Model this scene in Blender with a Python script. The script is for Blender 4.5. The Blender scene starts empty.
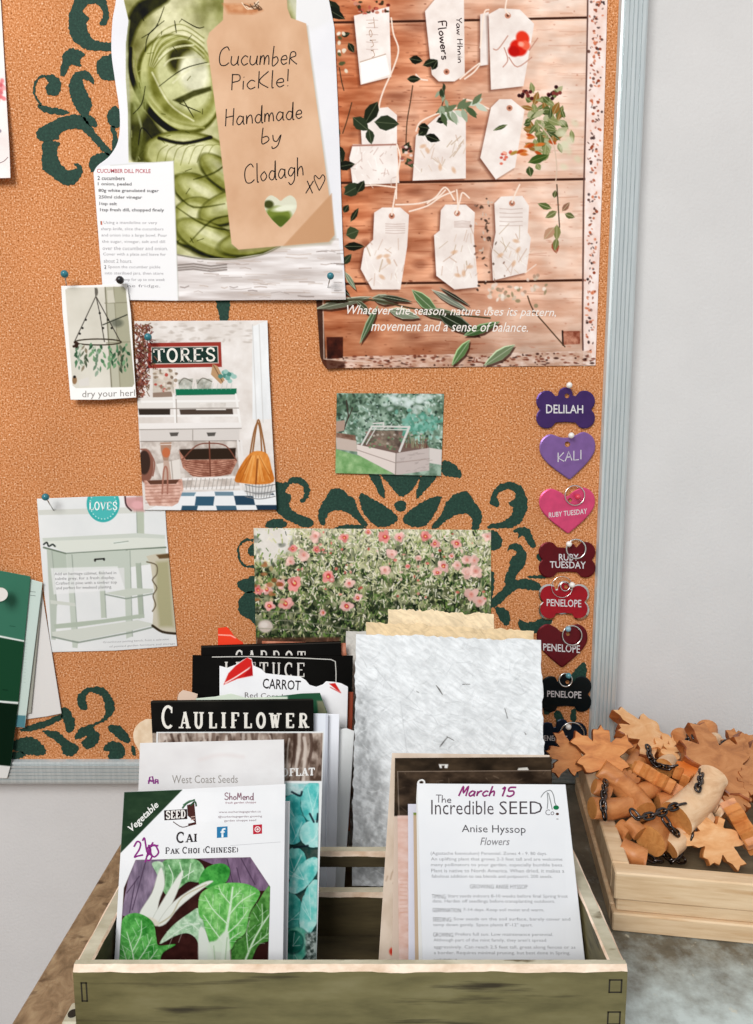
import bpy, bmesh, math, random
import numpy as np
from mathutils import Vector, Matrix

random.seed(7)
RNG = np.random.default_rng(7)
SC = bpy.context.scene
COL = SC.collection

# ------------------------------------------------------------------ camera model
FPX = 700.0
PITCH = math.radians(7.5)
CAM = np.array([0.0, 0.0, 0.31])
CP, SP = math.cos(PITCH), math.sin(PITCH)
YW = 0.582            # wall
YB = 0.567            # face of the cork
RIM = 0.06            # crate rim height


def rays(px, py):
    px = np.asarray(px, float); py = np.asarray(py, float)
    x = (px - 376.5) / FPX
    y = -(py - 512.0) / FPX
    return np.stack([x, CP + y * SP, -SP + y * CP], -1)


class Plane:
    def __init__(s, n, p):
        n = np.array(n, float); s.n = n / np.linalg.norm(n)
        s.d = float(np.dot(s.n, np.array(p, float)))

    def pos(s, px, py, off=0.0):
        r = rays(px, py)
        t = (s.d + off - s.n @ CAM) / (r @ s.n)
        return CAM + r * t[..., None]


BOARD = Plane((0, -1, 0), (0, YB, 0))


def lean(y0, k, z0=0.006):
    return Plane((0, -1, k), (0, y0, z0))


def atz(px, py, z):
    return Plane((0, 0, 1), (0, 0, z)).pos(px, py)


def aty(px, py, y):
    return Plane((0, -1, 0), (0, y, 0)).pos(px, py)


def lin(c):
    c = np.asarray(c, float) / 255.0
    return np.where(c <= 0.04045, c / 12.92, ((np.clip(c, 0, None) + 0.055) / 1.055) ** 2.4)


# ------------------------------------------------------------------ naming helpers
def tag(o, label=None, cat=None, group=None, kind=None):
    if label: o['label'] = label
    if cat: o['category'] = cat
    if group: o['group'] = group
    if kind: o['kind'] = kind
    return o


def empty(name, loc, label=None, cat=None, group=None):
    o = bpy.data.objects.new(name, None)
    o.empty_display_size = 0.01
    o.location = loc
    COL.objects.link(o)
    return tag(o, label, cat, group)


def link_mesh(name, me, parent=None, loc=None):
    """world-space mesh data -> object whose origin is at its base (or the parent's origin)"""
    n = len(me.vertices)
    co = np.empty(n * 3); me.vertices.foreach_get('co', co); co = co.reshape(-1, 3)
    if loc is None:
        c = (co.min(0) + co.max(0)) / 2
        loc = np.array([c[0], c[1], co[:, 2].min()])
    loc = np.array(loc, float)
    me.vertices.foreach_set('co', (co - loc).ravel())
    me.update()
    o = bpy.data.objects.new(name, me)
    COL.objects.link(o)
    if parent:
        o.parent = parent
        o.location = Vector(loc) - parent.location
    else:
        o.location = loc
    return o


def bm_obj(name, bm, mats, parent=None, loc=None, smooth=False):
    me = bpy.data.meshes.new(name)
    bmesh.ops.recalc_face_normals(bm, faces=bm.faces)
    bm.to_mesh(me); bm.free()
    for m in (mats if isinstance(mats, (list, tuple)) else [mats]):
        me.materials.append(m)
    if smooth:
        me.polygons.foreach_set('use_smooth', [True] * len(me.polygons))
    return link_mesh(name, me, parent, loc)


# ------------------------------------------------------------------ materials
def nodes_of(name):
    m = bpy.data.materials.new(name); m.use_nodes = True
    nt = m.node_tree
    b = nt.nodes['Principled BSDF']
    return m, nt, b


def rgb(c):
    l = lin(c); return (float(l[0]), float(l[1]), float(l[2]), 1.0)


def flat_mat(name, c, rough=0.5, metal=0.0, spec=0.4, bump=0.0, bscale=300, var=0.0, vscale=40):
    m, nt, b = nodes_of(name)
    b.inputs['Base Color'].default_value = rgb(c)
    b.inputs['Roughness'].default_value = rough
    b.inputs['Metallic'].default_value = metal
    b.inputs['Specular IOR Level'].default_value = spec
    tc = nt.nodes.new('ShaderNodeTexCoord')
    if var > 0:
        n = nt.nodes.new('ShaderNodeTexNoise'); n.inputs['Scale'].default_value = vscale; n.inputs['Detail'].default_value = 4
        nt.links.new(tc.outputs['Object'], n.inputs['Vector'])
        r = nt.nodes.new('ShaderNodeValToRGB')
        c = np.array(c, float)
        r.color_ramp.elements[0].position = 0.3; r.color_ramp.elements[0].color = rgb(np.clip(c * (1 - var), 0, 255))
        r.color_ramp.elements[1].position = 0.7; r.color_ramp.elements[1].color = rgb(np.clip(c * (1 + var * .6), 0, 255))
        nt.links.new(n.outputs['Fac'], r.inputs['Fac']); nt.links.new(r.outputs['Color'], b.inputs['Base Color'])
    if bump > 0:
        n = nt.nodes.new('ShaderNodeTexNoise'); n.inputs['Scale'].default_value = bscale; n.inputs['Detail'].default_value = 3
        nt.links.new(tc.outputs['Object'], n.inputs['Vector'])
        bp = nt.nodes.new('ShaderNodeBump'); bp.inputs['Strength'].default_value = bump; bp.inputs['Distance'].default_value = 0.001
        nt.links.new(n.outputs['Fac'], bp.inputs['Height']); nt.links.new(bp.outputs['Normal'], b.inputs['Normal'])
    return m


def ramp_mat(name, stops, scale, stretch=(1, 1, 1), rough=0.6, spec=0.3, detail=5, bump=0.2, bdist=0.0006, second=None, rot=0.0, distort=0.0):
    """stretched-noise wood / plaster / patina; second = (scale, color, lo, hi, stretch) scuff layer"""
    m, nt, b = nodes_of(name)
    N, L = nt.nodes, nt.links
    tc = N.new('ShaderNodeTexCoord')
    mp = N.new('ShaderNodeMapping'); mp.inputs['Scale'].default_value = stretch; mp.inputs['Rotation'].default_value = (0, 0, rot)
    L.new(tc.outputs['Object'], mp.inputs['Vector'])
    n = N.new('ShaderNodeTexNoise'); n.inputs['Scale'].default_value = scale; n.inputs['Detail'].default_value = detail
    n.inputs['Roughness'].default_value = 0.62; n.inputs['Distortion'].default_value = distort
    L.new(mp.outputs['Vector'], n.inputs['Vector'])
    r = N.new('ShaderNodeValToRGB')
    els = r.color_ramp.elements
    while len(els) < len(stops): els.new(0.5)
    for e, (p, c) in zip(els, stops):
        e.position = p; e.color = rgb(c)
    L.new(n.outputs['Fac'], r.inputs['Fac'])
    out = r.outputs['Color']
    if second:
        sc, c2, lo, hi, st = second
        mp2 = N.new('ShaderNodeMapping'); mp2.inputs['Scale'].default_value = st; mp2.inputs['Location'].default_value = (3.1, 1.7, .4)
        L.new(tc.outputs['Object'], mp2.inputs['Vector'])
        n2 = N.new('ShaderNodeTexNoise'); n2.inputs['Scale'].default_value = sc; n2.inputs['Detail'].default_value = 6
        L.new(mp2.outputs['Vector'], n2.inputs['Vector'])
        mr = N.new('ShaderNodeMapRange'); mr.inputs['From Min'].default_value = lo; mr.inputs['From Max'].default_value = hi
        L.new(n2.outputs['Fac'], mr.inputs['Value'])
        mx = N.new('ShaderNodeMix'); mx.data_type = 'RGBA'
        L.new(mr.outputs['Result'], mx.inputs['Factor']); L.new(out, mx.inputs[6]); mx.inputs[7].default_value = rgb(c2)
        out = mx.outputs[2]
    L.new(out, b.inputs['Base Color'])
    b.inputs['Roughness'].default_value = rough; b.inputs['Specular IOR Level'].default_value = spec
    if bump:
        bp = N.new('ShaderNodeBump'); bp.inputs['Strength'].default_value = bump; bp.inputs['Distance'].default_value = bdist
        L.new(n.outputs['Fac'], bp.inputs['Height']); L.new(bp.outputs['Normal'], b.inputs['Normal'])
    return m


def print_mat(name, rough=0.5, spec=0.25, bump=0.0, bscale=60):
    m, nt, b = nodes_of(name)
    a = nt.nodes.new('ShaderNodeAttribute'); a.attribute_name = 'Col'
    nt.links.new(a.outputs['Color'], b.inputs['Base Color'])
    b.inputs['Roughness'].default_value = rough; b.inputs['Specular IOR Level'].default_value = spec
    if bump:
        tc = nt.nodes.new('ShaderNodeTexCoord')
        n = nt.nodes.new('ShaderNodeTexNoise'); n.inputs['Scale'].default_value = bscale; n.inputs['Detail'].default_value = 5
        n.inputs['Distortion'].default_value = 1.2
        nt.links.new(tc.outputs['Object'], n.inputs['Vector'])
        bp = nt.nodes.new('ShaderNodeBump'); bp.inputs['Strength'].default_value = bump; bp.inputs['Distance'].default_value = 0.002
        nt.links.new(n.outputs['Fac'], bp.inputs['Height']); nt.links.new(bp.outputs['Normal'], b.inputs['Normal'])
    return m


M_PRINT = print_mat('printed_paper', 0.5, 0.03)
M_GLOSS = print_mat('glossy_photo_paper', 0.45, 0.12)
M_HAND = print_mat('handmade_paper', 0.85, 0.1, bump=0.75, bscale=110)

# ------------------------------------------------------------------ 2D helpers
def cr(ox, oy, s):
    return lambda pts: [(ox + x / s, oy + y / s) for x, y in pts]


def resample(pts, n):
    p = np.array(pts, float)
    d = np.r_[0, np.cumsum(np.hypot(*(p[1:] - p[:-1]).T))]
    t = np.linspace(0, d[-1], n)
    return np.stack([np.interp(t, d, p[:, 0]), np.interp(t, d, p[:, 1])], -1)


def smooth(pts, n=6, closed=False):
    p = [np.array(q, float) for q in pts]
    m = len(p); out = []
    rng = range(m) if closed else range(m - 1)
    for i in rng:
        p0 = p[(i - 1) % m] if closed or i > 0 else p[0]
        p1 = p[i]; p2 = p[(i + 1) % m]
        p3 = p[(i + 2) % m] if closed or i + 2 < m else p[-1]
        for k in range(n):
            t = k / n
            out.append(0.5 * ((2 * p1) + (-p0 + p2) * t + (2 * p0 - 5 * p1 + 4 * p2 - p3) * t * t + (-p0 + 3 * p1 - 3 * p2 + p3) * t ** 3))
    if not closed: out.append(p[-1])
    return [tuple(q) for q in out]


def jag(pts, amp, step=1.6, seed=0, closed=True):
    r = random.Random(seed)
    p = list(pts) + ([pts[0]] if closed else [])
    L = sum(math.dist(p[i], p[i + 1]) for i in range(len(p) - 1))
    q = resample(p, max(6, int(L / step)))
    if closed: q = q[:-1]
    return [(x + r.uniform(-amp, amp), y + r.uniform(-amp, amp)) for x, y in q]


def ribbon(pts, w):
    """outline polygon quads along a polyline -> (verts, quads)"""
    p = np.array(pts, float); n = len(p)
    ws = np.full(n, w) if np.isscalar(w) else np.interp(np.linspace(0, 1, n), np.linspace(0, 1, len(w)), w)
    t = np.gradient(p, axis=0); ln = np.hypot(t[:, 0], t[:, 1]); ln[ln == 0] = 1; t /= ln[:, None]
    nrm = np.stack([-t[:, 1], t[:, 0]], -1) * ws[:, None] / 2
    v = np.concatenate([p + nrm, p - nrm])
    return v, [(i, i + 1, n + i + 1, n + i) for i in range(n - 1)]


_lat = {}
def vnoise(X, Y, scale, seed=0, oct=3):
    out = np.zeros_like(X); amp = 1; tot = 0
    for o in range(oct):
        key = (seed, o)
        if key not in _lat: _lat[key] = np.random.default_rng(seed * 31 + o + 1).random((128, 128))
        g = _lat[key]
        x = X / scale * 2 ** o + 1000; y = Y / scale * 2 ** o + 1000
        xi = np.floor(x).astype(int); yi = np.floor(y).astype(int)
        fx = x - xi; fy = y - yi
        fx = fx * fx * (3 - 2 * fx); fy = fy * fy * (3 - 2 * fy)
        a = g[yi % 128, xi % 128]; b = g[yi % 128, (xi + 1) % 128]; c = g[(yi + 1) % 128, xi % 128]; d = g[(yi + 1) % 128, (xi + 1) % 128]
        out += amp * ((a * (1 - fx) + b * fx) * (1 - fy) + (c * (1 - fx) + d * fx) * fy); tot += amp; amp *= 0.55
    return out / tot


# ------------------------------------------------------------------ text glyphs
_tx = {}
def glyphs(s, shear=0.0, bold=0.0):
    key = (s, shear, bold)
    if key in _tx: return _tx[key]
    cu = bpy.data.curves.new('t', 'FONT'); cu.body = s; cu.shear = shear; cu.offset = bold; cu.resolution_u = 2
    ob = bpy.data.objects.new('t', cu); COL.objects.link(ob)
    dg = bpy.context.evaluated_depsgraph_get(); dg.update()
    ev = ob.evaluated_get(dg); me = ev.to_mesh()
    v = np.array([tuple(q.co)[:2] for q in me.vertices]); f = [tuple(q.vertices) for q in me.polygons]
    ev.to_mesh_clear()
    bpy.data.objects.remove(ob); bpy.data.curves.remove(cu)
    v = (v - v.min(0)) / np.maximum(v.max(0) - v.min(0), 1e-6)
    _tx[key] = (v, f)
    return v, f


# slab-serif capitals: strokes (points, weight) in a 0..1 box, y up; serifs (x, y)
def arc(cx, cy, rx, ry, a0, a1, n=14):
    return [(cx + rx * math.cos(math.radians(a0 + (a1 - a0) * i / n)), cy + ry * math.sin(math.radians(a0 + (a1 - a0) * i / n))) for i in range(n + 1)]


SERIF = {
    'A': ([([(.5, 1), (.12, 0)], .6), ([(.5, 1), (.88, 0)], 1.2), ([(.27, .33), (.75, .33)], .6)], [(.12, 0), (.88, 0)], 1.0),
    'C': ([(arc(.5, .5, .42, .47, 50, 310), 1.1), ([(.78, .95), (.78, .68)], .6)], [], .95),
    'E': ([([(.2, 0), (.2, 1)], 1.2), ([(.05, .97), (.85, .97)], .6), ([(.2, .5), (.65, .5)], .6), ([(.05, .03), (.85, .03)], .6), ([(.83, 1), (.83, .75)], .6), ([(.83, 0), (.83, .25)], .6)], [], .92),
    'F': ([([(.25, 0), (.25, 1)], 1.2), ([(.08, .97), (.85, .97)], .6), ([(.25, .5), (.65, .5)], .6), ([(.83, 1), (.83, .75)], .6)], [(.25, 0)], .88),
    'H': ([([(.2, 0), (.2, 1)], 1.1), ([(.8, 0), (.8, 1)], 1.1), ([(.2, .5), (.8, .5)], .6)], [(.2, 0), (.2, 1), (.8, 0), (.8, 1)], 1.08),
    'I': ([([(.25, 0), (.25, 1)], 1.2)], [(.25, 0), (.25, 1)], .5),
    'K': ([([(.2, 0), (.2, 1)], 1.1), ([(.8, 1), (.25, .45)], .6), ([(.4, .58), (.85, 0)], 1.1)], [(.2, 0), (.2, 1), (.85, 0), (.8, 1)], 1.0),
    'L': ([([(.25, 0), (.25, 1)], 1.2), ([(.08, .03), (.85, .03)], .6), ([(.83, 0), (.83, .3)], .6)], [(.25, 1)], .88),
    'N': ([([(.18, 0), (.18, 1)], .6), ([(.82, 0), (.82, 1)], .6), ([(.18, 1), (.82, 0)], 1.2)], [(.18, 0), (.18, 1), (.82, 1)], 1.05),
    'O': ([(arc(.5, .5, .38, .47, 0, 360, 22), 1.1)], [], 1.0),
    'P': ([([(.22, 0), (.22, 1)], 1.2), ([(.1, .97), (.5, .97)] + arc(.5, .72, .3, .25, 90, -90, 8) + [(.22, .47)], .8)], [(.22, 0)], .9),
    'R': ([([(.22, 0), (.22, 1)], 1.2), ([(.1, .97), (.5, .97)] + arc(.5, .74, .28, .23, 90, -90, 8) + [(.22, .51)], .8), ([(.5, .5), (.85, 0)], 1.1)], [(.22, 0), (.87, 0)], 1.0),
    'S': ([([(.8, .72), (.72, .92), (.5, .98), (.26, .92), (.18, .73), (.3, .58), (.7, .42), (.82, .25), (.72, .07), (.48, .02), (.25, .08), (.16, .28)], 1.0)], [], .95),
    'T': ([([(.5, 0), (.5, 1)], 1.2), ([(.05, .97), (.95, .97)], .6), ([(.07, 1), (.07, .72)], .6), ([(.93, 1), (.93, .72)], .6)], [(.5, 0)], 1.0),
    'U': ([([(.2, 1), (.2, .35)] + arc(.5, .32, .3, .3, 180, 360, 10) + [(.8, 1)], 1.0)], [(.2, 1), (.8, 1)], 1.05),
    'W': ([([(.1, 1), (.32, 0)], 1.1), ([(.32, 0), (.52, .8)], .6), ([(.52, .8), (.72, 0)], 1.1), ([(.72, 0), (.95, 1)], .6)], [(.1, 1), (.52, .85), (.95, 1)], 1.15),
    'V': ([([(.1, 1), (.5, 0)], 1.2), ([(.9, 1), (.5, 0)], .6)], [(.1, 1), (.9, 1)], 1.0),
    'D': ([([(.22, 0), (.22, 1)], 1.2), ([(.1, .97), (.45, .97)] + arc(.45, .5, .4, .47, 90, -90, 10) + [(.1, .03)], .8)], [], 1.0),
    '(': ([(arc(.75, .45, .55, .65, 140, 220, 8), .8)], [], .45),
    ')': ([(arc(-.25, .45, .55, .65, 40, -40, 8), .8)], [], .45),
    ' ': ([], [], .5),
}

HW = {
    'C': ([[(.55, .8), (.4, 1), (.12, .8), (.05, .4), (.15, .05), (.4, 0), (.6, .15)]], .66),
    'u': ([[(.05, .5), (.05, .15), (.2, 0), (.38, .15), (.42, .5), (.42, .1), (.5, 0)]], .55),
    'c': ([[(.4, .42), (.22, .5), (.05, .25), (.2, 0), (.42, .1)]], .48),
    'm': ([[(.05, .5), (.05, 0), (.08, .35), (.2, .5), (.28, .3), (.28, 0), (.32, .35), (.45, .5), (.52, .3), (.54, 0)]], .65),
    'b': ([[(.08, 1), (.08, 0), (.25, 0), (.38, .2), (.28, .42), (.1, .35)]], .48),
    'e': ([[(.06, .25), (.36, .28), (.3, .48), (.12, .42), (.06, .2), (.2, 0), (.4, .1)]], .45),
    'r': ([[(.05, .5), (.08, 0), (.1, .3), (.25, .5), (.36, .45)]], .4),
    'R': ([[(.08, 0), (.1, .6), (.32, .66), (.38, .45), (.12, .32), (.5, 0)]], .55),
    'P': ([[(.1, 0), (.1, .95)], [(.1, .9), (.4, .85), (.42, .55), (.12, .45)]], .5),
    'i': ([[(.1, .5), (.1, 0)], [(.1, .72), (.13, .7)]], .22),
    'k': ([[(.08, 1), (.08, 0)], [(.4, .5), (.1, .22), (.42, 0)]], .48),
    'K': ([[(.08, 1), (.08, 0)], [(.5, .95), (.1, .42), (.52, 0)]], .58),
    'l': ([[(.1, 1), (.1, .05), (.18, 0)]], .24),
    '!': ([[(.1, 1), (.1, .3)], [(.1, .05), (.13, .02)]], .22),
    'H': ([[(.08, 1), (.05, 0)], [(.5, 1), (.46, 0)], [(.06, .5), (.48, .55)]], .62),
    'a': ([[(.4, .42), (.2, .5), (.05, .22), (.18, 0), (.38, .2), (.42, .48), (.42, .08), (.5, 0)]], .55),
    'n': ([[(.05, .5), (.06, 0), (.1, .35), (.28, .5), (.36, .3), (.38, 0)]], .48),
    'd': ([[(.38, .4), (.2, .48), (.05, .22), (.18, 0), (.36, .15), (.42, 1), (.42, .05), (.5, 0)]], .54),
    'y': ([[(.05, .5), (.1, .15), (.25, .08), (.4, .5), (.3, -.2), (.1, -.4), (.05, -.25)]], .5),
    'o': ([[(.25, .48), (.06, .28), (.18, 0), (.4, .2), (.28, .48), (.25, .46)]], .48),
    'g': ([[(.4, .42), (.2, .5), (.06, .25), (.2, .05), (.4, .3), (.42, .48), (.4, -.15), (.2, -.4), (.06, -.25)]], .52),
    'h': ([[(.08, 1), (.06, 0), (.1, .32), (.28, .5), (.36, .3), (.38, 0)]], .48),
    'X': ([[(.05, .7), (.45, 0)], [(.42, .7), (.05, 0)]], .6),
    'f': ([[(.4, .95), (.25, 1), (.18, .8), (.15, 0)], [(.02, .5), (.35, .52)]], .4),
    'w': ([[(.03, .5), (.12, 0), (.25, .4), (.38, 0), (.5, .5)]], .55),
    's': ([[(.32, .45), (.15, .5), (.1, .35), (.3, .2), (.25, .02), (.05, .05)]], .4),
    'Y': ([[(.05, 1), (.25, .5), (.5, 1)], [(.25, .5), (.2, 0)]], .5),
    'F': ([[(.1, 0), (.1, 1), (.5, 1)], [(.1, .52), (.4, .54)]], .5),
    'M': ([[(.05, 0), (.15, 1), (.3, .3), (.5, 1), (.55, 0)]], .68),
    'S': ([[(.5, .85), (.3, 1), (.1, .8), (.2, .55), (.45, .4), (.5, .18), (.28, 0), (.05, .15)]], .6),
    'E': ([[(.48, 1), (.1, 1), (.08, 0), (.5, 0)], [(.1, .52), (.42, .53)]], .58),
    'D': ([[(.08, 0), (.1, 1), (.35, .92), (.55, .55), (.4, .1), (.08, 0)]], .64),
    'I': ([[(.1, 1), (.1, 0)]], .24),
    'T': ([[(.02, 1), (.52, 1)], [(.27, 1), (.27, 0)]], .52),
    'A': ([[(.02, 0), (.28, 1), (.52, 0)], [(.12, .4), (.43, .4)]], .58),
    'L': ([[(.08, 1), (.08, 0), (.45, 0)]], .5),
    '1': ([[(.05, .8), (.18, 1), (.16, 0)]], .32),
    '5': ([[(.45, 1), (.12, .98), (.1, .6), (.35, .58), (.42, .25), (.25, 0), (.05, .1)]], .55),
    ' ': ([], .35),
    '.': ([[(.08, .04), (.11, .02)]], .2),
}


# ------------------------------------------------------------------ a printed / painted sheet
class Sheet:
    def __init__(s, name, plane, quad=None, left=None, right=None, top=None, bottom=None, dens=1.3, bg=(235, 235, 235), curl=None, off=0.0, thick=0.0003):
        if quad:
            TL, TR, BR, BL = quad
            left = left or [TL, BL]; right = right or [TR, BR]
            top = top or [TL, TR]; bottom = bottom or [BL, BR]
        s.name, s.plane, s.curl, s.off, s.thick = name, plane, curl, off, thick
        ln = lambda p: sum(math.dist(p[i], p[i + 1]) for i in range(len(p) - 1))
        nu = max(4, int(max(math.dist(left[0], right[0]), math.dist(left[-1], right[-1])) * dens)) + 1
        nv = max(4, int(max(ln(left), ln(right)) * dens)) + 1
        L, R, T, B = resample(left, nv), resample(right, nv), resample(top, nu), resample(bottom, nu)
        T[0] = L[0]; T[-1] = R[0]; B[0] = L[-1]; B[-1] = R[-1]
        u = np.linspace(0, 1, nu)[None, :, None]; v = np.linspace(0, 1, nv)[:, None, None]
        P = (1 - u) * L[:, None] + u * R[:, None] + (1 - v) * T[None] + v * B[None] - ((1 - u) * (1 - v) * L[0] + u * (1 - v) * R[0] + (1 - u) * v * L[-1] + u * v * R[-1])
        s.X, s.Y = P[..., 0], P[..., 1]
        s.nu, s.nv = nu, nv
        s.C = np.empty((nv, nu, 3)); s.C[:] = bg
        s.clip = None; s.gain = 1.0
        s.rmin, s.rmax = s.Y.min(1), s.Y.max(1); s.cmin, s.cmax = s.X.min(0), s.X.max(0)
        s.ov = []; s.layer = 1

    def win(s, x0, y0, x1, y1):
        r = np.nonzero((s.rmax >= y0) & (s.rmin <= y1))[0]; c = np.nonzero((s.cmax >= x0) & (s.cmin <= x1))[0]
        if len(r) == 0 or len(c) == 0: return None
        return slice(r[0], r[-1] + 1), slice(c[0], c[-1] + 1)

    def put(s, w, a, col):
        if s.clip is not None: a = a * s.clip[w]
        a = a[..., None]
        s.C[w] = s.C[w] * (1 - a) + np.asarray(col, float) * a

    def pmask(s, w, pts, soft):
        X, Y = s.X[w], s.Y[w]
        p = np.array(pts, float); q = np.roll(p, -1, 0)
        ins = np.zeros(X.shape, bool); d2 = np.full(X.shape, 1e9)
        for (ax, ay), (bx, by) in zip(p, q):
            if ay != by:
                c = ((ay > Y) != (by > Y)) & (X < (bx - ax) * (Y - ay) / (by - ay) + ax)
                ins ^= c
            dx, dy = bx - ax, by - ay; l2 = dx * dx + dy * dy
            t = np.clip(((X - ax) * dx + (Y - ay) * dy) / l2, 0, 1) if l2 > 0 else 0
            d2 = np.minimum(d2, (X - ax - t * dx) ** 2 + (Y - ay - t * dy) ** 2)
        sd = np.sqrt(d2) * np.where(ins, 1, -1)
        return np.clip(.5 + sd / soft, 0, 1)

    def poly(s, pts, col, soft=.8, alpha=1.0):
        p = np.array(pts, float)
        w = s.win(p[:, 0].min() - soft, p[:, 1].min() - soft, p[:, 0].max() + soft, p[:, 1].max() + soft)
        if w is None: return
        s.put(w, s.pmask(w, pts, soft) * alpha, col)

    def setclip(s, pts=None, soft=.8):
        s.clip = None if pts is None else s.pmask((slice(None), slice(None)), pts, soft)

    def stroke(s, pts, wd, col, soft=.8, alpha=1.0):
        p = np.array(pts, float); n = len(p)
        ws = np.full(n, wd, float) if np.isscalar(wd) else np.interp(np.linspace(0, 1, n), np.linspace(0, 1, len(wd)), wd)
        m = ws.max() / 2 + soft
        w = s.win(p[:, 0].min() - m, p[:, 1].min() - m, p[:, 0].max() + m, p[:, 1].max() + m)
        if w is None: return
        X, Y = s.X[w], s.Y[w]; best = np.full(X.shape, -1e9)
        for i in range(n - 1):
            ax, ay = p[i]; dx, dy = p[i + 1] - p[i]; l2 = dx * dx + dy * dy
            t = np.clip(((X - ax) * dx + (Y - ay) * dy) / l2, 0, 1) if l2 > 0 else np.zeros_like(X)
            best = np.maximum(best, (ws[i] + (ws[i + 1] - ws[i]) * t) / 2 - np.hypot(X - ax - t * dx, Y - ay - t * dy))
        s.put(w, np.clip(.5 + best / soft, 0, 1) * alpha, col)

    def blob(s, cx, cy, rx, ry, col, ang=0, soft=.8, alpha=1.0):
        m = max(rx, ry) + soft
        w = s.win(cx - m, cy - m, cx + m, cy + m)
        if w is None: return
        X, Y = s.X[w] - cx, s.Y[w] - cy
        c, sn = math.cos(math.radians(ang)), math.sin(math.radians(ang))
        a = (X * c + Y * sn) / rx; b = (-X * sn + Y * c) / ry
        r = np.hypot(a, b)
        s.put(w, np.clip(.5 + (1 - r) * min(rx, ry) / soft, 0, 1) * alpha, col)

    def grain(s, pts, c1, c2, sx, sy, seed=0, alpha=1.0, gain=1.6, soft=.8):
        """mottle between two colours inside a polygon (or everywhere)"""
        w = (slice(None), slice(None))
        if pts is not None:
            p = np.array(pts, float); w = s.win(p[:, 0].min(), p[:, 1].min(), p[:, 0].max(), p[:, 1].max())
            if w is None: return
        n = np.clip((vnoise(s.X[w], s.Y[w] * sx / sy, sx, seed, 4) - .5) * gain + .5, 0, 1)[..., None]
        a = np.full(s.X[w].shape, alpha) if pts is None else s.pmask(w, pts, soft) * alpha
        s.put(w, a, np.array(c1, float) * (1 - n) + np.array(c2, float) * n)

    # ---- overlay geometry (lettering, line work) in the same mesh
    def over(s, verts, faces, col):
        s.ov.append((np.array(verts, float), faces, col, s.layer))

    def opoly(s, pts, col):
        s.over(pts, [tuple(range(len(pts)))], col)

    def oline(s, pts, w, col, n=6, sm=True):
        if sm and len(pts) > 2: pts = smooth(pts, n)
        v, f = ribbon(pts, w); s.over(v, f, col)

    def text(s, t, box, col, rot=0, shear=0, bold=0, quad=None):
        v, f = glyphs(t, shear, bold)
        if quad is None:
            x0, y0, x1, y1 = box
            cx, cy = (x0 + x1) / 2, (y0 + y1) / 2; c, sn = math.cos(math.radians(rot)), math.sin(math.radians(rot))
            R = lambda x, y: (cx + (x - cx) * c - (y - cy) * sn, cy + (x - cx) * sn + (y - cy) * c)
            quad = [R(x0, y0), R(x1, y0), R(x1, y1), R(x0, y1)]
        q = np.array(quad, float); a = v[:, :1]; b = 1 - v[:, 1:]
        s.over((1 - a) * (1 - b) * q[0] + a * (1 - b) * q[1] + a * b * q[2] + (1 - a) * b * q[3], f, col)

    def para(s, lines, x0, x1, y0, dy, h, col, rot=0, slope=0.0, bold=0, dx=0.0):
        """lines: (text, fraction of width)"""
        for i, (t, fr) in enumerate(lines):
            y = y0 + i * dy; xa = x0 + dx * i
            s.text(t, None, col, bold=bold, quad=[(xa, y), (xa + (x1 - x0) * fr, y + slope * (x1 - x0) * fr), (xa + (x1 - x0) * fr, y + h + slope * (x1 - x0) * fr), (xa, y + h)])

    def hand(s, t, x0, yb, h, width, w, col, rot=0, shear=0.0):
        adv = sum(HW[c][1] for c in t); k = width / adv; x = 0
        c, sn = math.cos(math.radians(rot)), math.sin(math.radians(rot))
        for ch in t:
            st, ad = HW[ch]
            for q in st:
                pts = [((x + a) * k + shear * b * h, -b * h) for a, b in q]
                pts = [(x0 + a * c - b * sn, yb + a * sn + b * c) for a, b in pts]
                if len(pts) > 2: pts = smooth(pts, 4)
                v, f = ribbon(pts, w); s.over(v, f, col)
            x += ad

    def serif(s, t, quad, wt, col, big=None, gap=0.12, small=.78):
        """slab-serif capitals in a quad; big: indices drawn full height, the others at 0.78"""
        q = np.array(quad, float)
        sizes = [(1.0 if (big is None or i in big) else small) for i in range(len(t))]
        tot = sum((SERIF[c][2] + gap) * z for c, z in zip(t, sizes)) - gap
        H = np.linalg.norm(q[3] - q[0]); Wd = np.linalg.norm(q[1] - q[0]); kx = 1 / tot
        x = 0
        M = lambda a, b: (1 - a) * (1 - b) * q[0] + a * (1 - b) * q[1] + a * b * q[2] + (1 - a) * b * q[3]
        for c, z in zip(t, sizes):
            st, se, ad = SERIF[c]
            for pts, wgt in st:
                P = [M((x + a * z) * kx, 1 - b * z) for a, b in pts]
                v, f = ribbon(P, wt * wgt); s.over(v, f, col)
            for (a, b) in se:
                m = M((x + a * z) * kx, 1 - min(max(b, .04), .96) * z); d = wt * .95
                ex = (q[1] - q[0]) / Wd; v, f = ribbon([m - ex * d, m + ex * d], wt * .55); s.over(v, f, col)
            x += (ad + gap) * z

    def at(s, px, py, lift=0.0):
        px = np.asarray(px, float); py = np.asarray(py, float)
        c = s.curl(px, py) if s.curl else 0.0
        return s.plane.pos(px, py, s.off + s.thick + lift + c)

    def build(s, mat=None, label=None, cat=None, group=None, parent=None):
        nv, nu = s.nv, s.nu
        G = s.at(s.X, s.Y).reshape(-1, 3)
        idx = np.arange(nv * nu).reshape(nv, nu)
        quads = np.stack([idx[:-1, :-1], idx[1:, :-1], idx[1:, 1:], idx[:-1, 1:]], -1).reshape(-1, 4)
        loop = np.concatenate([idx[0, :-1], idx[:-1, -1], idx[-1, :0:-1], idx[:0:-1, 0]])
        V = [G]; Cc = [s.C.reshape(-1, 3)]; nb = len(G)
        Bk = s.at(s.X, s.Y, -s.thick).reshape(-1, 3)
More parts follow.
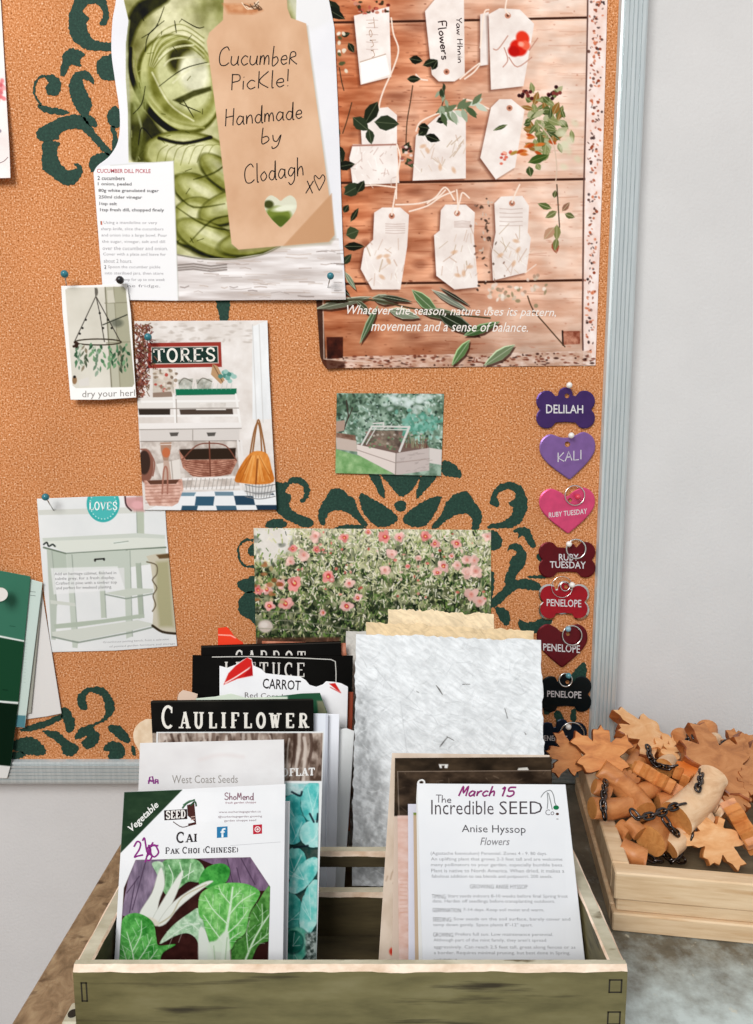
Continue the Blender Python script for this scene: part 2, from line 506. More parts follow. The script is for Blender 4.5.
        if s.curl is None:
            m = len(loop); bl = nb + np.arange(m)
            V.append(Bk[loop]); Cc.append(s.C.reshape(-1, 3)[loop] * .93)
            back = [tuple(bl.tolist())]
        else:
            m = len(Bk); bl = nb + loop
            V.append(Bk); Cc.append(s.C.reshape(-1, 3) * .93)
            back = [tuple(q) for q in (quads[:, ::-1] + nb).tolist()]
        sk = np.stack([loop, np.roll(loop, -1), np.roll(bl, -1), bl], -1)
        faces = [tuple(q) for q in quads.tolist()] + [tuple(q) for q in sk.tolist()] + back
        base = nb + m
        for v, f, col, lay in s.ov:
            V.append(s.at(v[:, 0], v[:, 1], 0.00004 * lay)); Cc.append(np.tile(np.asarray(col, float), (len(v), 1)))
            faces += [tuple(base + i for i in q) for q in f]
            base += len(v)
        V = np.concatenate(V); Cc = np.concatenate(Cc) * s.gain
        me = bpy.data.meshes.new(s.name)
        tot = [len(f) for f in faces]
        me.vertices.add(len(V)); me.vertices.foreach_set('co', V.ravel())
        fl = np.fromiter((i for f in faces for i in f), dtype=np.int32)
        me.loops.add(len(fl)); me.loops.foreach_set('vertex_index', fl)
        me.polygons.add(len(faces)); me.polygons.foreach_set('loop_start', np.r_[0, np.cumsum(tot)[:-1]].astype(np.int32))
        me.update(calc_edges=True); me.validate()
        at = me.color_attributes.new('Col', 'FLOAT_COLOR', 'POINT')
        at.data.foreach_set('color', np.concatenate([lin(np.clip((Cc - 14) * (255 / 241.), 0, 255)), np.ones((len(Cc), 1))], 1).ravel())
        me.materials.append(mat or M_PRINT)
        o = link_mesh(s.name, me, parent)
        return tag(o, label, cat, group)


# ------------------------------------------------------------------ solid helpers
def box(bm, a, b, rot=None, bev=0.0, mi=0, seg=1):
    """axis-aligned box from corner a to corner b, optional matrix, optional bevel"""
    a, b = np.array(a, float), np.array(b, float)
    r = bmesh.ops.create_cube(bm, size=1.0)
    vs = r['verts']
    M = Matrix.Translation(Vector((a + b) / 2)) @ Matrix.Diagonal(Vector(np.append(np.abs(b - a), 1)))
    if rot is not None: M = rot @ M
    bmesh.ops.transform(bm, matrix=M, verts=vs)
    fs = {f for v in vs for f in v.link_faces}
    for f in fs: f.material_index = mi
    if bev:
        es = {e for v in vs for e in v.link_edges}
        r2 = bmesh.ops.bevel(bm, geom=list(es), offset=bev, segments=seg, profile=.6, affect='EDGES')
        return r2['faces']
    return list(fs)


def tube(bm, pts, rad, seg=14, mi=0, cap_mi=None, closed=False, bevel=0.0):
    """swept round bar along points; flat (optionally chamfered) ends"""
    P = [Vector(p) for p in pts]; n = len(P)
    R = [rad] * n if np.isscalar(rad) else list(rad)
    rings = []; up = None
    for i in range(n):
        if closed: t = P[(i + 1) % n] - P[i - 1]
        else: t = P[min(i + 1, n - 1)] - P[max(i - 1, 0)]
        t.normalize()
        if up is None:
            up = t.orthogonal().normalized()
        up = (up - t * up.dot(t)).normalized()
        sd = t.cross(up)
        rings.append([bm.verts.new(P[i] + (up * math.cos(2 * math.pi * k / seg) + sd * math.sin(2 * math.pi * k / seg)) * R[i]) for k in range(seg)])
    m = n if closed else n - 1
    for i in range(m):
        a, b = rings[i], rings[(i + 1) % n]
        for k in range(seg):
            f = bm.faces.new((a[k], a[(k + 1) % seg], b[(k + 1) % seg], b[k])); f.material_index = mi; f.smooth = True
    if not closed:
        for ring, inner in ((rings[0], P[1]), (rings[-1], P[-2])):
            f = bm.faces.new(ring); f.material_index = mi if cap_mi is None else cap_mi
            if bevel:
                r = bmesh.ops.inset_region(bm, faces=[f], thickness=bevel, depth=bevel * .5)
                for q in r['faces']: q.material_index = mi
    return rings


def ball(bm, c, r, sc=(1, 1, 1), mi=0, u=20, v=12, rot=None):
    q = bmesh.ops.create_uvsphere(bm, u_segments=u, v_segments=v, radius=r)
    M = Matrix.Translation(Vector(c)) @ (rot or Matrix.Identity(4)) @ Matrix.Diagonal(Vector((*sc, 1)))
    bmesh.ops.transform(bm, matrix=M, verts=q['verts'])
    for vv in q['verts']:
        for f in vv.link_faces: f.material_index = mi; f.smooth = True
# ================================================================== SETTING
M_WALL = flat_mat('white_wall_paint', (217, 216, 216), rough=.8, spec=.15, bump=.25, bscale=420, var=.015, vscale=18)
bm = bmesh.new(); box(bm, (-1.6, YW, -.75), (1.6, YW + .08, 1.6))
tag(bm_obj('wall_back', bm, M_WALL), kind='structure')
bm = bmesh.new(); box(bm, (-1.6, -1.4, -.80), (1.6, YW + .08, -.75))
tag(bm_obj('floor', bm, ramp_mat('floor_boards', [(.3, (120, 95, 75)), (.7, (160, 130, 105))], 8, (1, 8, 1))), kind='structure')

# ---- table: grey-green scuffed top with a worn brown plank along its left edge
TX0, TX1, TY0, TY1 = -.1895, .62, -.05, YW - .002


def patina():
    m, nt, b = nodes_of('scuffed_grey_green_paint')
    N, L = nt.nodes, nt.links
    tc = N.new('ShaderNodeTexCoord')
    n1 = N.new('ShaderNodeTexNoise'); n1.inputs['Scale'].default_value = 26; n1.inputs['Detail'].default_value = 8; n1.inputs['Roughness'].default_value = .7
    L.new(tc.outputs['Object'], n1.inputs['Vector'])
    r1 = N.new('ShaderNodeValToRGB'); e = r1.color_ramp.elements
    e[0].position = .3; e[0].color = rgb((66, 60, 50)); e[1].position = .72; e[1].color = rgb((128, 123, 108))
    L.new(n1.outputs['Fac'], r1.inputs['Fac'])
    # pale blue-grey reflected light painted in as mottling, stronger toward the near side
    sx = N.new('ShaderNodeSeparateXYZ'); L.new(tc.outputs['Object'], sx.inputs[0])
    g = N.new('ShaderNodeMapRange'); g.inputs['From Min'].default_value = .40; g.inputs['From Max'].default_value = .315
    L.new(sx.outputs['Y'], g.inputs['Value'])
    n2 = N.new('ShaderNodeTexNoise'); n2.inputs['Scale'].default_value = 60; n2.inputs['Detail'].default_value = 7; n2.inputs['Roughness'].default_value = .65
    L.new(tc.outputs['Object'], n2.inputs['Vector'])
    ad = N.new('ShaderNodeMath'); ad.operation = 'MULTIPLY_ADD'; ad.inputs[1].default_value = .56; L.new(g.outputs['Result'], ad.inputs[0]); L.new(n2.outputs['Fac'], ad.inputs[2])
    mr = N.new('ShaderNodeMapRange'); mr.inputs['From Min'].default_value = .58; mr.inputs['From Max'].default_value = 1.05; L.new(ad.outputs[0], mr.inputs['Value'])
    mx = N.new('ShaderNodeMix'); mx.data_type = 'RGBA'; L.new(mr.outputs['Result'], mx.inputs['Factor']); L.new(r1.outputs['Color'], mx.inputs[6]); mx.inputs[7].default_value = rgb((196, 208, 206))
    # small pale chips
    n3 = N.new('ShaderNodeTexNoise'); n3.inputs['Scale'].default_value = 130; n3.inputs['Detail'].default_value = 3; L.new(tc.outputs['Object'], n3.inputs['Vector'])
    m3 = N.new('ShaderNodeMapRange'); m3.inputs['From Min'].default_value = .68; m3.inputs['From Max'].default_value = .76; L.new(n3.outputs['Fac'], m3.inputs['Value'])
    mx2 = N.new('ShaderNodeMix'); mx2.data_type = 'RGBA'; L.new(m3.outputs['Result'], mx2.inputs['Factor']); L.new(mx.outputs[2], mx2.inputs[6]); mx2.inputs[7].default_value = rgb((205, 200, 180))
    L.new(mx2.outputs[2], b.inputs['Base Color'])
    b.inputs['Roughness'].default_value = .42; b.inputs['Specular IOR Level'].default_value = .5
    bp = N.new('ShaderNodeBump'); bp.inputs['Strength'].default_value = .35; bp.inputs['Distance'].default_value = .0008
    L.new(n2.outputs['Fac'], bp.inputs['Height']); L.new(bp.outputs['Normal'], b.inputs['Normal'])
    return m


M_TABLEWOOD = ramp_mat('worn_brown_plank', [(.25, (96, 76, 54)), (.5, (146, 121, 92)), (.75, (182, 158, 124))], 34, (3.2, 2.4, 6), rough=.6, bump=.4, distort=.6,
                       second=(120, (84, 64, 46), .60, .72, (.5, 1, 1)))
table = empty('table', (.2, .25, -.75), 'scuffed grey green table with worn brown left edge carrying crate and tray', 'table')
bm = bmesh.new(); box(bm, (TX0 + .052, TY0, -.028), (TX1, TY1, 0), bev=.001)
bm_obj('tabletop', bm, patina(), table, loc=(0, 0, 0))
bm = bmesh.new(); box(bm, (TX0, TY0, -.028), (TX0 + .0515, TY1, .0), bev=.0015)
tag(bm_obj('edge_plank', bm, M_TABLEWOOD, table, loc=(0, 0, 0)), label='worn brown wooden edge plank')
for lx in (TX0 + .03, TX1 - .03):
    for ly in (TY0 + .03, TY1 - .03):
        bm = bmesh.new(); box(bm, (lx - .022, ly - .022, -.75), (lx + .022, ly + .022, -.028), bev=.002)
        bm_obj('leg', bm, M_TABLEWOOD, table)


# ---- cork board
def cork():
    m, nt, b = nodes_of('cork')
    N, L = nt.nodes, nt.links
    tc = N.new('ShaderNodeTexCoord')
    n1 = N.new('ShaderNodeTexNoise'); n1.inputs['Scale'].default_value = 760; n1.inputs['Detail'].default_value = 2; n1.inputs['Roughness'].default_value = .6
    L.new(tc.outputs['Object'], n1.inputs['Vector'])
    r = N.new('ShaderNodeValToRGB'); e = r.color_ramp.elements
    e[0].position = .28; e[0].color = rgb((134, 76, 44)); e[1].position = .76; e[1].color = rgb((255, 234, 212))
    q = e.new(.42); q.color = rgb((190, 126, 82)); q = e.new(.52); q.color = rgb((208, 144, 102)); q = e.new(.63); q.color = rgb((228, 174, 134))
    L.new(n1.outputs['Fac'], r.inputs['Fac'])
    n2 = N.new('ShaderNodeTexNoise'); n2.inputs['Scale'].default_value = 14; n2.inputs['Detail'].default_value = 2; L.new(tc.outputs['Object'], n2.inputs['Vector'])
    mr = N.new('ShaderNodeMapRange'); mr.inputs['From Min'].default_value = .3; mr.inputs['From Max'].default_value = .7; mr.inputs['To Min'].default_value = .93; mr.inputs['To Max'].default_value = 1.06
    L.new(n2.outputs['Fac'], mr.inputs['Value'])
    hs = N.new('ShaderNodeHueSaturation'); hs.inputs['Saturation'].default_value = 1.06; L.new(r.outputs['Color'], hs.inputs['Color']); L.new(mr.outputs['Result'], hs.inputs['Value'])
    L.new(hs.outputs['Color'], b.inputs['Base Color'])
    b.inputs['Roughness'].default_value = .85; b.inputs['Specular IOR Level'].default_value = .15
    bp = N.new('ShaderNodeBump'); bp.inputs['Strength'].default_value = .35; bp.inputs['Distance'].default_value = .001
    L.new(n1.outputs['Fac'], bp.inputs['Height']); L.new(bp.outputs['Normal'], b.inputs['Normal'])
    return m


M_CORK = cork()
M_STENCIL = ramp_mat('dark_green_stencil_paint', [(.25, (20, 46, 38)), (.6, (34, 68, 56)), (.74, (52, 86, 70)), (.8, (120, 96, 66))], 620, detail=3, rough=.75, bump=.3)
M_ALU = ramp_mat('ribbed_aluminium', [(.3, (196, 205, 207)), (.7, (216, 223, 224))], 60, (8, 8, .4), rough=.32, spec=.5, bump=.05)
M_ALU.node_tree.nodes['Principled BSDF'].inputs['Metallic'].default_value = .45

board = empty('cork_board', (-.2, YB, .001), 'framed cork board with dark green stencilled scrolls, hung with clippings above table', 'cork board')
xr = float(BOARD.pos(606, 420)[0]); zb = .006
XL, ZT = -.62, .80
FW = .0215           # rail width
xo = float(BOARD.pos(613.5, 735)[0]); xi = xo - FW
zi = float(BOARD.pos(300, 762)[2])
bm = bmesh.new(); box(bm, (XL, YB, zb), (xi + .004, YB + .010, ZT))
STENCIL = []
k1 = cr(0, 0, 3.765); k2 = cr(220, 460, 4.183); k3 = cr(380, 460, 4.183); k4 = cr(540, 640, 6.275); k5 = cr(0, 480, 3.2)
for k, shapes in (
    (k1, [
        [(385, -20), (405, 30), (410, 60), (400, 90), (385, 97), (375, 85), (388, 60), (375, 25), (350, 12), (325, 20), (310, 45), (335, 65), (325, 95), (340, 135), (370, 155), (450, 165), (450, 192), (340, 188), (290, 165), (262, 125), (257, 75), (270, 30), (300, -20)],
        [(240, 200), (275, 182), (322, 205), (300, 225), (305, 250), (265, 245), (245, 285), (225, 280), (232, 235)],
        [(450, 205), (385, 215), (362, 245), (368, 280), (395, 300), (450, 295)],
        [(262, 345), (262, 305), (285, 272), (320, 265), (350, 290), (350, 318), (330, 302), (310, 300), (318, 330), (340, 370), (345, 400), (335, 430), (360, 450), (365, 478), (330, 470), (300, 430), (275, 390)],
        [(170, 290), (195, 280), (225, 300), (228, 335), (210, 360), (180, 355), (170, 330), (182, 312)],
        [(140, 390), (180, 402), (255, 415), (250, 432), (200, 430), (155, 415)],
        [(140, 490), (200, 455), (240, 437), (290, 432), (325, 450), (360, 500), (420, 570), (405, 585), (350, 530), (310, 490), (270, 485), (230, 500), (215, 525), (150, 530)],
        [(165, 535), (222, 535), (215, 570), (225, 610), (255, 640), (290, 630), (275, 615), (305, 620), (310, 650), (285, 690), (240, 695), (190, 660), (160, 635), (158, 580)],
        [(405, 430), (430, 398), (455, 420), (460, 470), (430, 480), (410, 465)], [(415, 478), (432, 480), (445, 545), (420, 575), (425, 520)],
        [(345, 590), (380, 575), (415, 580), (410, 610), (350, 650), (335, 615)]]),
    (k2, [
        [(225, 95), (270, 95), (310, 70), (350, 80), (375, 120), (370, 155), (350, 178), (335, 170), (350, 150), (350, 120), (330, 100), (295, 100), (275, 130), (300, 150), (290, 185), (310, 215), (380, 245), (390, 270), (360, 282), (300, 260), (245, 225), (225, 180)],
        [(190, 270), (210, 250), (250, 245), (280, 265), (270, 283), (195, 283)],
        [(410, 230), (430, 175), (470, 120), (515, 125), (540, 150), (560, 160), (585, 220), (620, 270), (600, 275), (565, 245), (520, 215), (470, 215), (445, 240), (440, 275), (420, 265)],
        [(485, 280), (530, 270), (600, 275), (600, 288), (490, 290)],
        [(582, 150), (600, 140), (640, 165), (690, 190), (740, 235), (735, 260), (690, 280), (650, 275), (610, 235), (590, 195)],
        [(620, 55), (665, 55), (692, 155), (670, 150), (650, 110)],
        [(120, 365), (142, 350), (142, 400), (120, 395)],
        [(72, 515), (110, 495), (145, 485), (145, 550), (95, 550)], [(85, 575), (145, 555), (152, 690), (130, 670), (80, 640)]]),
    (k3, [
        [(95, 240), (140, 200), (200, 165), (255, 150), (245, 190), (215, 250), (180, 280), (120, 275)],
        [(85 + 25 * math.cos(i / 10 * 6.283), 193 + 25 * math.sin(i / 10 * 6.283)) for i in range(10)],
        [(10, 58), (155, 60), (162, 80), (130, 130), (90, 155), (60, 130), (35, 95)], [(175, 60), (235, 60), (215, 100), (160, 160), (150, 155)],
        [(215, 280), (260, 220), (275, 180), (310, 145), (360, 130), (385, 160), (415, 200), (427, 240), (410, 290), (385, 290), (385, 250), (360, 225), (320, 230), (270, 260), (240, 285)],
        [(262, 5), (300, 10), (340, 50), (335, 75), (300, 70), (262, 60)],
        [(465, 190), (463, 150), (490, 110), (540, 92), (590, 110), (615, 160), (615, 210), (590, 260), (540, 285), (450, 285), (470, 268), (520, 255), (550, 230), (555, 200), (535, 180), (565, 160), (560, 130), (525, 125), (490, 150), (500, 190)],
        [(555, 295), (600, 280), (630, 300), (650, 360), (630, 365), (600, 320), (575, 330), (580, 310)],
        [(455, 300), (490, 300), (512, 330), (505, 365), (480, 378), (455, 370)],
        [(530, 385), (545, 355), (580, 350), (612, 390), (610, 430), (580, 470), (565, 500), (620, 498), (665, 515), (680, 545), (640, 545), (580, 540), (540, 565), (490, 610), (445, 620), (470, 580), (520, 530), (520, 500), (540, 450), (545, 415), (575, 385), (545, 375)],
        [(455, 480), (475, 470), (478, 520), (465, 600), (445, 600)],
        [(480, 620), (520, 620), (545, 650), (535, 690), (510, 680)], [(585, 665), (620, 680), (700, 660), (720, 680), (660, 720), (610, 725), (580, 700)],
        [(620, 485), (700, 480), (690, 495), (630, 495)], [(655, 395), (680, 380), (680, 420), (660, 420)]]),
    (k4, [[(190, 230), (240, 165), (285, 145), (285, 240), (215, 270)], [(85, 460), (120, 440), (150, 500), (120, 545)], [(195, 440), (225, 435), (222, 520), (195, 500)], [(20, 440), (60, 420), (90, 440), (40, 470)]]),
    (k5, [
        [(250, 720), (250, 690), (280, 665), (330, 665), (360, 700), (365, 740), (340, 770), (300, 790), (320, 820), (300, 855), (275, 860), (260, 840), (280, 820), (240, 830), (255, 795), (310, 775), (335, 750), (330, 700), (300, 680), (275, 690), (280, 730), (262, 735)],
        [(135, 805), (180, 805), (220, 835), (250, 850), (240, 880), (205, 880), (190, 845)], [(190, 735), (215, 730), (240, 770), (235, 800), (215, 808), (205, 775)],
        [(60, 800), (170, 760), (200, 750), (190, 770), (120, 800)], [(20, 850), (70, 825), (110, 825), (145, 860), (140, 880), (100, 880), (60, 870)], [(10, 875), (60, 870), (85, 880), (60, 892), (15, 892)],
        [(345, 790), (380, 785), (410, 815), (415, 840), (390, 835), (360, 810)], [(330, 855), (360, 835), (395, 850), (400, 880), (380, 895), (345, 890), (350, 870), (335, 868)], [(420, 850), (435, 860), (432, 882), (422, 878)]]),
    (lambda p: p, [[(216, 290), (230, 290), (228, 320), (222, 324), (218, 312)]])):
    for sh in shapes: STENCIL.append(k(sh))
for pts, wd in ((k1([(172, 285), (150, 290), (132, 315), (128, 345), (140, 375), (155, 398)]), 2.2), (k2([(140, 337), (105, 335), (78, 365), (82, 415), (110, 445), (145, 445)]), 2.6)):
    q = smooth(pts, 5); v, f = ribbon(q, wd); n = len(q)
    STENCIL.append([tuple(a) for a in v[:n]] + [tuple(a) for a in v[:n - 1:-1]])
from mathutils.geometry import tessellate_polygon
for j, sh in enumerate(STENCIL):
    q = jag(smooth(sh, 5, True), .75, 1.7, j)
    p3 = BOARD.pos([a for a, _ in q], [b for _, b in q], .00025)
    vs = [bm.verts.new(p) for p in p3]
    for tri in tessellate_polygon([[Vector((p[0], p[2], 0)) for p in p3]]):
        try:
            f = bm.faces.new([vs[i] for i in tri]); f.material_index = 1
        except ValueError: pass
me = bpy.data.meshes.new('cork_panel')
bm.to_mesh(me); bm.free(); me.materials.append(M_CORK); me.materials.append(M_STENCIL)
link_mesh('cork_panel', me, board, loc=(0, YB, 0))


def rail(name, p0, p1, inward):
    """ribbed metal rail from p0 to p1 (outer front edge), profile across 'inward'"""
    prof = [(0, .012), (0, -.0022), (.001, -.0032)]
    nr = 5
    for i in range(nr):
        a = .002 + (FW - .0055) * i / nr; w = (FW - .0055) / nr
        prof += [(a, -.0036), (a + w * .72, -.0036), (a + w * .80, -.0025), (a + w * .93, -.0025)]
    prof += [(FW - .003, -.0038), (FW - .0012, -.0034), (FW, -.0010), (FW, .012)]
    bm = bmesh.new(); p0, p1, w = Vector(p0), Vector(p1), Vector(inward)
    d = (p1 - p0).normalized()
    rows = []
    for p, sg in ((p0, 1), (p1, -1)):
        rows.append([bm.verts.new(p + w * a + Vector((0, b, 0)) + d * sg * a) for a, b in prof])
    for i in range(len(prof) - 1):
        bm.faces.new((rows[0][i], rows[0][i + 1], rows[1][i + 1], rows[1][i]))
    bm.faces.new(rows[0]); bm.faces.new(rows[1][::-1])
    return bm_obj(name, bm, M_ALU, board)


rail('frame_rail', (xo, YB, ZT + .01), (xo, YB, .0005), (-1, 0, 0))
rail('frame_rail', (xo, YB, .0005), (XL - .01, YB, .0005), (0, 0, 1))
rail('frame_rail', (XL - .01, YB, .0005), (XL - .01, YB, ZT + .01), (1, 0, 0))
rail('frame_rail', (XL - .01, YB, ZT + .01), (xo, YB, ZT + .01), (0, 0, -1))

# ================================================================== SEED CRATE
M_OLIVE = ramp_mat('olive_green_worn_paint', [(.3, (82, 76, 46)), (.55, (112, 104, 68)), (.8, (132, 124, 90))], 14, (1.2, 1.2, 5), rough=.6, bump=.25, bdist=.0005,
                   second=(40, (52, 44, 26), .585, .68, (.3, 1, 4)))
M_CREAM = ramp_mat('cream_grey_paint', [(.3, (168, 162, 138)), (.7, (206, 201, 180))], 60, (.7, 1.5, 1), rough=.6, bump=.25, second=(90, (110, 100, 75), .64, .72, (.5, 1, 1)))
M_WORN = ramp_mat('bare_worn_edge', [(.35, (206, 176, 148)), (.62, (246, 226, 206)), (.8, (120, 98, 70))], 80, (.5, 1, 1), rough=.7, bump=.4)
M_INNER = ramp_mat('shaded_inner_wood', [(.3, (50, 42, 27)), (.7, (86, 75, 50))], 30, (.5, 3, 4), rough=.7, bump=.3)  # inner wood colour darkened to include the shade inside the crate
M_DARK = flat_mat('dark_joint_gap', (38, 32, 22), .8)
fl = atz(72, 967.5, RIM); fr = atz(627.5, 965.5, RIM)
CX0, CX1, CY0 = float(fl[0]), float(fr[0]), float((fl[1] + fr[1]) / 2)
CY1, CDIV, CT, CS = .478, .3805, .0048, .0078
crate = empty('seed_crate', ((CX0 + CX1) / 2, (CY0 + CY1) / 2, 0), 'low olive green worn wooden crate holding seed packets at table front', 'crate')


def panel(name, a, b, worn=.0016, side='front', joints=(), face=None):
    """board with a worn bevelled top edge and cream top"""
    bm = bmesh.new()
    x0, y0, z0 = a; x1, y1, z1 = b
    nx = 90 if side != 'side' else 40
    rng = random.Random(name + str(a[0]))
    # lengthwise cross-section loop, slightly uneven along the length
    rows = []
    along = np.linspace(0, 1, nx)
    for t in along:
        ph = t * 40 + a[0] * 90
        wob = .5 + .5 * math.sin(ph) * math.sin(ph * .37 + 1)
        d = rng.uniform(-.0001, .0001); e = .0002 + .0009 * wob + rng.uniform(0, .0003); g = rng.uniform(0, .0002)
        if side == 'side':
            y = y0 + (y1 - y0) * t
            loop = [(x0, y, z0), (x0, y, z1 - e), (x0 + worn, y, z1 - g), (x1 - worn, y, z1 - g), (x1, y, z1 - e), (x1, y, z0)]
        else:
            x = x0 + (x1 - x0) * t
            loop = [(x, y0, z0), (x, y0 + d * .3, z1 - .0021 - e), (x, y0 + worn + d, z1 - g * .5), (x, y1 - worn * .4, z1 - g * .5), (x, y1, z1 - .0006), (x, y1, z0)]
        rows.append([bm.verts.new(p) for p in loop])
    for i in range(nx - 1):
        for j in range(6):
            f = bm.faces.new((rows[i][j], rows[i][(j + 1) % 6], rows[i + 1][(j + 1) % 6], rows[i + 1][j]))
            f.material_index = {0: 0, 1: 2, 2: 1, 3: (1 if side != 'side' else 2), 4: 3, 5: 0}[j]
    for r in (rows[0], rows[-1]):
        f = bm.faces.new(r); f.material_index = 0
    for (jx0, jz0, jx1, jz1) in joints:       # outlines of the finger joints showing in the front
        for (ax, az, bx, bz) in ((jx0, jz0, jx1, jz0 + .0007), (jx0, jz1 - .0007, jx1, jz1), (jx0, jz0, jx0 + .0007, jz1), (jx1 - .0007, jz0, jx1, jz1)):
            box(bm, (ax, y0 - .0001, az), (bx, y0 + .002, bz), mi=4)
    return bm_obj(name, bm, [face or M_OLIVE, M_CREAM, M_WORN, M_INNER, M_DARK], crate, loc=(0, 0, 0))


jr = [(CX1 - .0085, .0465, CX1 - .0022, .0535), (CX1 - .0085, .0300, CX1 - .0022, .0370), (CX1 - .0085, .0140, CX1 - .0022, .0210)]
jl = [(CX0 + .0032, .0420, CX0 + .0062, .0520), (CX0 + .0022, .0180, CX0 + .0082, .0260)]
panel('front_panel', (CX0, CY0, .005), (CX1, CY0 + CT, RIM), joints=jr + jl)
panel('side_panel', (CX0, CY0 + CT, .005), (CX0 + CS, CY1 - CT, RIM - .0005), side='side', worn=.001)
panel('side_panel', (CX1 - CS, CY0 + CT, .005), (CX1, CY1 - CT, RIM - .0005), side='side', worn=.001)
panel('back_panel', (CX0, CY1 - CT, .005), (CX1, CY1, RIM - .006))
panel('divider_slat', (CX0 + CS, CDIV, .0495), (CX1 - CS, CDIV + .0055, RIM - .001), worn=.0008, face=M_INNER)
panel('divider_slat', (CX0 + CS, CDIV, .005), (CX1 - CS, CDIV + .0055, .0330), worn=.0008, face=M_INNER)
bm = bmesh.new(); box(bm, (CX0, CY0, 0), (CX1, CY1, .005), bev=.0006)
bm_obj('base_board', bm, M_INNER, crate, loc=(0, 0, 0))
bm = bmesh.new(); box(bm, (CX0 - .0075, CY0 + .001, .022), (CX0, CY0 + .013, .030), bev=.0008)
bl = bm_obj('corner_block', bm, M_CREAM, crate)
bm = bmesh.new(); tube(bm, [(CX0 - .0042, CY0 + .006, .0295), (CX0 - .0042, CY0 + .006, .0306)], .0022, seg=16, bevel=.0005)
s_ = bm_obj('screw', bm, M_DARK)
wl = s_.location.copy(); s_.parent = bl; s_.location = wl - (bl.location + crate.location)

# ================================================================== WOODEN TRAY
M_PINE = ramp_mat('pale_pine', [(.3, (206, 172, 132)), (.55, (226, 197, 160)), (.8, (236, 212, 180))], 16, (1.2, 9, 14), rough=.55, bump=.12,
                  second=(40, (200, 160, 116), .6, .75, (.5, 5, 5)))
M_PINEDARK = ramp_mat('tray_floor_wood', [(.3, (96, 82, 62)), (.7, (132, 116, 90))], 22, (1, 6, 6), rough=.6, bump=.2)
c0 = atz(612, 931, 0)
TYAW = math.radians(-8.1)
TW, TD, TH = .215, .166, .0385
tray = empty('wooden_tray', (float(c0[0]), float(c0[1]), 0), 'pale pine slatted tray holding the carved leaf garland, right of crate', 'tray')
tray.rotation_euler = (0, 0, TYAW)


def tbox(name, a, b, mat, bev=.0008, extra=None):
    bm = bmesh.new(); box(bm, a, b, bev=bev)
    if extra: extra(bm)
    me = bpy.data.meshes.new(name); bmesh.ops.recalc_face_normals(bm, faces=bm.faces); bm.to_mesh(me); bm.free(); me.materials.append(mat)
    o = bpy.data.objects.new(name, me); COL.objects.link(o); o.parent = tray
    return o


# stacked slats: lower, middle (set back) and the broad top rail, on all four sides
for nm, z0, z1, ins in (('lower_slat', 0, .0120, .0), ('middle_slat', .0123, .0205, .0022), ('top_rail', .0208, TH, .0004)):
    th = .0105 if nm == 'top_rail' else .009
    tbox(nm, (ins, ins, z0), (TW - ins, ins + th, z1), M_PINE)
    tbox(nm, (ins, TD - ins - th, z0), (TW - ins, TD - ins, z1), M_PINE)
    tbox(nm, (ins, ins + th + .0002, z0), (ins + th, TD - ins - th - .0002, z1), M_PINE)
    tbox(nm, (TW - ins - th, ins + th + .0002, z0), (TW - ins, TD - ins - th - .0002, z1), M_PINE)
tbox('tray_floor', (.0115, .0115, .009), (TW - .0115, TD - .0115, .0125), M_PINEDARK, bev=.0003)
# ================================================================== CLIPPINGS ON THE BOARD
INK = (48, 44, 44)


def leafshape(s, x, y, ln, wd, ang, col, vein=None, alpha=1.0):
    c, sn = math.cos(math.radians(ang)), math.sin(math.radians(ang))
    prof = [(0, 0), (.25, .8), (.5, 1), (.8, .55), (1, 0), (.8, -.55), (.5, -1), (.25, -.8)]
    s.poly([(x + a * ln * c - b * wd / 2 * sn, y + a * ln * sn + b * wd / 2 * c) for a, b in prof], col, .7, alpha)
    if vein: s.stroke([(x, y), (x + ln * .95 * c, y + ln * .95 * sn)], .6, vein, .6, .7)


# ---------------------------------------------------------------- pickle recipe page
k = cr(90, 0, 2.896)
left = smooth(k([(78, -90), (75, 0), (65, 60), (62, 150), (72, 230), (86, 330), (82, 405), (58, 450), (22, 480), (10, 500)]), 5) + k([(24, 680), (36, 830), (42, 868)])
right = k([(680, -90), (692, 0), (708, 80), (722, 400), (732, 700), (741, 868)])
s = Sheet('recipe_page', BOARD, left=left, right=right, top=[left[0], right[0]], bottom=k([(42, 868), (250, 871), (480, 869), (741, 868)]), dens=1.7, bg=(233, 233, 238), off=.0019,
          curl=lambda x, y: .0030 * np.clip((y - 200) / 100, 0, 1) ** 2 * np.clip((x - 180) / 160, 0, 1) * np.clip((372 - x) / 40, 0, 1))
s.grain(None, (226, 227, 233), (240, 240, 243), 60, 60, 3, .8)
# whitewashed wood the jar stands on
wood = k([(250, 700), (720, 690), (741, 868), (250, 871)])
s.grain(wood, (196, 186, 182), (244, 240, 240), 60, 7, 5, 1, 2.0)
rr = random.Random(3)
for i in range(60):
    x = rr.uniform(255, 720); y = rr.uniform(722, 862); l = rr.uniform(15, 70)
    s.stroke(k([(x, y), (x + l * .5, y + rr.uniform(-3, 3)), (x + l, y + rr.uniform(-3, 3))]), rr.uniform(.4, 1.3), rr.choice([(160, 140, 130), (120, 104, 98), (190, 172, 160)]), .8, .55)
for y in (768, 776, 783):
    s.stroke(k([(252, y), (300, y - 4), (350, y + 3), (395, y - 2)]), 1.6, (104, 94, 88), 1, .6)
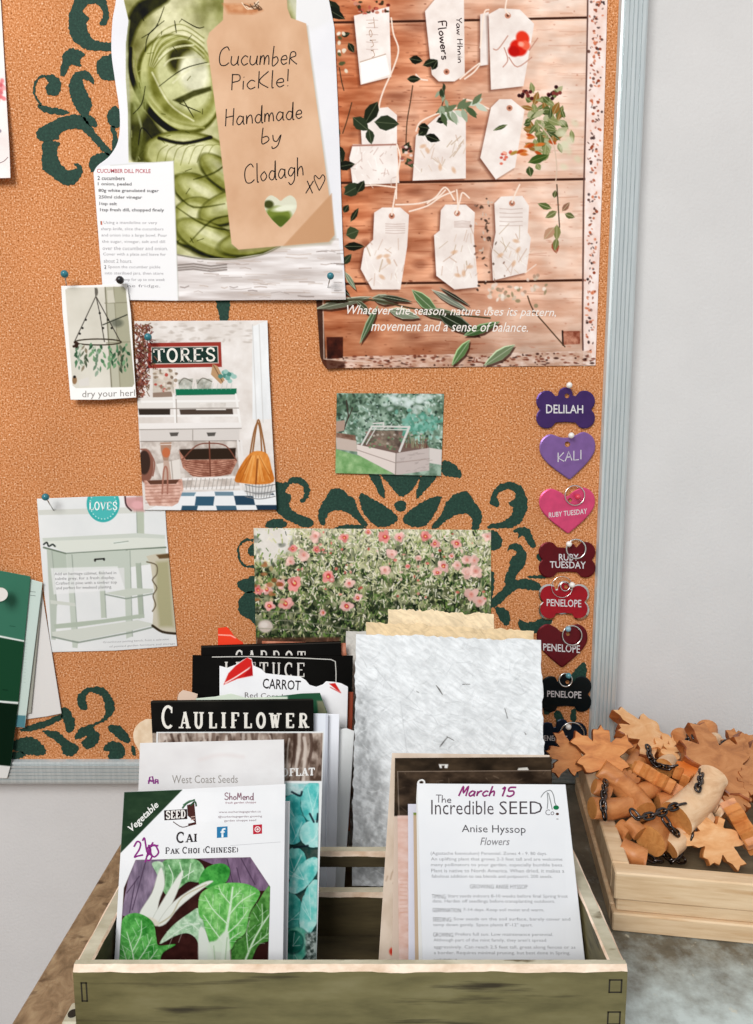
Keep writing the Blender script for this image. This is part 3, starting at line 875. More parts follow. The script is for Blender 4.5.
# jar
jar = k([(96, -90), (98, 0), (112, 60), (104, 130), (104, 230), (110, 320), (112, 470), (238, 470), (250, 735), (330, 748), (420, 748), (500, 735), (548, 712), (580, 690), (600, -90)])
s.poly(jar, (214, 216, 206))
s.grain(jar, (170, 172, 118), (224, 222, 186), 34, 40, 9, .9, 2.2)
s.setclip(jar)
s.grain(k([(96, 0), (180, 0), (120, 300), (104, 300)]), (120, 118, 70), (190, 188, 140), 30, 30, 10, .7, 2, soft=14)
G1, G2, G3, GD, GL = (134, 136, 78), (166, 168, 106), (200, 202, 150), (56, 58, 24), (228, 228, 196)
# murky spaces between slices
for p in ([(110, 150), (150, 60), (230, 0), (150, 0), (108, 60)], [(120, 300), (170, 330), (230, 400), (340, 410), (360, 460), (240, 440), (150, 470), (112, 440)], [(240, 520), (330, 500), (380, 540), (300, 560)], [(300, 600), (400, 610), (395, 650), (300, 650)], [(245, 690), (330, 745), (420, 745), (420, 700)]):
    s.poly(k(smooth(p, 5, True)), (70, 72, 34), 4, .85)
# big curled slice
s.blob(*k([(258, 245)])[0], 41, 52, (120, 122, 62), -24, 2)
s.blob(*k([(262, 240)])[0], 38, 49, G3, -24, 2)
s.blob(*k([(268, 235)])[0], 33, 43, G2, -24, 4)
s.blob(*k([(272, 225)])[0], 26, 36, (210, 212, 168), -24, 5)
s.blob(*k([(262, 165)])[0], 12, 16, (96, 96, 48), 20, 6)
s.blob(*k([(300, 210)])[0], 15, 20, (232, 232, 208), -10, 6)
s.stroke(k(smooth([(118, 140), (118, 210), (150, 290), (205, 355), (270, 392), (345, 398)], 5)), [3, 5, 6, 6, 4], (60, 62, 24), 1.6)
s.stroke(k(smooth([(128, 150), (140, 230), (180, 300), (240, 350), (330, 370)], 5)), [1, 3, 3, 2], (176, 178, 120), 1.4)
for i in range(9):
    a = i / 8; s.stroke(k(smooth([(170 + 16 * a, 190 + 6 * a), (190 + 40 * a, 110 + 40 * a), (260 + 30 * a, 70 + 70 * a), (330, 110 + 60 * a)], 5)), 1.0, GL if i % 2 else G1, 1.0, .6)
for q in ([(180, 210), (230, 300), (300, 350)], [(200, 170), (240, 140), (300, 130)], [(215, 190), (240, 170), (320, 165)], [(240, 240), (290, 200), (345, 185)]):
    s.stroke(k(smooth(q, 5)), 1.8, GL, 1.2, .8)
s.poly(k([(240, 290), (300, 262), (350, 250), (352, 262), (300, 280), (262, 300)]), (84, 86, 48), 2, .8)
# second slice below
s.blob(*k([(285, 455)])[0], 46, 26, G1, 8, 2); s.blob(*k([(285, 452)])[0], 43, 22, G3, 8, 3); s.blob(*k([(290, 440)])[0], 30, 12, GL, 8, 5, .8)
for i in range(7):
    s.stroke(k(smooth([(190 + i * 24, 490 - i * 4), (200 + i * 26, 440 - i * 3), (225 + i * 26, 420)], 4)), .9, G1, 1, .5)
s.stroke(k(smooth([(200, 400), (270, 415), (350, 398)], 4)), 3, (48, 48, 20), 2)
# lower folded slices
for (cx, cy, rx, ry, an) in ((320, 560, 30, 16, 30), (300, 640, 22, 26, 50), (400, 600, 30, 15, -20), (345, 690, 36, 15, 24), (470, 700, 34, 12, -10), (380, 500, 26, 12, 40)):
    x, y = k([(cx, cy)])[0]
    s.blob(x, y + 1, rx + 1.4, ry + 1.4, (84, 88, 44), an, 2.5, .8); s.blob(x, y, rx, ry, G2, an, 2); s.blob(x + 1, y - 2, rx * .8, ry * .6, G3, an, 3); s.blob(x + 2, y - 3, rx * .5, ry * .25, GL, an, 3, .7)
for q in ([(300, 520), (360, 500), (400, 470)], [(250, 600), (330, 650), (420, 670)], [(290, 700), (350, 640), (400, 625)], [(250, 560), (300, 600), (390, 590)]):
    s.stroke(k(smooth(q, 4)), [.6, 1.8, .8], (70, 74, 34), 1.6, .6)
# left strip of jar glass
for q, wd_ in (([(112, 60), (106, 140), (112, 300), (116, 460)], 3), ([(128, 300), (150, 380), (135, 465)], 2)):
    s.stroke(k(smooth(q, 5)), wd_, (190, 194, 170), 2, .8)
s.blob(*k([(145, 290)])[0], 9, 22, (178, 184, 130), 10, 6, .8); s.blob(*k([(140, 420)])[0], 8, 16, (116, 120, 70), 0, 5, .8)
for q in ([(150, 110), (190, 80), (215, 20)], [(160, 150), (170, 100), (215, 60)], [(140, 420), (150, 370), (180, 400)], [(125, 330), (150, 300), (160, 250)], [(250, 95), (245, 60)], [(265, 55), (310, 80), (330, 78)], [(260, 300), (320, 325)], [(270, 290), (300, 340)], [(340, 180), (270, 200), (200, 250)]):
    s.stroke(k(smooth(q, 4)), [.5, 1.0, .5], (48, 50, 26), .8, .85)
for i in range(40):
    x = rr.uniform(110, 360); y = rr.uniform(20, 730); a = rr.uniform(0, 6.28); l = rr.uniform(8, 22)
    s.stroke(k([(x, y), (x + l * math.cos(a), y + l * math.sin(a))]), .7, rr.choice([(58, 60, 26), (210, 212, 170), (92, 96, 44)]), .8, .6)
jm = s.clip[..., None]
nz = vnoise(s.X, s.Y, 5, 77, 3)[..., None]; nz2 = vnoise(s.X, s.Y, 22, 78, 3)[..., None]
Cn = (s.C - 160) * 1.28 + 138 + (nz - .5) * 30 - np.clip(nz2 - .5, 0, 1) * 120
Cn = Cn * .80 + Cn.mean(-1, keepdims=True) * .20 + np.array((3, 2, -2.))
s.C[:] = s.C * (1 - jm) + np.clip(Cn, 22, 245) * jm
s.setclip()
s.stroke(k(smooth([(250, 737), (330, 750), (420, 750), (500, 737), (550, 714)], 5)), 1.4, (120, 118, 96), 1, .8)
s.poly(k([(572, 0), (600, -90), (690, -90), (700, 60), (640, 90), (600, 60)]), (226, 226, 226), 6, .5)
# kraft tag
tagp = k([(345, 95), (385, 58), (388, -30), (568, -30), (572, 25), (582, 52), (626, 68), (636, 150), (708, 680), (692, 700), (430, 723), (410, 706), (372, 380), (338, 120)])
s.poly([(x + 1.5, y + 2.5) for x, y in tagp], (150, 140, 110), 3, .5)
s.grain(tagp, (206, 166, 134), (222, 186, 156), 26, 34, 12)
s.poly(k([(560, 712), (700, 560), (708, 680), (692, 700)]), (196, 152, 116), 1.5, .85)
s.grain(k([(384, 10), (470, 12), (500, 30), (470, 42), (400, 38)]), (176, 110, 70), (214, 160, 120), 8, 8, 4, .9, soft=4)
for i in range(8):
    s.stroke(k(smooth([(440 + i * 6, 8 + i % 3 * 5), (455 + i * 5, 26 - i % 2 * 8), (470 + i * 4, 20 + i), (488, 2 + i * 4)], 4)), .9, rr.choice([(240, 226, 206), (90, 66, 48), (200, 170, 140)]), .7, .9)
hx, hy = k([(552, 612)])[0]
heart = lambda cx, cy, w, h, dip=.28: smooth([(cx, cy - h * .5 + h * dip * .62), (cx + w * .12, cy - h * .42), (cx + w * .3, cy - h * .5), (cx + w * .46, cy - h * .36), (cx + w * .48, cy - h * .1), (cx + w * .34, cy + h * .16), (cx + w * .06, cy + h * .46), (cx, cy + h * .5), (cx - w * .06, cy + h * .46), (cx - w * .34, cy + h * .16), (cx - w * .48, cy - h * .1), (cx - w * .46, cy - h * .36), (cx - w * .3, cy - h * .5), (cx - w * .12, cy - h * .42)], 4, True)
hp = heart(hx, hy, 33, 32)
s.poly(hp, (216, 216, 196)); s.setclip(hp)
s.blob(hx - 2, hy + 4, 13, 9, (120, 134, 60), 10, 3); s.blob(hx + 4, hy - 3, 12, 3, (228, 230, 210), -8, 2); s.blob(hx, hy + 10, 10, 6, (88, 104, 40), 0, 3); s.blob(hx - 12, hy - 7, 5, 4, (72, 76, 36), 0, 2); s.setclip()
for t, x, y, h, wd_, rot in (('CucumbeR', 370, 190, 54, 232, -1), ('PicKle!', 404, 262, 50, 176, -4), ('Handmade', 390, 366, 50, 228, -6), ('by', 492, 414, 44, 66, -2), ('Clodagh', 446, 532, 54, 178, -8), ('X', 622, 560, 52, 30, 0)):
    x0, y0 = k([(x, y)])[0]
    s.hand(t, x0, y0, h / 2.896, wd_ / 2.896, 1.15, INK, rot, .12)
s.oline(k([(664, 552), (650, 520), (652, 508), (664, 518), (674, 506), (680, 520), (664, 552)]), 1.0, INK)
# recipe card
card = k([(10, 492), (40, 480), (242, 466), (256, 870), (42, 868), (24, 680)])
s.poly(card, (240, 240, 242)); s.stroke(k([(242, 466), (256, 870)]), .8, (176, 176, 166), 1.4, .6); s.stroke(k([(60, 479), (242, 466)]), .7, (196, 196, 190), 1.4, .6)
s.layer = 2
k9 = cr(90, 150, 6.4)
def line(t, x0, x1, y0, y1, c, bold=0): s.text(t, None, c, bold=bold, quad=k9([(x0, y0), (x1, y0 + 2), (x1, y1 + 2), (x0, y1)]))
line('CUCUMBER DILL PICKLE', 44, 388, 120, 146, (190, 84, 96), .01)
for t, x0, x1, y in (('2 cucumbers', 48, 222, 166), ('1 onion, peeled', 50, 266, 206), ('80g white granulated sugar', 54, 440, 248), ('250ml cider vinegar', 56, 334, 290), ('1tsp salt', 60, 172, 332), ('1tsp fresh dill, chopped finely', 64, 474, 372)):
    line(t, x0, x1, y, y + 26, (84, 82, 84), .012)
for i, (t, x1) in enumerate((('1 Using a mandoline or very', 430), ('sharp knife, slice the cucumbers', 470), ('and onion into a large bowl. Pour', 494), ('the sugar, vinegar, salt and dill', 480), ('over the cucumber and onion.', 498), ('Cover with a plate and leave for', 486), ('about 2 hours.', 270), ('2 Spoon the cucumber pickle', 450), ('into sterilised jars, then store', 470), ('and keep for up to one week', 480), ('in the fridge.', 450))):
    y = 454 + i * 40.5; x0 = 66 + i * 3.6 + (60 if i > 8 else 0)
    line(t, x0, x1, y, y + 24, (168, 166, 170))
line('1', 68, 78, 454, 478, (200, 120, 100)); line('2', 92, 104, 736, 760, (90, 86, 88))
s.build(M_PRINT, 'recipe page showing cucumber pickle jar with handwritten kraft tag, cut to jar outline', 'recipe page')

# ---------------------------------------------------------------- poster of plant tags on planks
left = [(310, -30), (311, 100), (314, 240), (316, 298), (320, 356), (323, 364), (327, 369)]
right = [(609, -30), (607.5, 0), (602, 190), (595.5, 365.5)]
s = Sheet('poster', BOARD, left=left, right=right, top=[(310, -30), (609, -30)], bottom=[(327, 369), (345, 368), (460, 367), (595.5, 365.5)], dens=1.7, bg=(206, 134, 100), off=.0006,
          curl=lambda x, y: .0025 * np.clip((y - 300) / 70, 0, 1) ** 2 * np.clip((470 - x) / 150, 0, 1))
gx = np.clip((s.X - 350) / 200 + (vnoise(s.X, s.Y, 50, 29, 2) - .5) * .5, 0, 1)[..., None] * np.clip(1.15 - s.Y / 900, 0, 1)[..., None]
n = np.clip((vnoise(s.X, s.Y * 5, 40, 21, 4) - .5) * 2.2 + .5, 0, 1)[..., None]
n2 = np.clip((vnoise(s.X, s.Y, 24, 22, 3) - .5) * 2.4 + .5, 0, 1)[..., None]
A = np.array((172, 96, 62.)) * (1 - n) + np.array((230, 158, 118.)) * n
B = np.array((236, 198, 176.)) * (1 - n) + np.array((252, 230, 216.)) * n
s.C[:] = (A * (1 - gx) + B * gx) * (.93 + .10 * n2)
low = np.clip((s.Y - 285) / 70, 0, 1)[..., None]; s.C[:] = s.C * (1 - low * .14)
rr = random.Random(11)
for i in range(260):                                   # grain
    x = rr.uniform(312, 585); y = rr.uniform(0, 360); l = rr.uniform(8, 40)
    s.stroke([(x, y), (x + l / 2, y + rr.uniform(-1, 1)), (x + l, y + rr.uniform(-1, 1))], rr.uniform(.5, 1.1), (130, 64, 40) if x < 470 else (196, 140, 116), .8, rr.uniform(.15, .5))
for i in range(60):
    s.blob(rr.uniform(320, 480), rr.uniform(20, 350), rr.uniform(4, 16), rr.uniform(1.5, 5), (104, 48, 30), 0, 4, .4)
for i in range(400):
    x, y = rr.uniform(320, 585), rr.uniform(0, 355); s.blob(x, y, rr.uniform(.5, 2.4), rr.uniform(.4, .9), (110, 56, 38) if x < 480 else (190, 130, 108), 0, .8, rr.uniform(.2, .6))
for ya, yb in ((22.5, 17.5), (183, 179), (284, 280)):
    s.stroke([(330, ya), (460, (ya + yb) / 2 + .5), (587, yb)], 2.4, (62, 34, 24), .9, .95); s.stroke([(330, ya + 2.2), (587, yb + 2.2)], .8, (232, 190, 160), 1, .5)
# distressed border: right strip, base strip, corner marks
s.grain([(588, -30), (609, -30), (596, 366), (583, 366)], (238, 212, 202), (250, 238, 234), 8, 12, 4, 1, 2)
s.stroke([(588, -30), (587.5, 20), (586, 100), (583.5, 200), (582.5, 330), (583, 350)], 1.6, (104, 76, 70), .8)
for i in range(240):
    t = rr.random() ** 1.3; y = t * 365; x = 588 + (1 - t) * 10 * rr.random() - 4 * t + rr.uniform(0, 9)
    s.blob(min(x, 606 - 11 * t), y, rr.uniform(.5, 1.8), rr.uniform(.5, 1.6), rr.choice([(150, 70, 44), (190, 110, 80), (96, 64, 56), (60, 44, 44), (214, 130, 96)]), rr.uniform(0, 90), .7, rr.uniform(.5, 1))
s.grain([(326, 357), (590, 351), (594, 366), (327, 370)], (196, 160, 140), (240, 222, 212), 9, 5, 6, .75, 2.4)
for i in range(200):
    x = rr.uniform(326, 594); s.blob(x, rr.uniform(356, 368) - (x - 326) * .012, rr.uniform(.6, 2.6), rr.uniform(.4, 1.2), rr.choice([(64, 36, 30), (120, 66, 50), (150, 96, 76)]), 0, .7, .8)
s.poly([(316, 298), (322, 298), (326, 362), (320, 358)], (58, 40, 34), 1.5, .85); s.poly([(318, 358), (345, 362), (345, 370), (326, 370)], (70, 40, 30), 2, .8)
s.stroke([(323, 300), (324, 359), (370, 362)], .9, (226, 206, 192), .8, .8)
s.grain([(326.5, 337), (343, 337), (343, 358), (327, 359)], (46, 26, 22), (92, 46, 34), 6, 6, 2)
s.grain([(562, 331), (580, 331), (580, 344), (563, 345)], (122, 60, 44), (206, 150, 126), 5, 5, 3); s.stroke([(562.5, 331), (563, 345)], 1.6, (44, 30, 28))
kA, kB, kC, kD = cr(310, 0, 4.43), cr(460, 0, 4.183), cr(310, 190, 4.43), cr(440, 190, 3.765)


def plank_tag(pts, hole=None, col=(240, 228, 222)):
    s.poly([(x - 2, y + 2) for x, y in pts], (86, 44, 32), 3.5, .6)
    s.poly(pts, col, .8)
    ptsa = np.array(pts); s.grain(pts, np.array(col) - 14, (250, 244, 240), 14, 14, 5, .8)
    if hole:
        s.blob(*hole, 3.0, 3.0, (198, 140, 116)); s.blob(*hole, 1.3, 1.3, (110, 66, 52))


plank_tag(kA([(195, 70), (350, 30), (360, 340), (225, 375)])); s.poly(kA([(222, 275), (335, 240), (355, 330), (230, 372)]), (250, 247, 244))
s.stroke(kA([(222, 275), (335, 240)]), .8, (180, 150, 130), .8)
for i in range(30): s.blob(*kA([(rr.uniform(190, 350), rr.uniform(-10, 60))])[0], rr.uniform(.8, 2.4), rr.uniform(.8, 2), rr.choice([(120, 50, 40), (186, 96, 80), (70, 60, 40), (200, 140, 120)]), 0, .8)
plank_tag(kA([(510, 50), (560, -10), (600, -120), (680, -120), (685, 330), (640, 360), (570, 360), (540, 330)]), kA([(605, 318)])[0])
plank_tag(kB([(85, 60), (120, 50), (118, 270), (85, 275)])); plank_tag(kB([(120, 60), (165, 35), (250, 40), (310, 100), (265, 360), (130, 375)]), kB([(200, 65)])[0])
for cx, cy, r_, c_ in ((245, 200, 9, (214, 44, 30)), (262, 160, 7.5, (226, 66, 44)), (225, 215, 6, (188, 30, 24)), (275, 190, 5, (236, 110, 84)), (255, 185, 3, (250, 170, 150))): s.blob(*kB([(cx, cy)])[0], r_, r_ * .85, c_, rr.uniform(0, 90), 2)
for q in ([(185, 200), (200, 250), (180, 280)], [(205, 240), (240, 280), (300, 240)], [(290, 210), (325, 160)], [(200, 150), (160, 205), (140, 205)]): s.stroke(kB(smooth(q, 4)), 1.1, (186, 130, 112), .8, .8)
plank_tag(kA([(190, 640), (230, 640), (225, 560), (300, 480), (345, 475), (385, 510), (385, 640), (395, 810), (190, 820), (175, 700)]))
for i in range(34): x, y = rr.uniform(185, 385), rr.uniform(640, 810); s.stroke(kA([(x, y), (x + rr.uniform(-20, 20), y + rr.uniform(-40, 40))]), .8, rr.choice([(206, 186, 176), (190, 160, 150), (252, 250, 248)]), .8, .6)
s.stroke(kA([(190, 645), (390, 640)]), 1.6, (140, 74, 56), 1, .7)
plank_tag(kA([(455, 800), (470, 600), (560, 520), (620, 480), (690, 520), (690, 790)]))
plank_tag(kB([(85, 660), (130, 450), (165, 415), (215, 415), (270, 460), (230, 700), (150, 750)]), kB([(207, 452)])[0])
for i in range(12): s.blob(*kB([(rr.uniform(165, 215), rr.uniform(620, 690))])[0], 1.6, 1.3, rr.choice([(220, 120, 100), (200, 90, 80), (240, 180, 160)]), 0, 1)
plank_tag(kC([(285, 100), (320, 78), (400, 78), (438, 110), (430, 250), (400, 440), (275, 440), (225, 350), (240, 260), (280, 220)]), kC([(362, 115)])[0])
plank_tag(kC([(580, 90), (600, 65), (690, 65), (730, 100), (725, 200), (745, 430), (640, 440), (560, 380), (550, 200), (575, 180)]), kC([(652, 103)])[0])
plank_tag(kD([(205, 50), (230, 25), (310, 22), (335, 60), (330, 160), (342, 180), (325, 310), (200, 340), (195, 240), (210, 160)]), kD([(271, 50)])[0])
for kk, x0, x1, y0, y1 in ((kC, 245, 420, 240, 430), (kC, 560, 735, 190, 420), (kD, 205, 330, 165, 325), (kA, 480, 690, 620, 780)):
    for i in range(26):
        x, y = rr.uniform(x0, x1), rr.uniform(y0, y1); a = rr.uniform(.6, 2.6); l = rr.uniform(15, 60)
        s.stroke(kk([(x, y), (x + l * math.cos(a), y - l * math.sin(a))]), rr.uniform(.5, 1.2), rr.choice([(214, 190, 170), (196, 164, 144), (250, 246, 240), (176, 150, 120)]), .8, .6)
    for i in range(4): s.blob(*kk([(rr.uniform(x0 + 20, x1 - 20), rr.uniform(y0 + 20, y1 - 20))])[0], 3.2, 1.8, (214, 170, 136), rr.uniform(0, 180), 1.6, .7)
for kk, x0, x1, y0, y1 in ((kC, 335, 420, 150, 200), (kC, 640, 710, 140, 170), (kD, 225, 310, 70, 150), (kA, 250, 300, 90, 250)):      # faint pencil on the tags
    for i in range(5): y = y0 + (y1 - y0) * i / 5; s.stroke(kk([(x0, y), ((x0 + x1) / 2, y + rr.uniform(-3, 3)), (x1, y)]), .7, (170, 140, 130), .8, .5)
# string
for kk, q in ((kA, [(360, 80), (370, 150), (392, 220), (370, 300), (330, 390), (310, 450), (305, 490)]), (kA, [(385, 640), (400, 700), (385, 790), (382, 880)]), (kA, [(470, 330), (490, 350), (520, 355)]), (kA, [(470, 580), (490, 540), (560, 505), (640, 480), (740, 460)]), (kA, [(640, 886), (600, 830), (560, 870), (520, 900)]),
              (kB, [(0, 330), (60, 280), (85, 265), (60, 300), (20, 330)]), (kB, [(120, 40), (100, 60), (85, 200)]), (kB, [(15, 415), (60, 425), (120, 455)]), (kB, [(195, 0), (190, 40), (205, 60)]), (kC, [(380, 0), (370, 60), (362, 110)]), (kC, [(380, 65), (480, 60), (560, 35), (600, 0)]), (kC, [(440, 95), (520, 70), (580, 30), (640, 5)]), (kC, [(650, 0), (655, 60), (652, 100)]),
              (kD, [(60, 90), (75, 40), (85, 10), (110, 30)]), (kD, [(271, 48), (285, 10), (300, -20)]), (kA, [(230, 825), (290, 820), (380, 830)])):
    s.stroke(kk(smooth(q, 5)), 1.5, (244, 226, 212), .8)
# foliage
DG = [(38, 44, 30), (52, 62, 44), (66, 78, 52), (30, 34, 24)]
for kk, x, y, l, w_, a in ((kA, 300, 450, 120, 60, 120), (kA, 285, 540, 110, 70, 5), (kA, 190, 520, 90, 60, 40), (kA, 260, 570, 70, 40, 80), (kA, 120, 640, 90, 50, 75), (kA, 120, 740, 80, 45, -10), (kA, 150, 830, 90, 50, 5), (kA, 120, 560, 60, 40, 100), (kA, 80, 0, 100, 60, 60), (kA, 60, 30, 110, 50, 30), (kA, 170, 190, 50, 30, 60), (kA, 140, 160, 40, 24, -20),
                          (kA, 430, 350, 60, 34, 0), (kA, 440, 260, 60, 40, 10), (kA, 500, 290, 70, 36, -20), (kA, 540, 310, 50, 30, -60), (kA, 410, 680, 60, 30, -60), (kA, 430, 700, 50, 30, 60), (kA, 480, 600, 60, 40, -40), (kA, 510, 600, 70, 40, 20), (kA, 480, 560, 50, 40, 10), (kA, 560, 540, 60, 34, -20),
                          (kC, 150, 100, 40, 30, -60), (kC, 180, 140, 70, 26, -60), (kC, 160, 200, 60, 60, -20), (kC, 150, 250, 90, 40, 0), (kC, 145, 330, 60, 34, -50), (kC, 150, 20, 90, 60, -30), (kC, 210, 10, 60, 40, -60)):
    leafshape(s, *kk([(x, y)])[0], l / 4.43, w_ / 4.43, a, rr.choice(DG), (120, 128, 100))
for kk, q in ((kA, [(455, 380), (445, 450), (430, 540), (425, 640)]), (kA, [(185, 455), (165, 530), (145, 590)]), (kA, [(590, 370), (595, 420), (580, 480), (560, 500)]), (kA, [(130, 300), (140, 360), (150, 400)])): s.stroke(kk(smooth(q, 4)), 1.0, (70, 54, 40), .8)
for i in range(16):
    t = i / 15; x, y = 560 + 170 * t, 500 - 10 * t - 30 * t * t
    leafshape(s, *kA([(x, y)])[0], 15, 6, rr.choice([-50, 50, 30, -30, 70, -70]), rr.choice([(160, 172, 150), (196, 206, 190), (108, 122, 92), (80, 96, 66)]))
for i in range(9): leafshape(s, *kA([(rr.uniform(575, 600), rr.uniform(365, 480))])[0], 9, 3.5, rr.uniform(50, 130), rr.choice([(86, 100, 76), (150, 164, 140), (56, 66, 48)]))
for i in range(12): s.blob(*kA([(rr.uniform(120, 160), rr.uniform(140, 320))])[0], 2.2, 1.6, rr.choice([(226, 216, 196), (236, 228, 214), (90, 92, 60)]), rr.uniform(0, 180), 1)
for i in range(14): s.blob(*kA([(rr.uniform(395, 450), rr.uniform(640, 730))])[0], 1.7, 1.4, rr.choice([(226, 206, 196), (90, 50, 50), (60, 60, 40), (160, 100, 90)]), 0, 1)
for i in range(85):
    leafshape(s, *kB([(rr.gauss(350, 42), rr.gauss(510, 78))])[0], rr.uniform(7, 17), rr.uniform(3.5, 8.5), rr.uniform(0, 360), rr.choice([(104, 116, 70), (140, 146, 98), (70, 84, 50), (176, 176, 140), (150, 110, 60), (92, 104, 60)]), (190, 190, 150))
for i in range(18): s.blob(*kB([(rr.choice([275, 390]) + rr.gauss(0, 16), 395 + rr.gauss(0, 14))])[0], 1.9, 1.9, rr.choice([(90, 40, 44), (130, 66, 60), (60, 30, 34)]), 0, .8)
for i in range(12): s.blob(*kB([(rr.gauss(300, 35), rr.gauss(600, 30))])[0], 4, 1.7, rr.choice([(186, 84, 40), (206, 120, 60), (176, 140, 70)]), rr.uniform(-30, 30), 1)
leafshape(s, *kB([(285, 680)])[0], 22, 9, -20, (70, 92, 44), (140, 150, 90))
for q in ([(330, 520), (350, 540), (390, 600), (405, 700), (400, 760)],): s.stroke(kB(smooth(q, 4)), 1.1, (214, 190, 170), .8)
for i in range(14): s.blob(*kB([(rr.gauss(450, 28), rr.gauss(600, 50))])[0], 4, 3, (216, 214, 186), rr.uniform(0, 90), 3, .6)
for (x, y, l, w_, a, c_) in ((430, 30, 30, 20, -80, (86, 92, 56)), (420, 70, 55, 26, 200, (96, 110, 64)), (440, 80, 50, 26, 150, (120, 124, 80)), (460, 80, 44, 22, -50, (150, 110, 90)), (470, 90, 40, 24, 20, (104, 110, 70)), (440, 130, 60, 30, 90, (136, 136, 88)), (430, 140, 60, 36, 130, (190, 150, 124)), (430, 190, 50, 30, 80, (164, 90, 70)), (440, 180, 50, 24, 100, (120, 124, 78))):
    leafshape(s, *kD([(x, y)])[0], l / 3.765, w_ / 3.765, a, c_, (200, 196, 160))
s.stroke(kD([(440, -20), (445, 60), (450, 140)]), 1.1, (70, 60, 44))
for i in range(46): s.blob(*kD([(170 + rr.gauss(0, 26), rr.uniform(20, 380))])[0], rr.uniform(.8, 2.2), rr.uniform(.6, 1.4), rr.choice([(96, 74, 62), (206, 190, 176), (140, 110, 96), (70, 56, 48)]), rr.uniform(0, 180), .8, .9)
for i in range(50): x = rr.uniform(170, 400); s.blob(*kD([(x, 385 + rr.gauss(0, 24) - (x - 170) * .1)])[0], rr.uniform(1, 2.8), rr.uniform(1, 2.2), rr.choice([(230, 210, 196), (206, 190, 170), (180, 150, 130), (150, 140, 110), (240, 228, 216)]), rr.uniform(0, 180), 1, .9)
s.stroke(kD(smooth([(330, 400), (350, 450), (400, 510), (470, 590)], 4)), 1.3, (90, 70, 54), .8)
# eucalyptus branch along the bottom
for (x0, y0, x1, y1, w_, c_) in ((316, 309, 372, 297, 7, (130, 132, 112)), (372, 298, 398, 302, 8, (116, 120, 98)), (356, 300, 372, 316, 5, (90, 96, 74)), (345, 272, 356, 290, 4, (150, 164, 136)), (388, 310, 420, 318, 8, (156, 166, 142)), (378, 306, 360, 344, 5, (96, 118, 84)), (412, 290, 440, 316, 9, (110, 140, 94)), (432, 290, 470, 312, 5, (150, 156, 140)),
                                 (420, 312, 462, 316, 8, (86, 98, 72)), (436, 312, 480, 336, 11, (58, 68, 50)), (464, 336, 500, 322, 7, (88, 120, 74)), (470, 340, 452, 366, 7, (116, 150, 96)), (515, 345, 484, 366, 8, (142, 160, 122)), (326, 296, 348, 300, 5, (64, 72, 54)), (350, 296, 336, 284, 4, (50, 56, 44)), (440, 288, 470, 306, 3, (44, 40, 32)), (380, 296, 412, 302, 4, (60, 66, 50))):
    l = math.hypot(x1 - x0, y1 - y0); a = math.degrees(math.atan2(y1 - y0, x1 - x0))
    w_ *= 1.35; leafshape(s, x0 + 1, y0 + 2, l, w_, a, (48, 26, 20), None, .7); leafshape(s, x0 - .4, y0 - .5, l, w_, a, np.minimum(np.array(c_) + 70, 235)); leafshape(s, x0, y0, l, w_ * .86, a, np.array(c_) * .84, (206, 212, 190))
s.stroke(smooth([(326, 302), (370, 300), (410, 308), (450, 314), (490, 318)], 4), 1.6, (74, 70, 50), .8)
s.layer = 2
for i, (x, y) in enumerate(kA([(0, 0)])): pass
s.hand('Yaw Hhnin', *kA([(648, 78)])[0], 5.5, 46, .9, (78, 60, 60), 88); s.hand('Flowers', *kA([(566, 92)])[0], 8, 40, 1.2, (66, 48, 48), 84)
s.hand('Tohn', *kA([(255, 78)])[0], 6, 42, .7, (196, 168, 150), 84)
s.text('Whatever the season, nature uses its pattern,', None, (240, 232, 226), shear=.32, bold=.004, quad=[(347, 305), (556, 308), (556, 319), (347, 317)])
s.text('movement and a sense of balance.', None, (240, 232, 226), shear=.32, bold=.004, quad=[(371, 320.5), (528, 322.5), (528, 332), (371, 331)])
s.build(M_PRINT, 'poster of white luggage tags and leaves on rustic planks, quotation along its bottom', 'poster')

# ---------------------------------------------------------------- garden store page
k = cr(40, 260, 3.012)
s = Sheet('magazine_page', BOARD, left=k([(284, 184), (290, 350), (298, 520), (312, 753)]), right=k([(685, 182), (690, 330), (702, 560), (713, 752)]), top=k([(284, 184), (480, 183), (685, 182)]), bottom=k([(312, 753), (520, 754), (713, 752)]), dens=2.1, bg=(232, 226, 222), off=.0022,
          curl=lambda x, y: .0018 * np.clip((x - 240) / 36, 0, 1) ** 2)
s.grain(None, (214, 206, 200), (240, 236, 234), 14, 14, 41, .9)
rr = random.Random(5)
for i in range(70): s.blob(*k([(rr.uniform(300, 640), rr.uniform(190, 250))])[0], rr.uniform(1, 4), rr.uniform(.5, 1.5), (190, 180, 172), 0, 1, .5)
s.grain(k([(640, 200), (685, 182), (700, 480), (640, 480)]), (226, 228, 230), (240, 242, 244), 8, 30, 3)
for x in (640, 660): s.stroke(k([(x, 195), (x + 12, 490)]), .8, (196, 194, 192), .8, .7)
sg = k([(325, 250), (545, 247), (548, 322), (325, 326)]); s.poly(sg, (156, 64, 54)); s.poly(k([(335, 262), (536, 259), (538, 311), (335, 314)]), (240, 236, 228)); s.poly(k([(337, 264), (534, 261), (536, 309), (337, 312)]), (40, 62, 56))
# dried wreath on the left
for i in range(430):
    y = rr.uniform(195, 420); x = 300 + rr.gauss(8, 14) - (10 if y > 330 else 0)
    s.stroke(k([(x, y), (x + rr.uniform(-14, 14), y + rr.uniform(-16, 16))]), rr.uniform(.6, 1.4), rr.choice([(92, 46, 42), (130, 72, 60), (66, 32, 34), (160, 104, 86), (110, 84, 60)]), .7, .9)
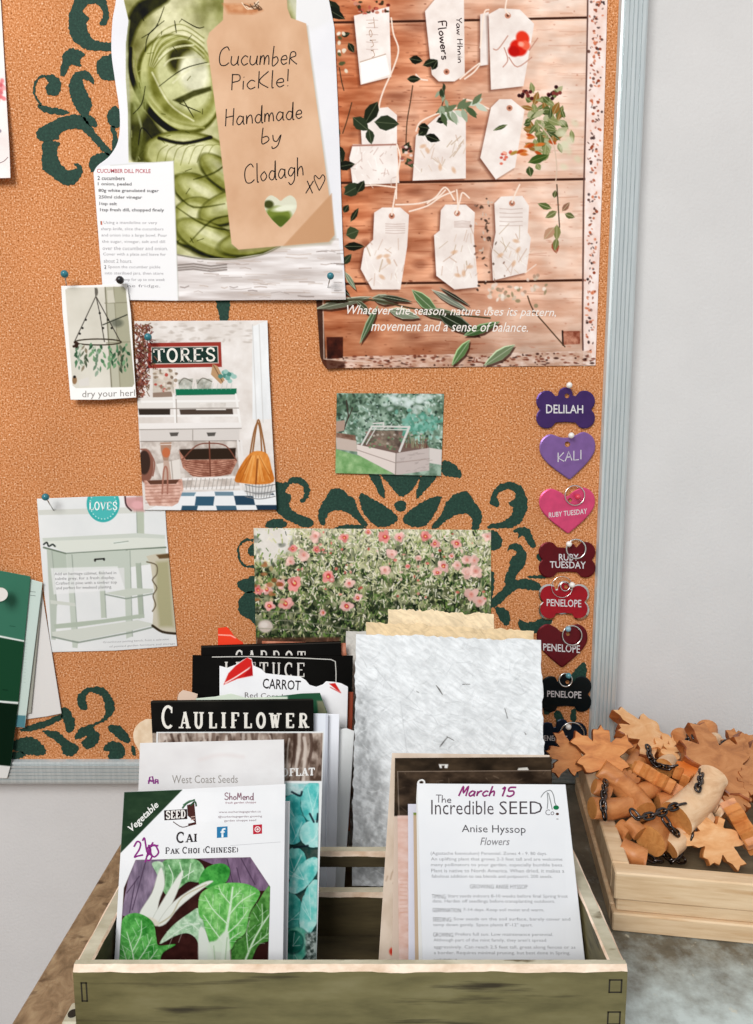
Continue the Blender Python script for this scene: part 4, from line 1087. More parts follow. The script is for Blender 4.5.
# goods on the green shelf
s.grain(k([(340, 330), (400, 330), (405, 400), (340, 420)]), (186, 176, 164), (224, 216, 206), 6, 6, 8)
for i in range(40): s.blob(*k([(rr.uniform(345, 410), rr.uniform(330, 400))])[0], rr.uniform(1, 2.6), rr.uniform(1, 2), rr.choice([(150, 130, 110), (206, 190, 176), (120, 100, 84), (178, 60, 50), (226, 216, 206)]), 0, .8, .8)
s.poly(k([(340, 400), (395, 396), (400, 412), (340, 418)]), (150, 130, 116))
for (x, w_) in ((415, 46), (470, 50)):
    s.grain(k([(x, 360), (x + w_, 357), (x + w_ - 4, 390), (x + 4, 390)]), (150, 150, 140), (214, 214, 206), 4, 4, x)
    s.stroke(k(smooth([(x + 4, 372), (x + w_ * .4, 356), (x + w_ - 3, 366)], 4)), 1, (120, 116, 106))
s.poly(k([(520, 312), (535, 320), (556, 362), (545, 374), (515, 345)]), (188, 152, 116)); s.stroke(k([(522, 316), (550, 368)]), .8, (120, 90, 66))
for i in range(14): s.blob(*k([(rr.gauss(566, 9), rr.gauss(347, 8))])[0], 2.4, 2.2, rr.choice([(120, 170, 160), (86, 140, 130), (160, 196, 188)]), 0, .8)
s.poly(k([(408, 389), (592, 387), (592, 405), (410, 408)]), (34, 116, 86)); s.stroke(k([(410, 409), (592, 406)]), .9, (22, 66, 50))
for i in range(12): s.stroke(k([(420 + i * 14, 390), (424 + i * 14, 372)]), .6, (180, 190, 184), .8, .7)
# white shelf unit
s.poly(k([(294, 415), (400, 412), (404, 448), (296, 450)]), (228, 224, 220)); s.poly(k([(296, 448), (392, 448), (392, 470), (300, 472)]), (62, 54, 48)); s.poly(k([(410, 408), (594, 405), (598, 450), (412, 452)]), (226, 222, 218))
s.poly(k([(420, 450), (580, 448), (582, 468), (424, 470)]), (84, 72, 64)); s.grain(k([(470, 430), (560, 430), (560, 452), (470, 452)]), (206, 200, 194), (236, 232, 228), 6, 6, 2)
for q in ([(294, 427), (598, 424)], [(296, 470), (600, 468)], [(402, 410), (408, 490)], [(590, 405), (604, 500)]): s.stroke(k(q), 2.2, (240, 238, 236), .8); 
s.stroke(k([(296, 448), (598, 446)]), .8, (150, 140, 134)); s.stroke(k([(410, 420), (412, 490)]), .8, (160, 150, 142))
s.poly(k([(298, 492), (606, 489), (606, 508), (300, 512)]), (236, 232, 230)); s.poly(k([(302, 512), (600, 508), (600, 544), (304, 547)]), (216, 210, 206)); s.stroke(k([(300, 511), (606, 507)]), .8, (150, 142, 136)); s.stroke(k([(304, 547), (600, 545)]), 1, (110, 100, 94))
for x in (404, 516): s.poly(k([(x - 14, 520), (x + 14, 519), (x + 10, 530), (x - 10, 531)]), (96, 92, 88))
s.stroke(k([(460, 512), (460, 546)]), .8, (160, 152, 146))
# under the table
s.grain(k([(304, 547), (598, 545), (600, 680), (316, 690)]), (176, 164, 156), (222, 214, 208), 7, 7, 12, 1, 2)
s.poly(k([(420, 570), (590, 566), (588, 600), (424, 602)]), (58, 46, 38), 1.2)
bk = k([(418, 572), (440, 602), (590, 600), (594, 606), (575, 645), (520, 656), (460, 652), (430, 625)]); s.grain(bk, (146, 96, 80), (200, 150, 130), 4, 3, 14, 1, 2.2)
for i in range(7): s.stroke(k(smooth([(428 + i * 4, 604 + i * 7), (510, 614 + i * 7), (588 - i * 3, 604 + i * 6)], 4)), .6, (110, 66, 54), .7, .8)
s.stroke(k(smooth([(430, 600), (470, 560), (510, 552), (560, 560), (592, 604)], 4)), 1.2, (130, 84, 70)); s.stroke(k([(510, 548), (513, 650)]), 1.4, (120, 74, 60))
s.poly(k([(362, 550), (396, 549), (394, 572), (386, 604), (372, 604), (364, 575)]), (176, 140, 120)); s.blob(*k([(380, 580)])[0], 4, 5, (196, 116, 80)); s.stroke(k([(364, 556), (396, 555)]), .8, (236, 226, 220))
s.blob(*k([(318, 620)])[0], 8, 17, (140, 96, 82), 0, 1); s.blob(*k([(314, 610)])[0], 6, 12, (70, 54, 48), 0, 1); s.stroke(k(smooth([(304, 570), (325, 575), (345, 610), (340, 650)], 4)), 1.4, (150, 104, 90))
s.poly(k([(350, 615), (420, 600), (424, 662), (370, 668)]), (226, 220, 214)); s.stroke(k([(395, 604), (400, 660)]), 1.0, (176, 166, 158)); s.poly(k([(372, 606), (388, 604), (396, 660), (372, 664)]), (196, 170, 156))
for q in ([(430, 660), (598, 654)], [(432, 690), (602, 684)]): s.stroke(k(q), 2.6, (236, 232, 230))
for i in range(12): s.stroke(k([(446 + i * 13, 658), (440 + i * 13, 690)]), .7, (150, 142, 136), .8, .7)
for q in ([(596, 545), (606, 690)], [(606, 545), (616, 690)]): s.stroke(k(q), 2, (232, 228, 226))
# checked floor
fl_ = k([(420, 700), (714, 690), (716, 756), (312, 756), (400, 720)]); s.poly(fl_, (236, 238, 240))
for x0, y0, x1, y1, dx, c_ in ((470, 712, 526, 740, -4, (64, 98, 120)), (584, 710, 642, 738, 6, (52, 78, 98)), (428, 740, 476, 756, -4, (60, 92, 112)), (530, 740, 590, 756, 4, (74, 106, 126)), (650, 738, 714, 756, 6, (46, 66, 84)), (420, 700, 470, 711, -6, (120, 150, 166)), (526, 698, 582, 710, 2, (116, 142, 158)), (640, 698, 700, 708, 6, (70, 84, 96))):
    s.poly(k([(x0, y0), (x1, y0), (x1 + dx, y1), (x0 + dx, y1)]), c_)
bk = k([(314, 664), (428, 660), (432, 690), (416, 732), (398, 742), (330, 740), (318, 720)]); s.grain(bk, (196, 150, 134), (232, 196, 182), 4, 3, 15, 1, 2)
for i in range(7): s.stroke(k([(318, 672 + i * 10), (425 - i * 1.5, 668 + i * 10)]), .6, (160, 110, 96), .7, .8)
s.poly(k([(322, 664), (420, 661), (410, 674), (332, 676)]), (104, 72, 60)); s.stroke(k(smooth([(368, 704), (372, 640), (378, 622), (384, 640), (384, 704)], 4)), 1.6, (170, 120, 104))
# orange bag and wire basket
s.blob(*k([(660, 690)])[0], 16, 8, (214, 212, 210), 0, 1, .8)
for i in range(9): s.stroke(k([(620 + i * 10, 676), (626 + i * 8, 716)]), .7, (130, 128, 128), .7, .8)
for y in (680, 700, 716): s.stroke(k(smooth([(618, y - 4), (660, y + 4), (708, y - 4)], 4)), .8, (130, 128, 128), .7)
for q in ([(632, 590), (644, 520), (656, 490), (664, 520), (668, 580)], [(640, 585), (652, 500), (660, 484), (672, 540), (680, 590)]): s.stroke(k(smooth(q, 4)), 1.6, (150, 104, 66), .8)
bag = k(smooth([(630, 585), (655, 575), (685, 585), (698, 630), (704, 668), (660, 676), (610, 672), (586, 664), (604, 620)], 3, True)); s.grain(bag, (196, 116, 48), (232, 160, 86), 6, 14, 16, 1, 2)
for i in range(14): x = rr.uniform(600, 695); s.stroke(k([(650 + (x - 650) * .3, 590), (x, rr.uniform(630, 670))]), .8, rr.choice([(168, 92, 36), (240, 184, 116)]), .8, .7)
s.stroke(k([(656, 600), (650, 674)]), 1.6, (140, 76, 34), 1, .8)
s.layer = 2
s.serif('TORES', k([(340, 268), (530, 264), (530, 304), (342, 308)]), 2.0, (236, 232, 224))
s.build(M_PRINT, 'magazine page of whitewashed garden store with baskets and orange bag, stores sign', 'magazine page')

# ---------------------------------------------------------------- herb drying picture
s = Sheet('picture', BOARD, left=k([(64, 78), (68, 160), (78, 260), (92, 421)]), right=k([(262, 70), (274, 160), (282, 300), (290, 414)]), top=k([(64, 78), (160, 76), (262, 70)]), bottom=k([(92, 421), (190, 421), (290, 414)]), dens=2.0, bg=(243, 242, 240), off=.0040,
          curl=lambda x, y: .0035 * np.clip((y - 330) / 70, 0, 1) ** 2)
pic = k(smooth([(76, 90), (84, 84), (250, 80), (258, 88), (284, 372), (278, 382), (108, 386), (98, 378)], 1, True))
s.grain(pic, (206, 202, 190), (222, 218, 208), 24, 24, 51); s.setclip(pic)
s.poly(k([(196, 80), (262, 80), (290, 390), (216, 390)]), (186, 184, 166), 1.5)
s.poly(k([(222, 80), (262, 80), (290, 390), (240, 390)]), (172, 170, 148), 1.5)
for q, c_, w_ in (([(196, 80), (216, 390)], (130, 126, 108), 1.2), ([(222, 80), (242, 390)], (150, 146, 126), .9), ([(190, 195), (262, 165)], (60, 62, 54), 1.1), ([(196, 130), (262, 128)], (146, 142, 122), 1.0), ([(200, 250), (280, 246)], (150, 146, 126), 1.0)): s.stroke(k(q), w_, c_, .8)
s.poly(k([(202, 92), (220, 90), (226, 128), (204, 130)]), (206, 202, 188), 1); s.blob(*k([(232, 190)])[0], 6, 4, (60, 66, 58), 0, 3, .5)
for q in ([(166, 85), (168, 110), (104, 246)], [(170, 115), (180, 160), (194, 246)], [(170, 112), (242, 246)]): s.stroke(k(q), .9, (70, 66, 60), .7)
s.blob(*k([(170, 96)])[0], 1.6, 4, (110, 106, 98), 0, .8)
for x, y in ((138, 180), (128, 205), (180, 160), (190, 205), (205, 180), (120, 222), (216, 205)): s.blob(*k([(x, y)])[0], 1.1, 1.1, (40, 38, 36))
el = [(175 + 70 * math.cos(a / 20 * 2 * math.pi), 247 + 9 * math.sin(a / 20 * 2 * math.pi)) for a in range(21)]
s.stroke(k(el), 1.3, (66, 58, 46), .7)
rr = random.Random(8)
for bx in (110, 122, 138, 158, 172, 186, 214, 228, 244, 258):
    n_ = rr.randint(7, 11); b0 = 252 + rr.uniform(-4, 6); ln_ = rr.uniform(50, 88); gr = rr.choice([[(88, 128, 96), (120, 156, 120), (60, 92, 68)], [(150, 168, 150), (110, 134, 112), (190, 196, 180)], [(104, 112, 92), (140, 130, 110), (70, 84, 66)]])
    for i in range(n_): leafshape(s, *k([(bx + rr.uniform(-5, 5), b0 + ln_ * i / n_)])[0], rr.uniform(4, 7.5), rr.uniform(1.6, 3.4), rr.uniform(50, 130), rr.choice(gr))
for i in range(7): s.blob(*k([(104 + rr.uniform(-5, 12), 250 + rr.uniform(-6, 14))])[0], 1.5, 1.3, (60, 44, 36))
s.blob(*k([(104, 362)])[0], 2.4, 4, (150, 120, 90)); s.blob(*k([(104, 352)])[0], 1.4, 1.4, (40, 36, 34)); s.poly(k([(116, 362), (146, 352), (150, 378), (118, 382)]), (216, 212, 206))
s.setclip(); s.layer = 2
s.text('dry your herl', None, (150, 146, 142), quad=k([(127, 394), (286, 390), (286, 416), (127, 420)]))
s.build(M_PRINT, 'small white bordered picture of herb bunches drying on hanging ring', 'picture')

# ---------------------------------------------------------------- potting bench page
k = cr(0, 480, 3.2)
s = Sheet('catalogue_page', BOARD, left=k([(118, 60), (128, 200), (140, 350), (165, 551)]), right=k([(526, 50), (534, 180), (548, 330), (567, 531)]), top=k([(118, 60), (320, 52), (526, 50)]), bottom=k([(165, 551), (370, 546), (567, 531)]), dens=2.0, bg=(232, 234, 234), off=.0006)
s.grain(None, (224, 227, 228), (240, 241, 241), 40, 40, 61, .8)
BW, BL_, BD = (198, 206, 196), (222, 226, 218), (150, 160, 150)
def pl(p, c_, soft=.8, a=1.0): s.poly(k(p), c_, soft, a)
pl([(122, 96), (455, 86), (455, 106), (124, 112)], (214, 216, 210)); pl([(436, 50), (460, 50), (462, 200), (440, 200)], (188, 196, 180)); s.stroke(k([(436, 60), (440, 200)]), .7, BD)
pl([(136, 186), (440, 172), (528, 180), (530, 215), (210, 232), (136, 200)], BL_); pl([(136, 186), (440, 170), (528, 176), (528, 188), (440, 184), (140, 196)], (206, 212, 204))
s.stroke(k([(140, 216), (212, 236), (530, 216)]), 1.8, (120, 132, 118), .9); pl([(150, 222), (212, 238), (216, 300), (156, 292)], (186, 196, 184)); pl([(214, 236), (404, 224), (408, 280), (220, 296)], BW); pl([(408, 224), (530, 218), (532, 262), (410, 280)], (206, 212, 202))
s.stroke(k([(230, 240), (234, 292)]), .8, BD); s.stroke(k([(402, 226), (408, 280)]), 1, BD); s.stroke(k([(304, 254), (332, 252)]), 1.6, (50, 50, 48), .7); s.blob(*k([(304, 257)])[0], 1, 1.4, (50, 50, 48)); s.blob(*k([(333, 254)])[0], 1, 1.4, (50, 50, 48))
s.stroke(k(smooth([(140, 206), (150, 200), (156, 212), (168, 206), (176, 212)], 4)), 1.6, (56, 62, 60), .8); s.blob(*k([(385, 200)])[0], 7, 1.4, (226, 232, 226)); s.stroke(k([(365, 202), (410, 196)]), .9, (160, 170, 160))
pl([(236, 292), (408, 280), (408, 350), (240, 350)], (220, 222, 220))
for p, c_ in (([(150, 222), (166, 226), (182, 400), (178, 512), (164, 510)], (190, 198, 188)), ([(212, 236), (230, 240), (250, 520), (248, 538), (232, 536)], BW), ([(316, 290), (332, 290), (340, 440), (324, 442)], (192, 200, 188)), ([(396, 226), (416, 226), (424, 500), (404, 508)], BW), ([(434, 266), (450, 266), (460, 440), (444, 444)], (176, 186, 172))): pl(p, c_); s.stroke(k([p[1], p[2]]), .8, BD, .8, .8)
pl([(160, 384), (240, 394), (242, 404), (162, 396)], (210, 214, 206)); pl([(336, 362), (400, 374), (490, 360), (490, 348), (420, 346)], (204, 210, 200)); s.stroke(k([(336, 366), (404, 380), (490, 364)]), 1.3, BD)
pl([(172, 462), (330, 446), (444, 430), (462, 430), (462, 440), (250, 470), (176, 476)], (182, 192, 178)); pl([(166, 486), (250, 476), (440, 448), (500, 462), (420, 482), (250, 516), (168, 500)], (212, 216, 208)); s.stroke(k([(168, 502), (250, 520), (420, 488), (500, 468)]), 1.6, BD)
pl([(468, 244), (500, 236), (545, 236), (567, 490), (520, 484), (488, 466), (494, 360), (482, 270)], (206, 200, 182)); pl([(500, 262), (540, 258), (556, 470), (510, 470), (500, 380)], (176, 172, 138), 4); pl([(500, 240), (545, 234), (545, 250), (510, 252)], (110, 88, 62), 1.5)
s.stroke(k(smooth([(470, 262), (500, 272), (502, 300), (488, 320), (502, 345), (490, 370), (498, 400), (488, 420)], 4)), 1.3, (120, 110, 90)); s.stroke(k(smooth([(488, 466), (520, 486), (567, 492)], 4)), 2.4, (66, 56, 44), 1)
pl([(162, 282), (376, 276), (400, 350), (172, 366)], (238, 239, 240), 1.2, .72)
s.blob(*k([(330, 76)])[0], 16.5, 18.5, (70, 178, 176)); s.blob(*k([(330, 76)])[0], 13.6, 15.4, (88, 188, 186))
for i in range(26): a = i / 26 * 6.28; s.blob(*k([(330 + 42 * math.cos(a), 78 + 47 * math.sin(a))])[0], .7, .7, (190, 230, 228), 0, .6)
pl([(398, 56), (462, 50), (462, 100), (430, 100), (404, 84)], (206, 150, 150), 3, .85); s.stroke(k(smooth([(400, 52), (404, 80), (420, 98)], 4)), 1.6, (84, 62, 64)); s.blob(*k([(440, 80)])[0], 6, 4, (226, 176, 178), 0, 2)
s.layer = 2
s.serif('LOVES', k([(284, 70), (376, 70), (376, 96), (284, 96)]), 1.1, (238, 246, 246))
for i in range(4): s.text(('Add an heritage cabinet, finished in', 'subtle grey, for a fresh display.', 'Crafted in pine with a timber top', 'and perfect for weekend planting.')[i], None, (146, 146, 148), quad=k([(174 + i * 2, 296 + i * 15), ((372, 368, 374, 358)[i], 292 + i * 15), ((372, 368, 374, 358)[i], 304 + i * 15), (174 + i * 2, 308 + i * 15)]))
s.text('Greenhouse potting bench, from a selection', None, (176, 176, 178), quad=k([(330, 516), (540, 506), (540, 514), (330, 524)])); s.text('of painted garden furniture and storage', None, (176, 176, 178), quad=k([(350, 530), (560, 520), (560, 528), (350, 538)]))
s.build(M_PRINT, 'catalogue page of pale green potting bench with round turquoise badge at its top', 'catalogue page')

# ---------------------------------------------------------------- raised bed photo
k = cr(220, 380, 2.896)
s = Sheet('photo', BOARD, quad=k([(338, 38), (649, 40), (640, 278), (334, 270)]), dens=2.2, bg=(150, 166, 150), off=.0006, curl=lambda x, y: .0012 * np.clip((y - 430) / 46, 0, 1))
s.grain(None, (86, 110, 92), (164, 186, 170), 8, 8, 71, 1, 2.4)
rr = random.Random(9)
for i in range(620):
    x, y = rr.uniform(336, 648), rr.uniform(36, 200)
    s.blob(*k([(x, y)])[0], rr.uniform(.6, 2.2), rr.uniform(.5, 1.4), rr.choice([(60, 84, 70), (120, 150, 132), (176, 200, 188), (206, 220, 214), (84, 116, 96), (44, 60, 52), (140, 176, 160)]), rr.uniform(0, 180), .8, .8)
for i in range(40): s.blob(*k([(rr.gauss(545, 40), rr.gauss(60, 14))])[0], 3, 2, (216, 228, 226), 0, 2, .6)
for i in range(120): s.blob(*k([(rr.gauss(580, 36), rr.gauss(130, 22))])[0], 2.4, 1.6, rr.choice([(120, 176, 160), (90, 150, 132), (150, 196, 182)]), rr.uniform(0, 180), 1, .8)
for i in range(70): s.blob(*k([(rr.gauss(365, 30), rr.gauss(70, 22))])[0], 2.4, 1.4, rr.choice([(56, 74, 60), (80, 104, 84), (100, 126, 104)]), rr.uniform(0, 180), 1, .9)
s.stroke(k([(358, 145), (372, 105), (366, 60)]), 1.4, (70, 62, 54)); s.stroke(k([(372, 110), (384, 80)]), 1, (70, 62, 54))
P = lambda p, c_, so=.8, a=1.0: s.poly(k(p), c_, so, a)
P([(334, 200), (410, 222), (500, 270), (334, 272)], (126, 168, 112)); s.grain(k([(334, 200), (410, 222), (500, 272), (334, 272)]), (104, 150, 92), (170, 200, 150), 5, 5, 3, .8)
P([(336, 120), (362, 116), (360, 146), (336, 152)], (176, 150, 136)); P([(336, 165), (395, 175), (398, 208), (337, 200)], (196, 180, 170)); s.grain(k([(336, 152), (392, 160), (394, 176), (336, 166)]), (110, 80, 66), (170, 140, 124), 4, 4, 2)
P([(396, 186), (510, 210), (508, 274), (398, 216)], (222, 210, 204)); P([(510, 210), (606, 196), (606, 262), (508, 276)], (196, 184, 180)); P([(606, 196), (644, 202), (641, 246), (606, 240)], (214, 206, 202))
s.stroke(k([(396, 202), (508, 240), (606, 228)]), .8, (166, 150, 144)); s.stroke(k([(510, 210), (508, 274)]), 1, (150, 138, 132))
for i in range(26): x = rr.uniform(510, 604); y = rr.uniform(205, 268); s.stroke(k([(x, y), (x + rr.uniform(5, 18), y - 2)]), .6, (164, 152, 148), .7, .7)
P([(396, 186), (430, 178), (600, 186), (606, 196), (510, 212)], (120, 100, 92)); s.grain(k([(430, 146), (530, 146), (520, 196), (410, 186)]), (84, 70, 64), (150, 136, 120), 4, 4, 7)
for i in range(60): x = rr.uniform(415, 600); s.blob(*k([(x, rr.uniform(152, 200))])[0], 1.4, 1.1, rr.choice([(120, 150, 110), (150, 110, 104), (90, 110, 84), (186, 176, 166)]), 0, .7, .8)
for q, w_ in (([(410, 188), (440, 134), (548, 136), (520, 206)], 1.8), ([(424, 186), (452, 138)], 1.0), ([(478, 136), (470, 142)], 1), ([(432, 142), (545, 144)], 1), ([(548, 136), (520, 206)], 2.2), ([(444, 126), (474, 124), (472, 134)], 1.4)): s.stroke(k(q), w_, (214, 212, 208), .7)
for i in range(50): x = rr.uniform(535, 600); s.stroke(k([(x, 196), (x + rr.uniform(-6, 6), rr.uniform(160, 190))]), .7, rr.choice([(96, 70, 60), (130, 100, 84), (150, 160, 130)]), .7, .8)
s.build(M_GLOSS, 'small photo of wooden raised bed with cold frame in leafy garden', 'photo')

# ---------------------------------------------------------------- pink flower photo
s = Sheet('photo', BOARD, quad=[(253.5, 528), (491, 530), (491, 645), (256, 646)], dens=2.0, bg=(160, 160, 124), off=.0006)
rr = random.Random(12)
s.grain(None, (96, 104, 72), (196, 196, 160), 7, 7, 81, 1, 2.4)
top_ = np.clip(1 - (s.Y - 528) / 46, 0, 1)[..., None]; s.C[:] = s.C * (1 - top_ * .7) + np.array((214, 208, 186.)) * top_ * .7
s.grain([(253, 527), (296, 527), (290, 550), (270, 566), (254, 560)], (226, 220, 212), (240, 236, 230), 9, 9, 3, 1, 1.6, soft=6)
bot = np.clip((s.Y - 585) / 60, 0, 1)[..., None]; s.C[:] = s.C * (1 - bot * .55) + np.array((52, 62, 44.)) * bot * .55
def fx(y): return (y - 528) / 118
for i in range(420):
    x, y = rr.uniform(254, 491), rr.uniform(535, 645); s.blob(x, y, rr.uniform(1.5, 5), rr.uniform(1, 3), rr.choice([(40, 54, 36), (56, 72, 46), (30, 42, 30)]), rr.uniform(0, 180), 1.4, .75 * min(1, .25 + (y - 528) / 70))
for i in range(3900):
    x, y = rr.uniform(253, 492), 528 + 118 * rr.random()
    if x < 292 and y < 556 and rr.random() < .8: continue
    d = fx(y); cols = [(78, 108, 56), (116, 146, 78), (168, 178, 118), (212, 212, 166), (30, 44, 30), (236, 230, 204), (246, 240, 222)]
    wts = [1 + 2 * d, 2, 2, 2.2 * (1 - d) + .7, .8 + 3.4 * d, 2.2 * (1 - d) + .5, 1.6 * (1 - d) + .35]
    c_ = rr.choices(cols, wts)[0]; a = rr.gauss(80, 50); l = rr.uniform(1.2, 5.5)
    s.stroke([(x, y), (x + l * math.cos(math.radians(a)) * .7, y - l * math.sin(math.radians(a)))], rr.uniform(.5, 1.6), c_, .6, .9)
for i in range(90):
    x, y = rr.uniform(256, 490), rr.uniform(575, 640); leafshape(s, x, y, rr.uniform(4, 9), rr.uniform(1.6, 3.4), rr.uniform(-150, -20), rr.choice([(58, 84, 50), (84, 112, 62), (36, 52, 36), (112, 136, 80)]), (150, 166, 116))
for i in range(70): s.blob(rr.uniform(256, 490), rr.uniform(600, 644), rr.uniform(1.5, 4), rr.uniform(1, 3), (34, 42, 32), rr.uniform(0, 180), 1.5, .6)
kf = cr(220, 460, 4.183); kg = cr(380, 460, 4.183)
for i in range(700):
    x, y = rr.uniform(290, 491), 528 + 75 * rr.random() ** 1.5; l = rr.uniform(1, 4); a = rr.uniform(0, 3.14)
    s.stroke([(x, y), (x + l * math.cos(a), y - l * math.sin(a))], rr.uniform(.6, 1.6), rr.choice([(238, 232, 208), (246, 240, 226), (216, 216, 172), (226, 226, 190)]), .6, .85)
FL = [(kf, 350, 398, 20), (kf, 295, 425, 17), (kf, 312, 515, 26), (kf, 452, 488, 22), (kf, 400, 318, 20), (kf, 275, 600, 23), (kf, 540, 518, 18), (kf, 196, 540, 18), (kf, 530, 612, 20), (kf, 305, 370, 14), (kf, 205, 610, 18), (kf, 255, 520, 16), (kf, 690, 320, 20), (kf, 716, 390, 18), (kf, 690, 460, 17), (kf, 750, 320, 16), (kf, 575, 575, 15), (kf, 520, 325, 16), (kf, 430, 640, 11), (kf, 160, 545, 15), (kf, 405, 375, 12), (kf, 620, 300, 12),
      (kg, 190, 320, 18), (kg, 230, 350, 15), (kg, 265, 445, 20), (kg, 365, 418, 20), (kg, 320, 350, 18), (kg, 20, 460, 18), (kg, 80, 325, 14), (kg, 400, 465, 24), (kg, 365, 470, 20), (kg, 382, 562, 24), (kg, 418, 590, 22), (kg, 325, 440, 16), (kg, 50, 395, 14), (kg, 160, 410, 12), (kg, 450, 320, 16), (kg, 240, 470, 14), (kg, 395, 420, 17), (kg, 115, 445, 10), (kg, 300, 400, 10)]
for (kk, x, y, r_) in FL:
    cx, cy = kk([(x, y)])[0]; R_ = r_ / 4.183 * 1.2; pale = rr.random() < .3 or (kk is kg and x > 350)
    base = rr.choice([(236, 176, 170), (240, 196, 190), (232, 150, 146)]) if not pale else (240, 200, 190)
    for j in range(6):
        a = j * 60 + rr.uniform(-26, 26); q_ = rr.uniform(.75, 1.2); s.blob(cx + R_ * .5 * q_ * math.cos(math.radians(a)), cy + R_ * .45 * q_ * math.sin(math.radians(a)), R_ * .62 * q_, R_ * .48, np.array(base) + rr.uniform(-24, 18), a, 1.0, .95)
    s.blob(cx + rr.uniform(-.5, .5), cy + rr.uniform(-.5, .5), R_ * .44, R_ * .36, (206, 76, 72) if not pale else (230, 170, 156), rr.uniform(0, 90), 1.2)
    s.blob(cx, cy, R_ * .17, R_ * .17, (240, 200, 130) if not pale else (216, 140, 130), 0, .6)
for i in range(60): s.blob(rr.uniform(290, 490), rr.uniform(532, 600), rr.uniform(.8, 2), rr.uniform(.7, 1.6), rr.choice([(232, 160, 150), (226, 120, 112), (240, 206, 196), (190, 84, 76)]), 0, .8, .8)
for i in range(20): s.blob(rr.uniform(254, 285), rr.uniform(562, 605), rr.uniform(1.6, 3.6), rr.uniform(1.4, 2.8), rr.choice([(196, 176, 130), (150, 92, 54), (214, 200, 156), (176, 120, 80)]), 0, 1.2, .8)
s.blob(*kf([(190, 695)])[0], 7.5, 6.5, (212, 200, 190), 0, 2); s.blob(*kf([(185, 690)])[0], 4, 3, (232, 224, 216), 0, 2)
for y0, y1 in ((640, 652), (676, 690), (712, 714)): s.stroke(kf(smooth([(145, y0 - 8), (330, y0), (560, y1 + 22)], 4)), .9, (160, 160, 140), .8, .7)
s.grain([(256, 638), (340, 637), (340, 647), (256, 647)], (70, 46, 40), (124, 86, 70), 8, 4, 5, .85, soft=3)
s.build(M_GLOSS, 'wide photo of pink flowers and foliage behind the handmade paper', 'photo')

# ---------------------------------------------------------------- sliver of a card at the left edge
s = Sheet('greeting_card', BOARD, left=[(-60, -30), (-60, 178)], right=[(-1, -30), (2, 20), (6, 90), (9.5, 150), (10.5, 178)], top=[(-60, -30), (-1, -30)], bottom=[(-60, 180), (10.5, 178)], dens=1.6, bg=(240, 232, 230), off=.001, curl=lambda x, y: .006 * np.clip((y - 60) / 120, 0, 1))
s.grain(None, (232, 222, 220), (246, 240, 238), 20, 20, 6)
for i in range(20): s.blob(rr.gauss(-1, 2.5), rr.gauss(86, 7), 2.6, 2, rr.choice([(226, 120, 124), (240, 170, 170), (206, 90, 100)]), rr.uniform(0, 90), 1.4, .8)
s.blob(-1, 131, 2.4, 2, (150, 140, 150), 0, 1); s.oline([(-8, 160), (-2, 163), (4, 161), (8, 157)], .8, (150, 130, 130))
s.build(M_PRINT, 'pale card with pink blotch hanging at left photo edge', 'card')

# ---------------------------------------------------------------- paint swatch cards
k = cr(0, 560, 4.267)
s = Sheet('card', BOARD, left=k([(160, 150), (150, 430), (112, 678)]), right=k([(181, 150), (222, 400), (263, 655)]), top=k([(160, 150), (181, 150)]), bottom=k([(112, 680), (200, 668), (263, 655)]), dens=1.2, bg=(228, 226, 224), off=.0008, curl=lambda x, y: .0010 * np.clip((x - 40) / 20, 0, 1))
s.build(M_PRINT, 'plain white card tucked behind the green paint swatches', 'card')
s = Sheet('swatch_card', BOARD, quad=k([(140, 110), (182, 130), (132, 655), (112, 655)]), dens=1.2, bg=(170, 170, 160), off=.0022)
s.build(M_PRINT, 'thin grey card edge between the pale swatch and plain white card', 'paint swatch', 'paint swatch cards')
s = Sheet('swatch_card', BOARD, quad=k([(60, 62), (182, 96), (106, 716), (20, 708)]), dens=1.4, bg=(206, 222, 216), off=.0034)
s.poly(k([(20, 658), (110, 664), (106, 716), (20, 708)]), (92, 140, 150), .8); s.layer = 2
s.oline(k([(128, 134.0), (152, 137.0)]), .5, (120, 130, 128)); s.oline(k([(128, 150.0), (152, 153.0)]), .5, (120, 130, 128))
for i in range(14): s.stroke(k([(108 - i * .6, 340 + i * 14), (116 - i * .6, 340 + i * 14)]), .4, (180, 196, 190), .6)
s.build(M_PRINT, 'pale mint paint swatch card with teal end, under the green swatch', 'paint swatch', 'paint swatch cards')
s = Sheet('swatch_card', BOARD, left=k([(-160, 20), (-160, 930)]), right=k([(131, 70), (104, 345), (78, 612), (45, 880), (30, 932)]), top=k([(-160, 10), (0, 45), (131, 70)]), bottom=k([(-160, 925), (30, 932)]), dens=1.5, bg=(70, 122, 102), off=.0048)
for p, c_ in (([(-160, 300), (0, 322), (108, 344), (105, 352), (0, 332), (-160, 310)], (232, 236, 234)), ([(-160, 310), (0, 330), (106, 350), (80, 606), (0, 600), (-160, 590)], (38, 78, 56)), ([(-160, 590), (0, 600), (80, 606), (78, 616), (0, 609), (-160, 600)], (232, 236, 234)), ([(-160, 600), (0, 608), (78, 615), (44, 885), (0, 880), (-160, 870)], (24, 44, 32)), ([(-160, 870), (0, 876), (46, 880), (36, 935), (-160, 930)], (226, 226, 224))): s.poly(k(p), c_, .7)
s.layer = 2
s.oline(k([(40, 281.0), (66, 284.0)]), .5, (44, 84, 68)); s.oline(k([(10, 553.0), (34, 556.0)]), .5, (20, 46, 32))
s.build(M_PRINT, 'dark to mid green striped paint swatch card at left edge', 'paint swatch', 'paint swatch cards')

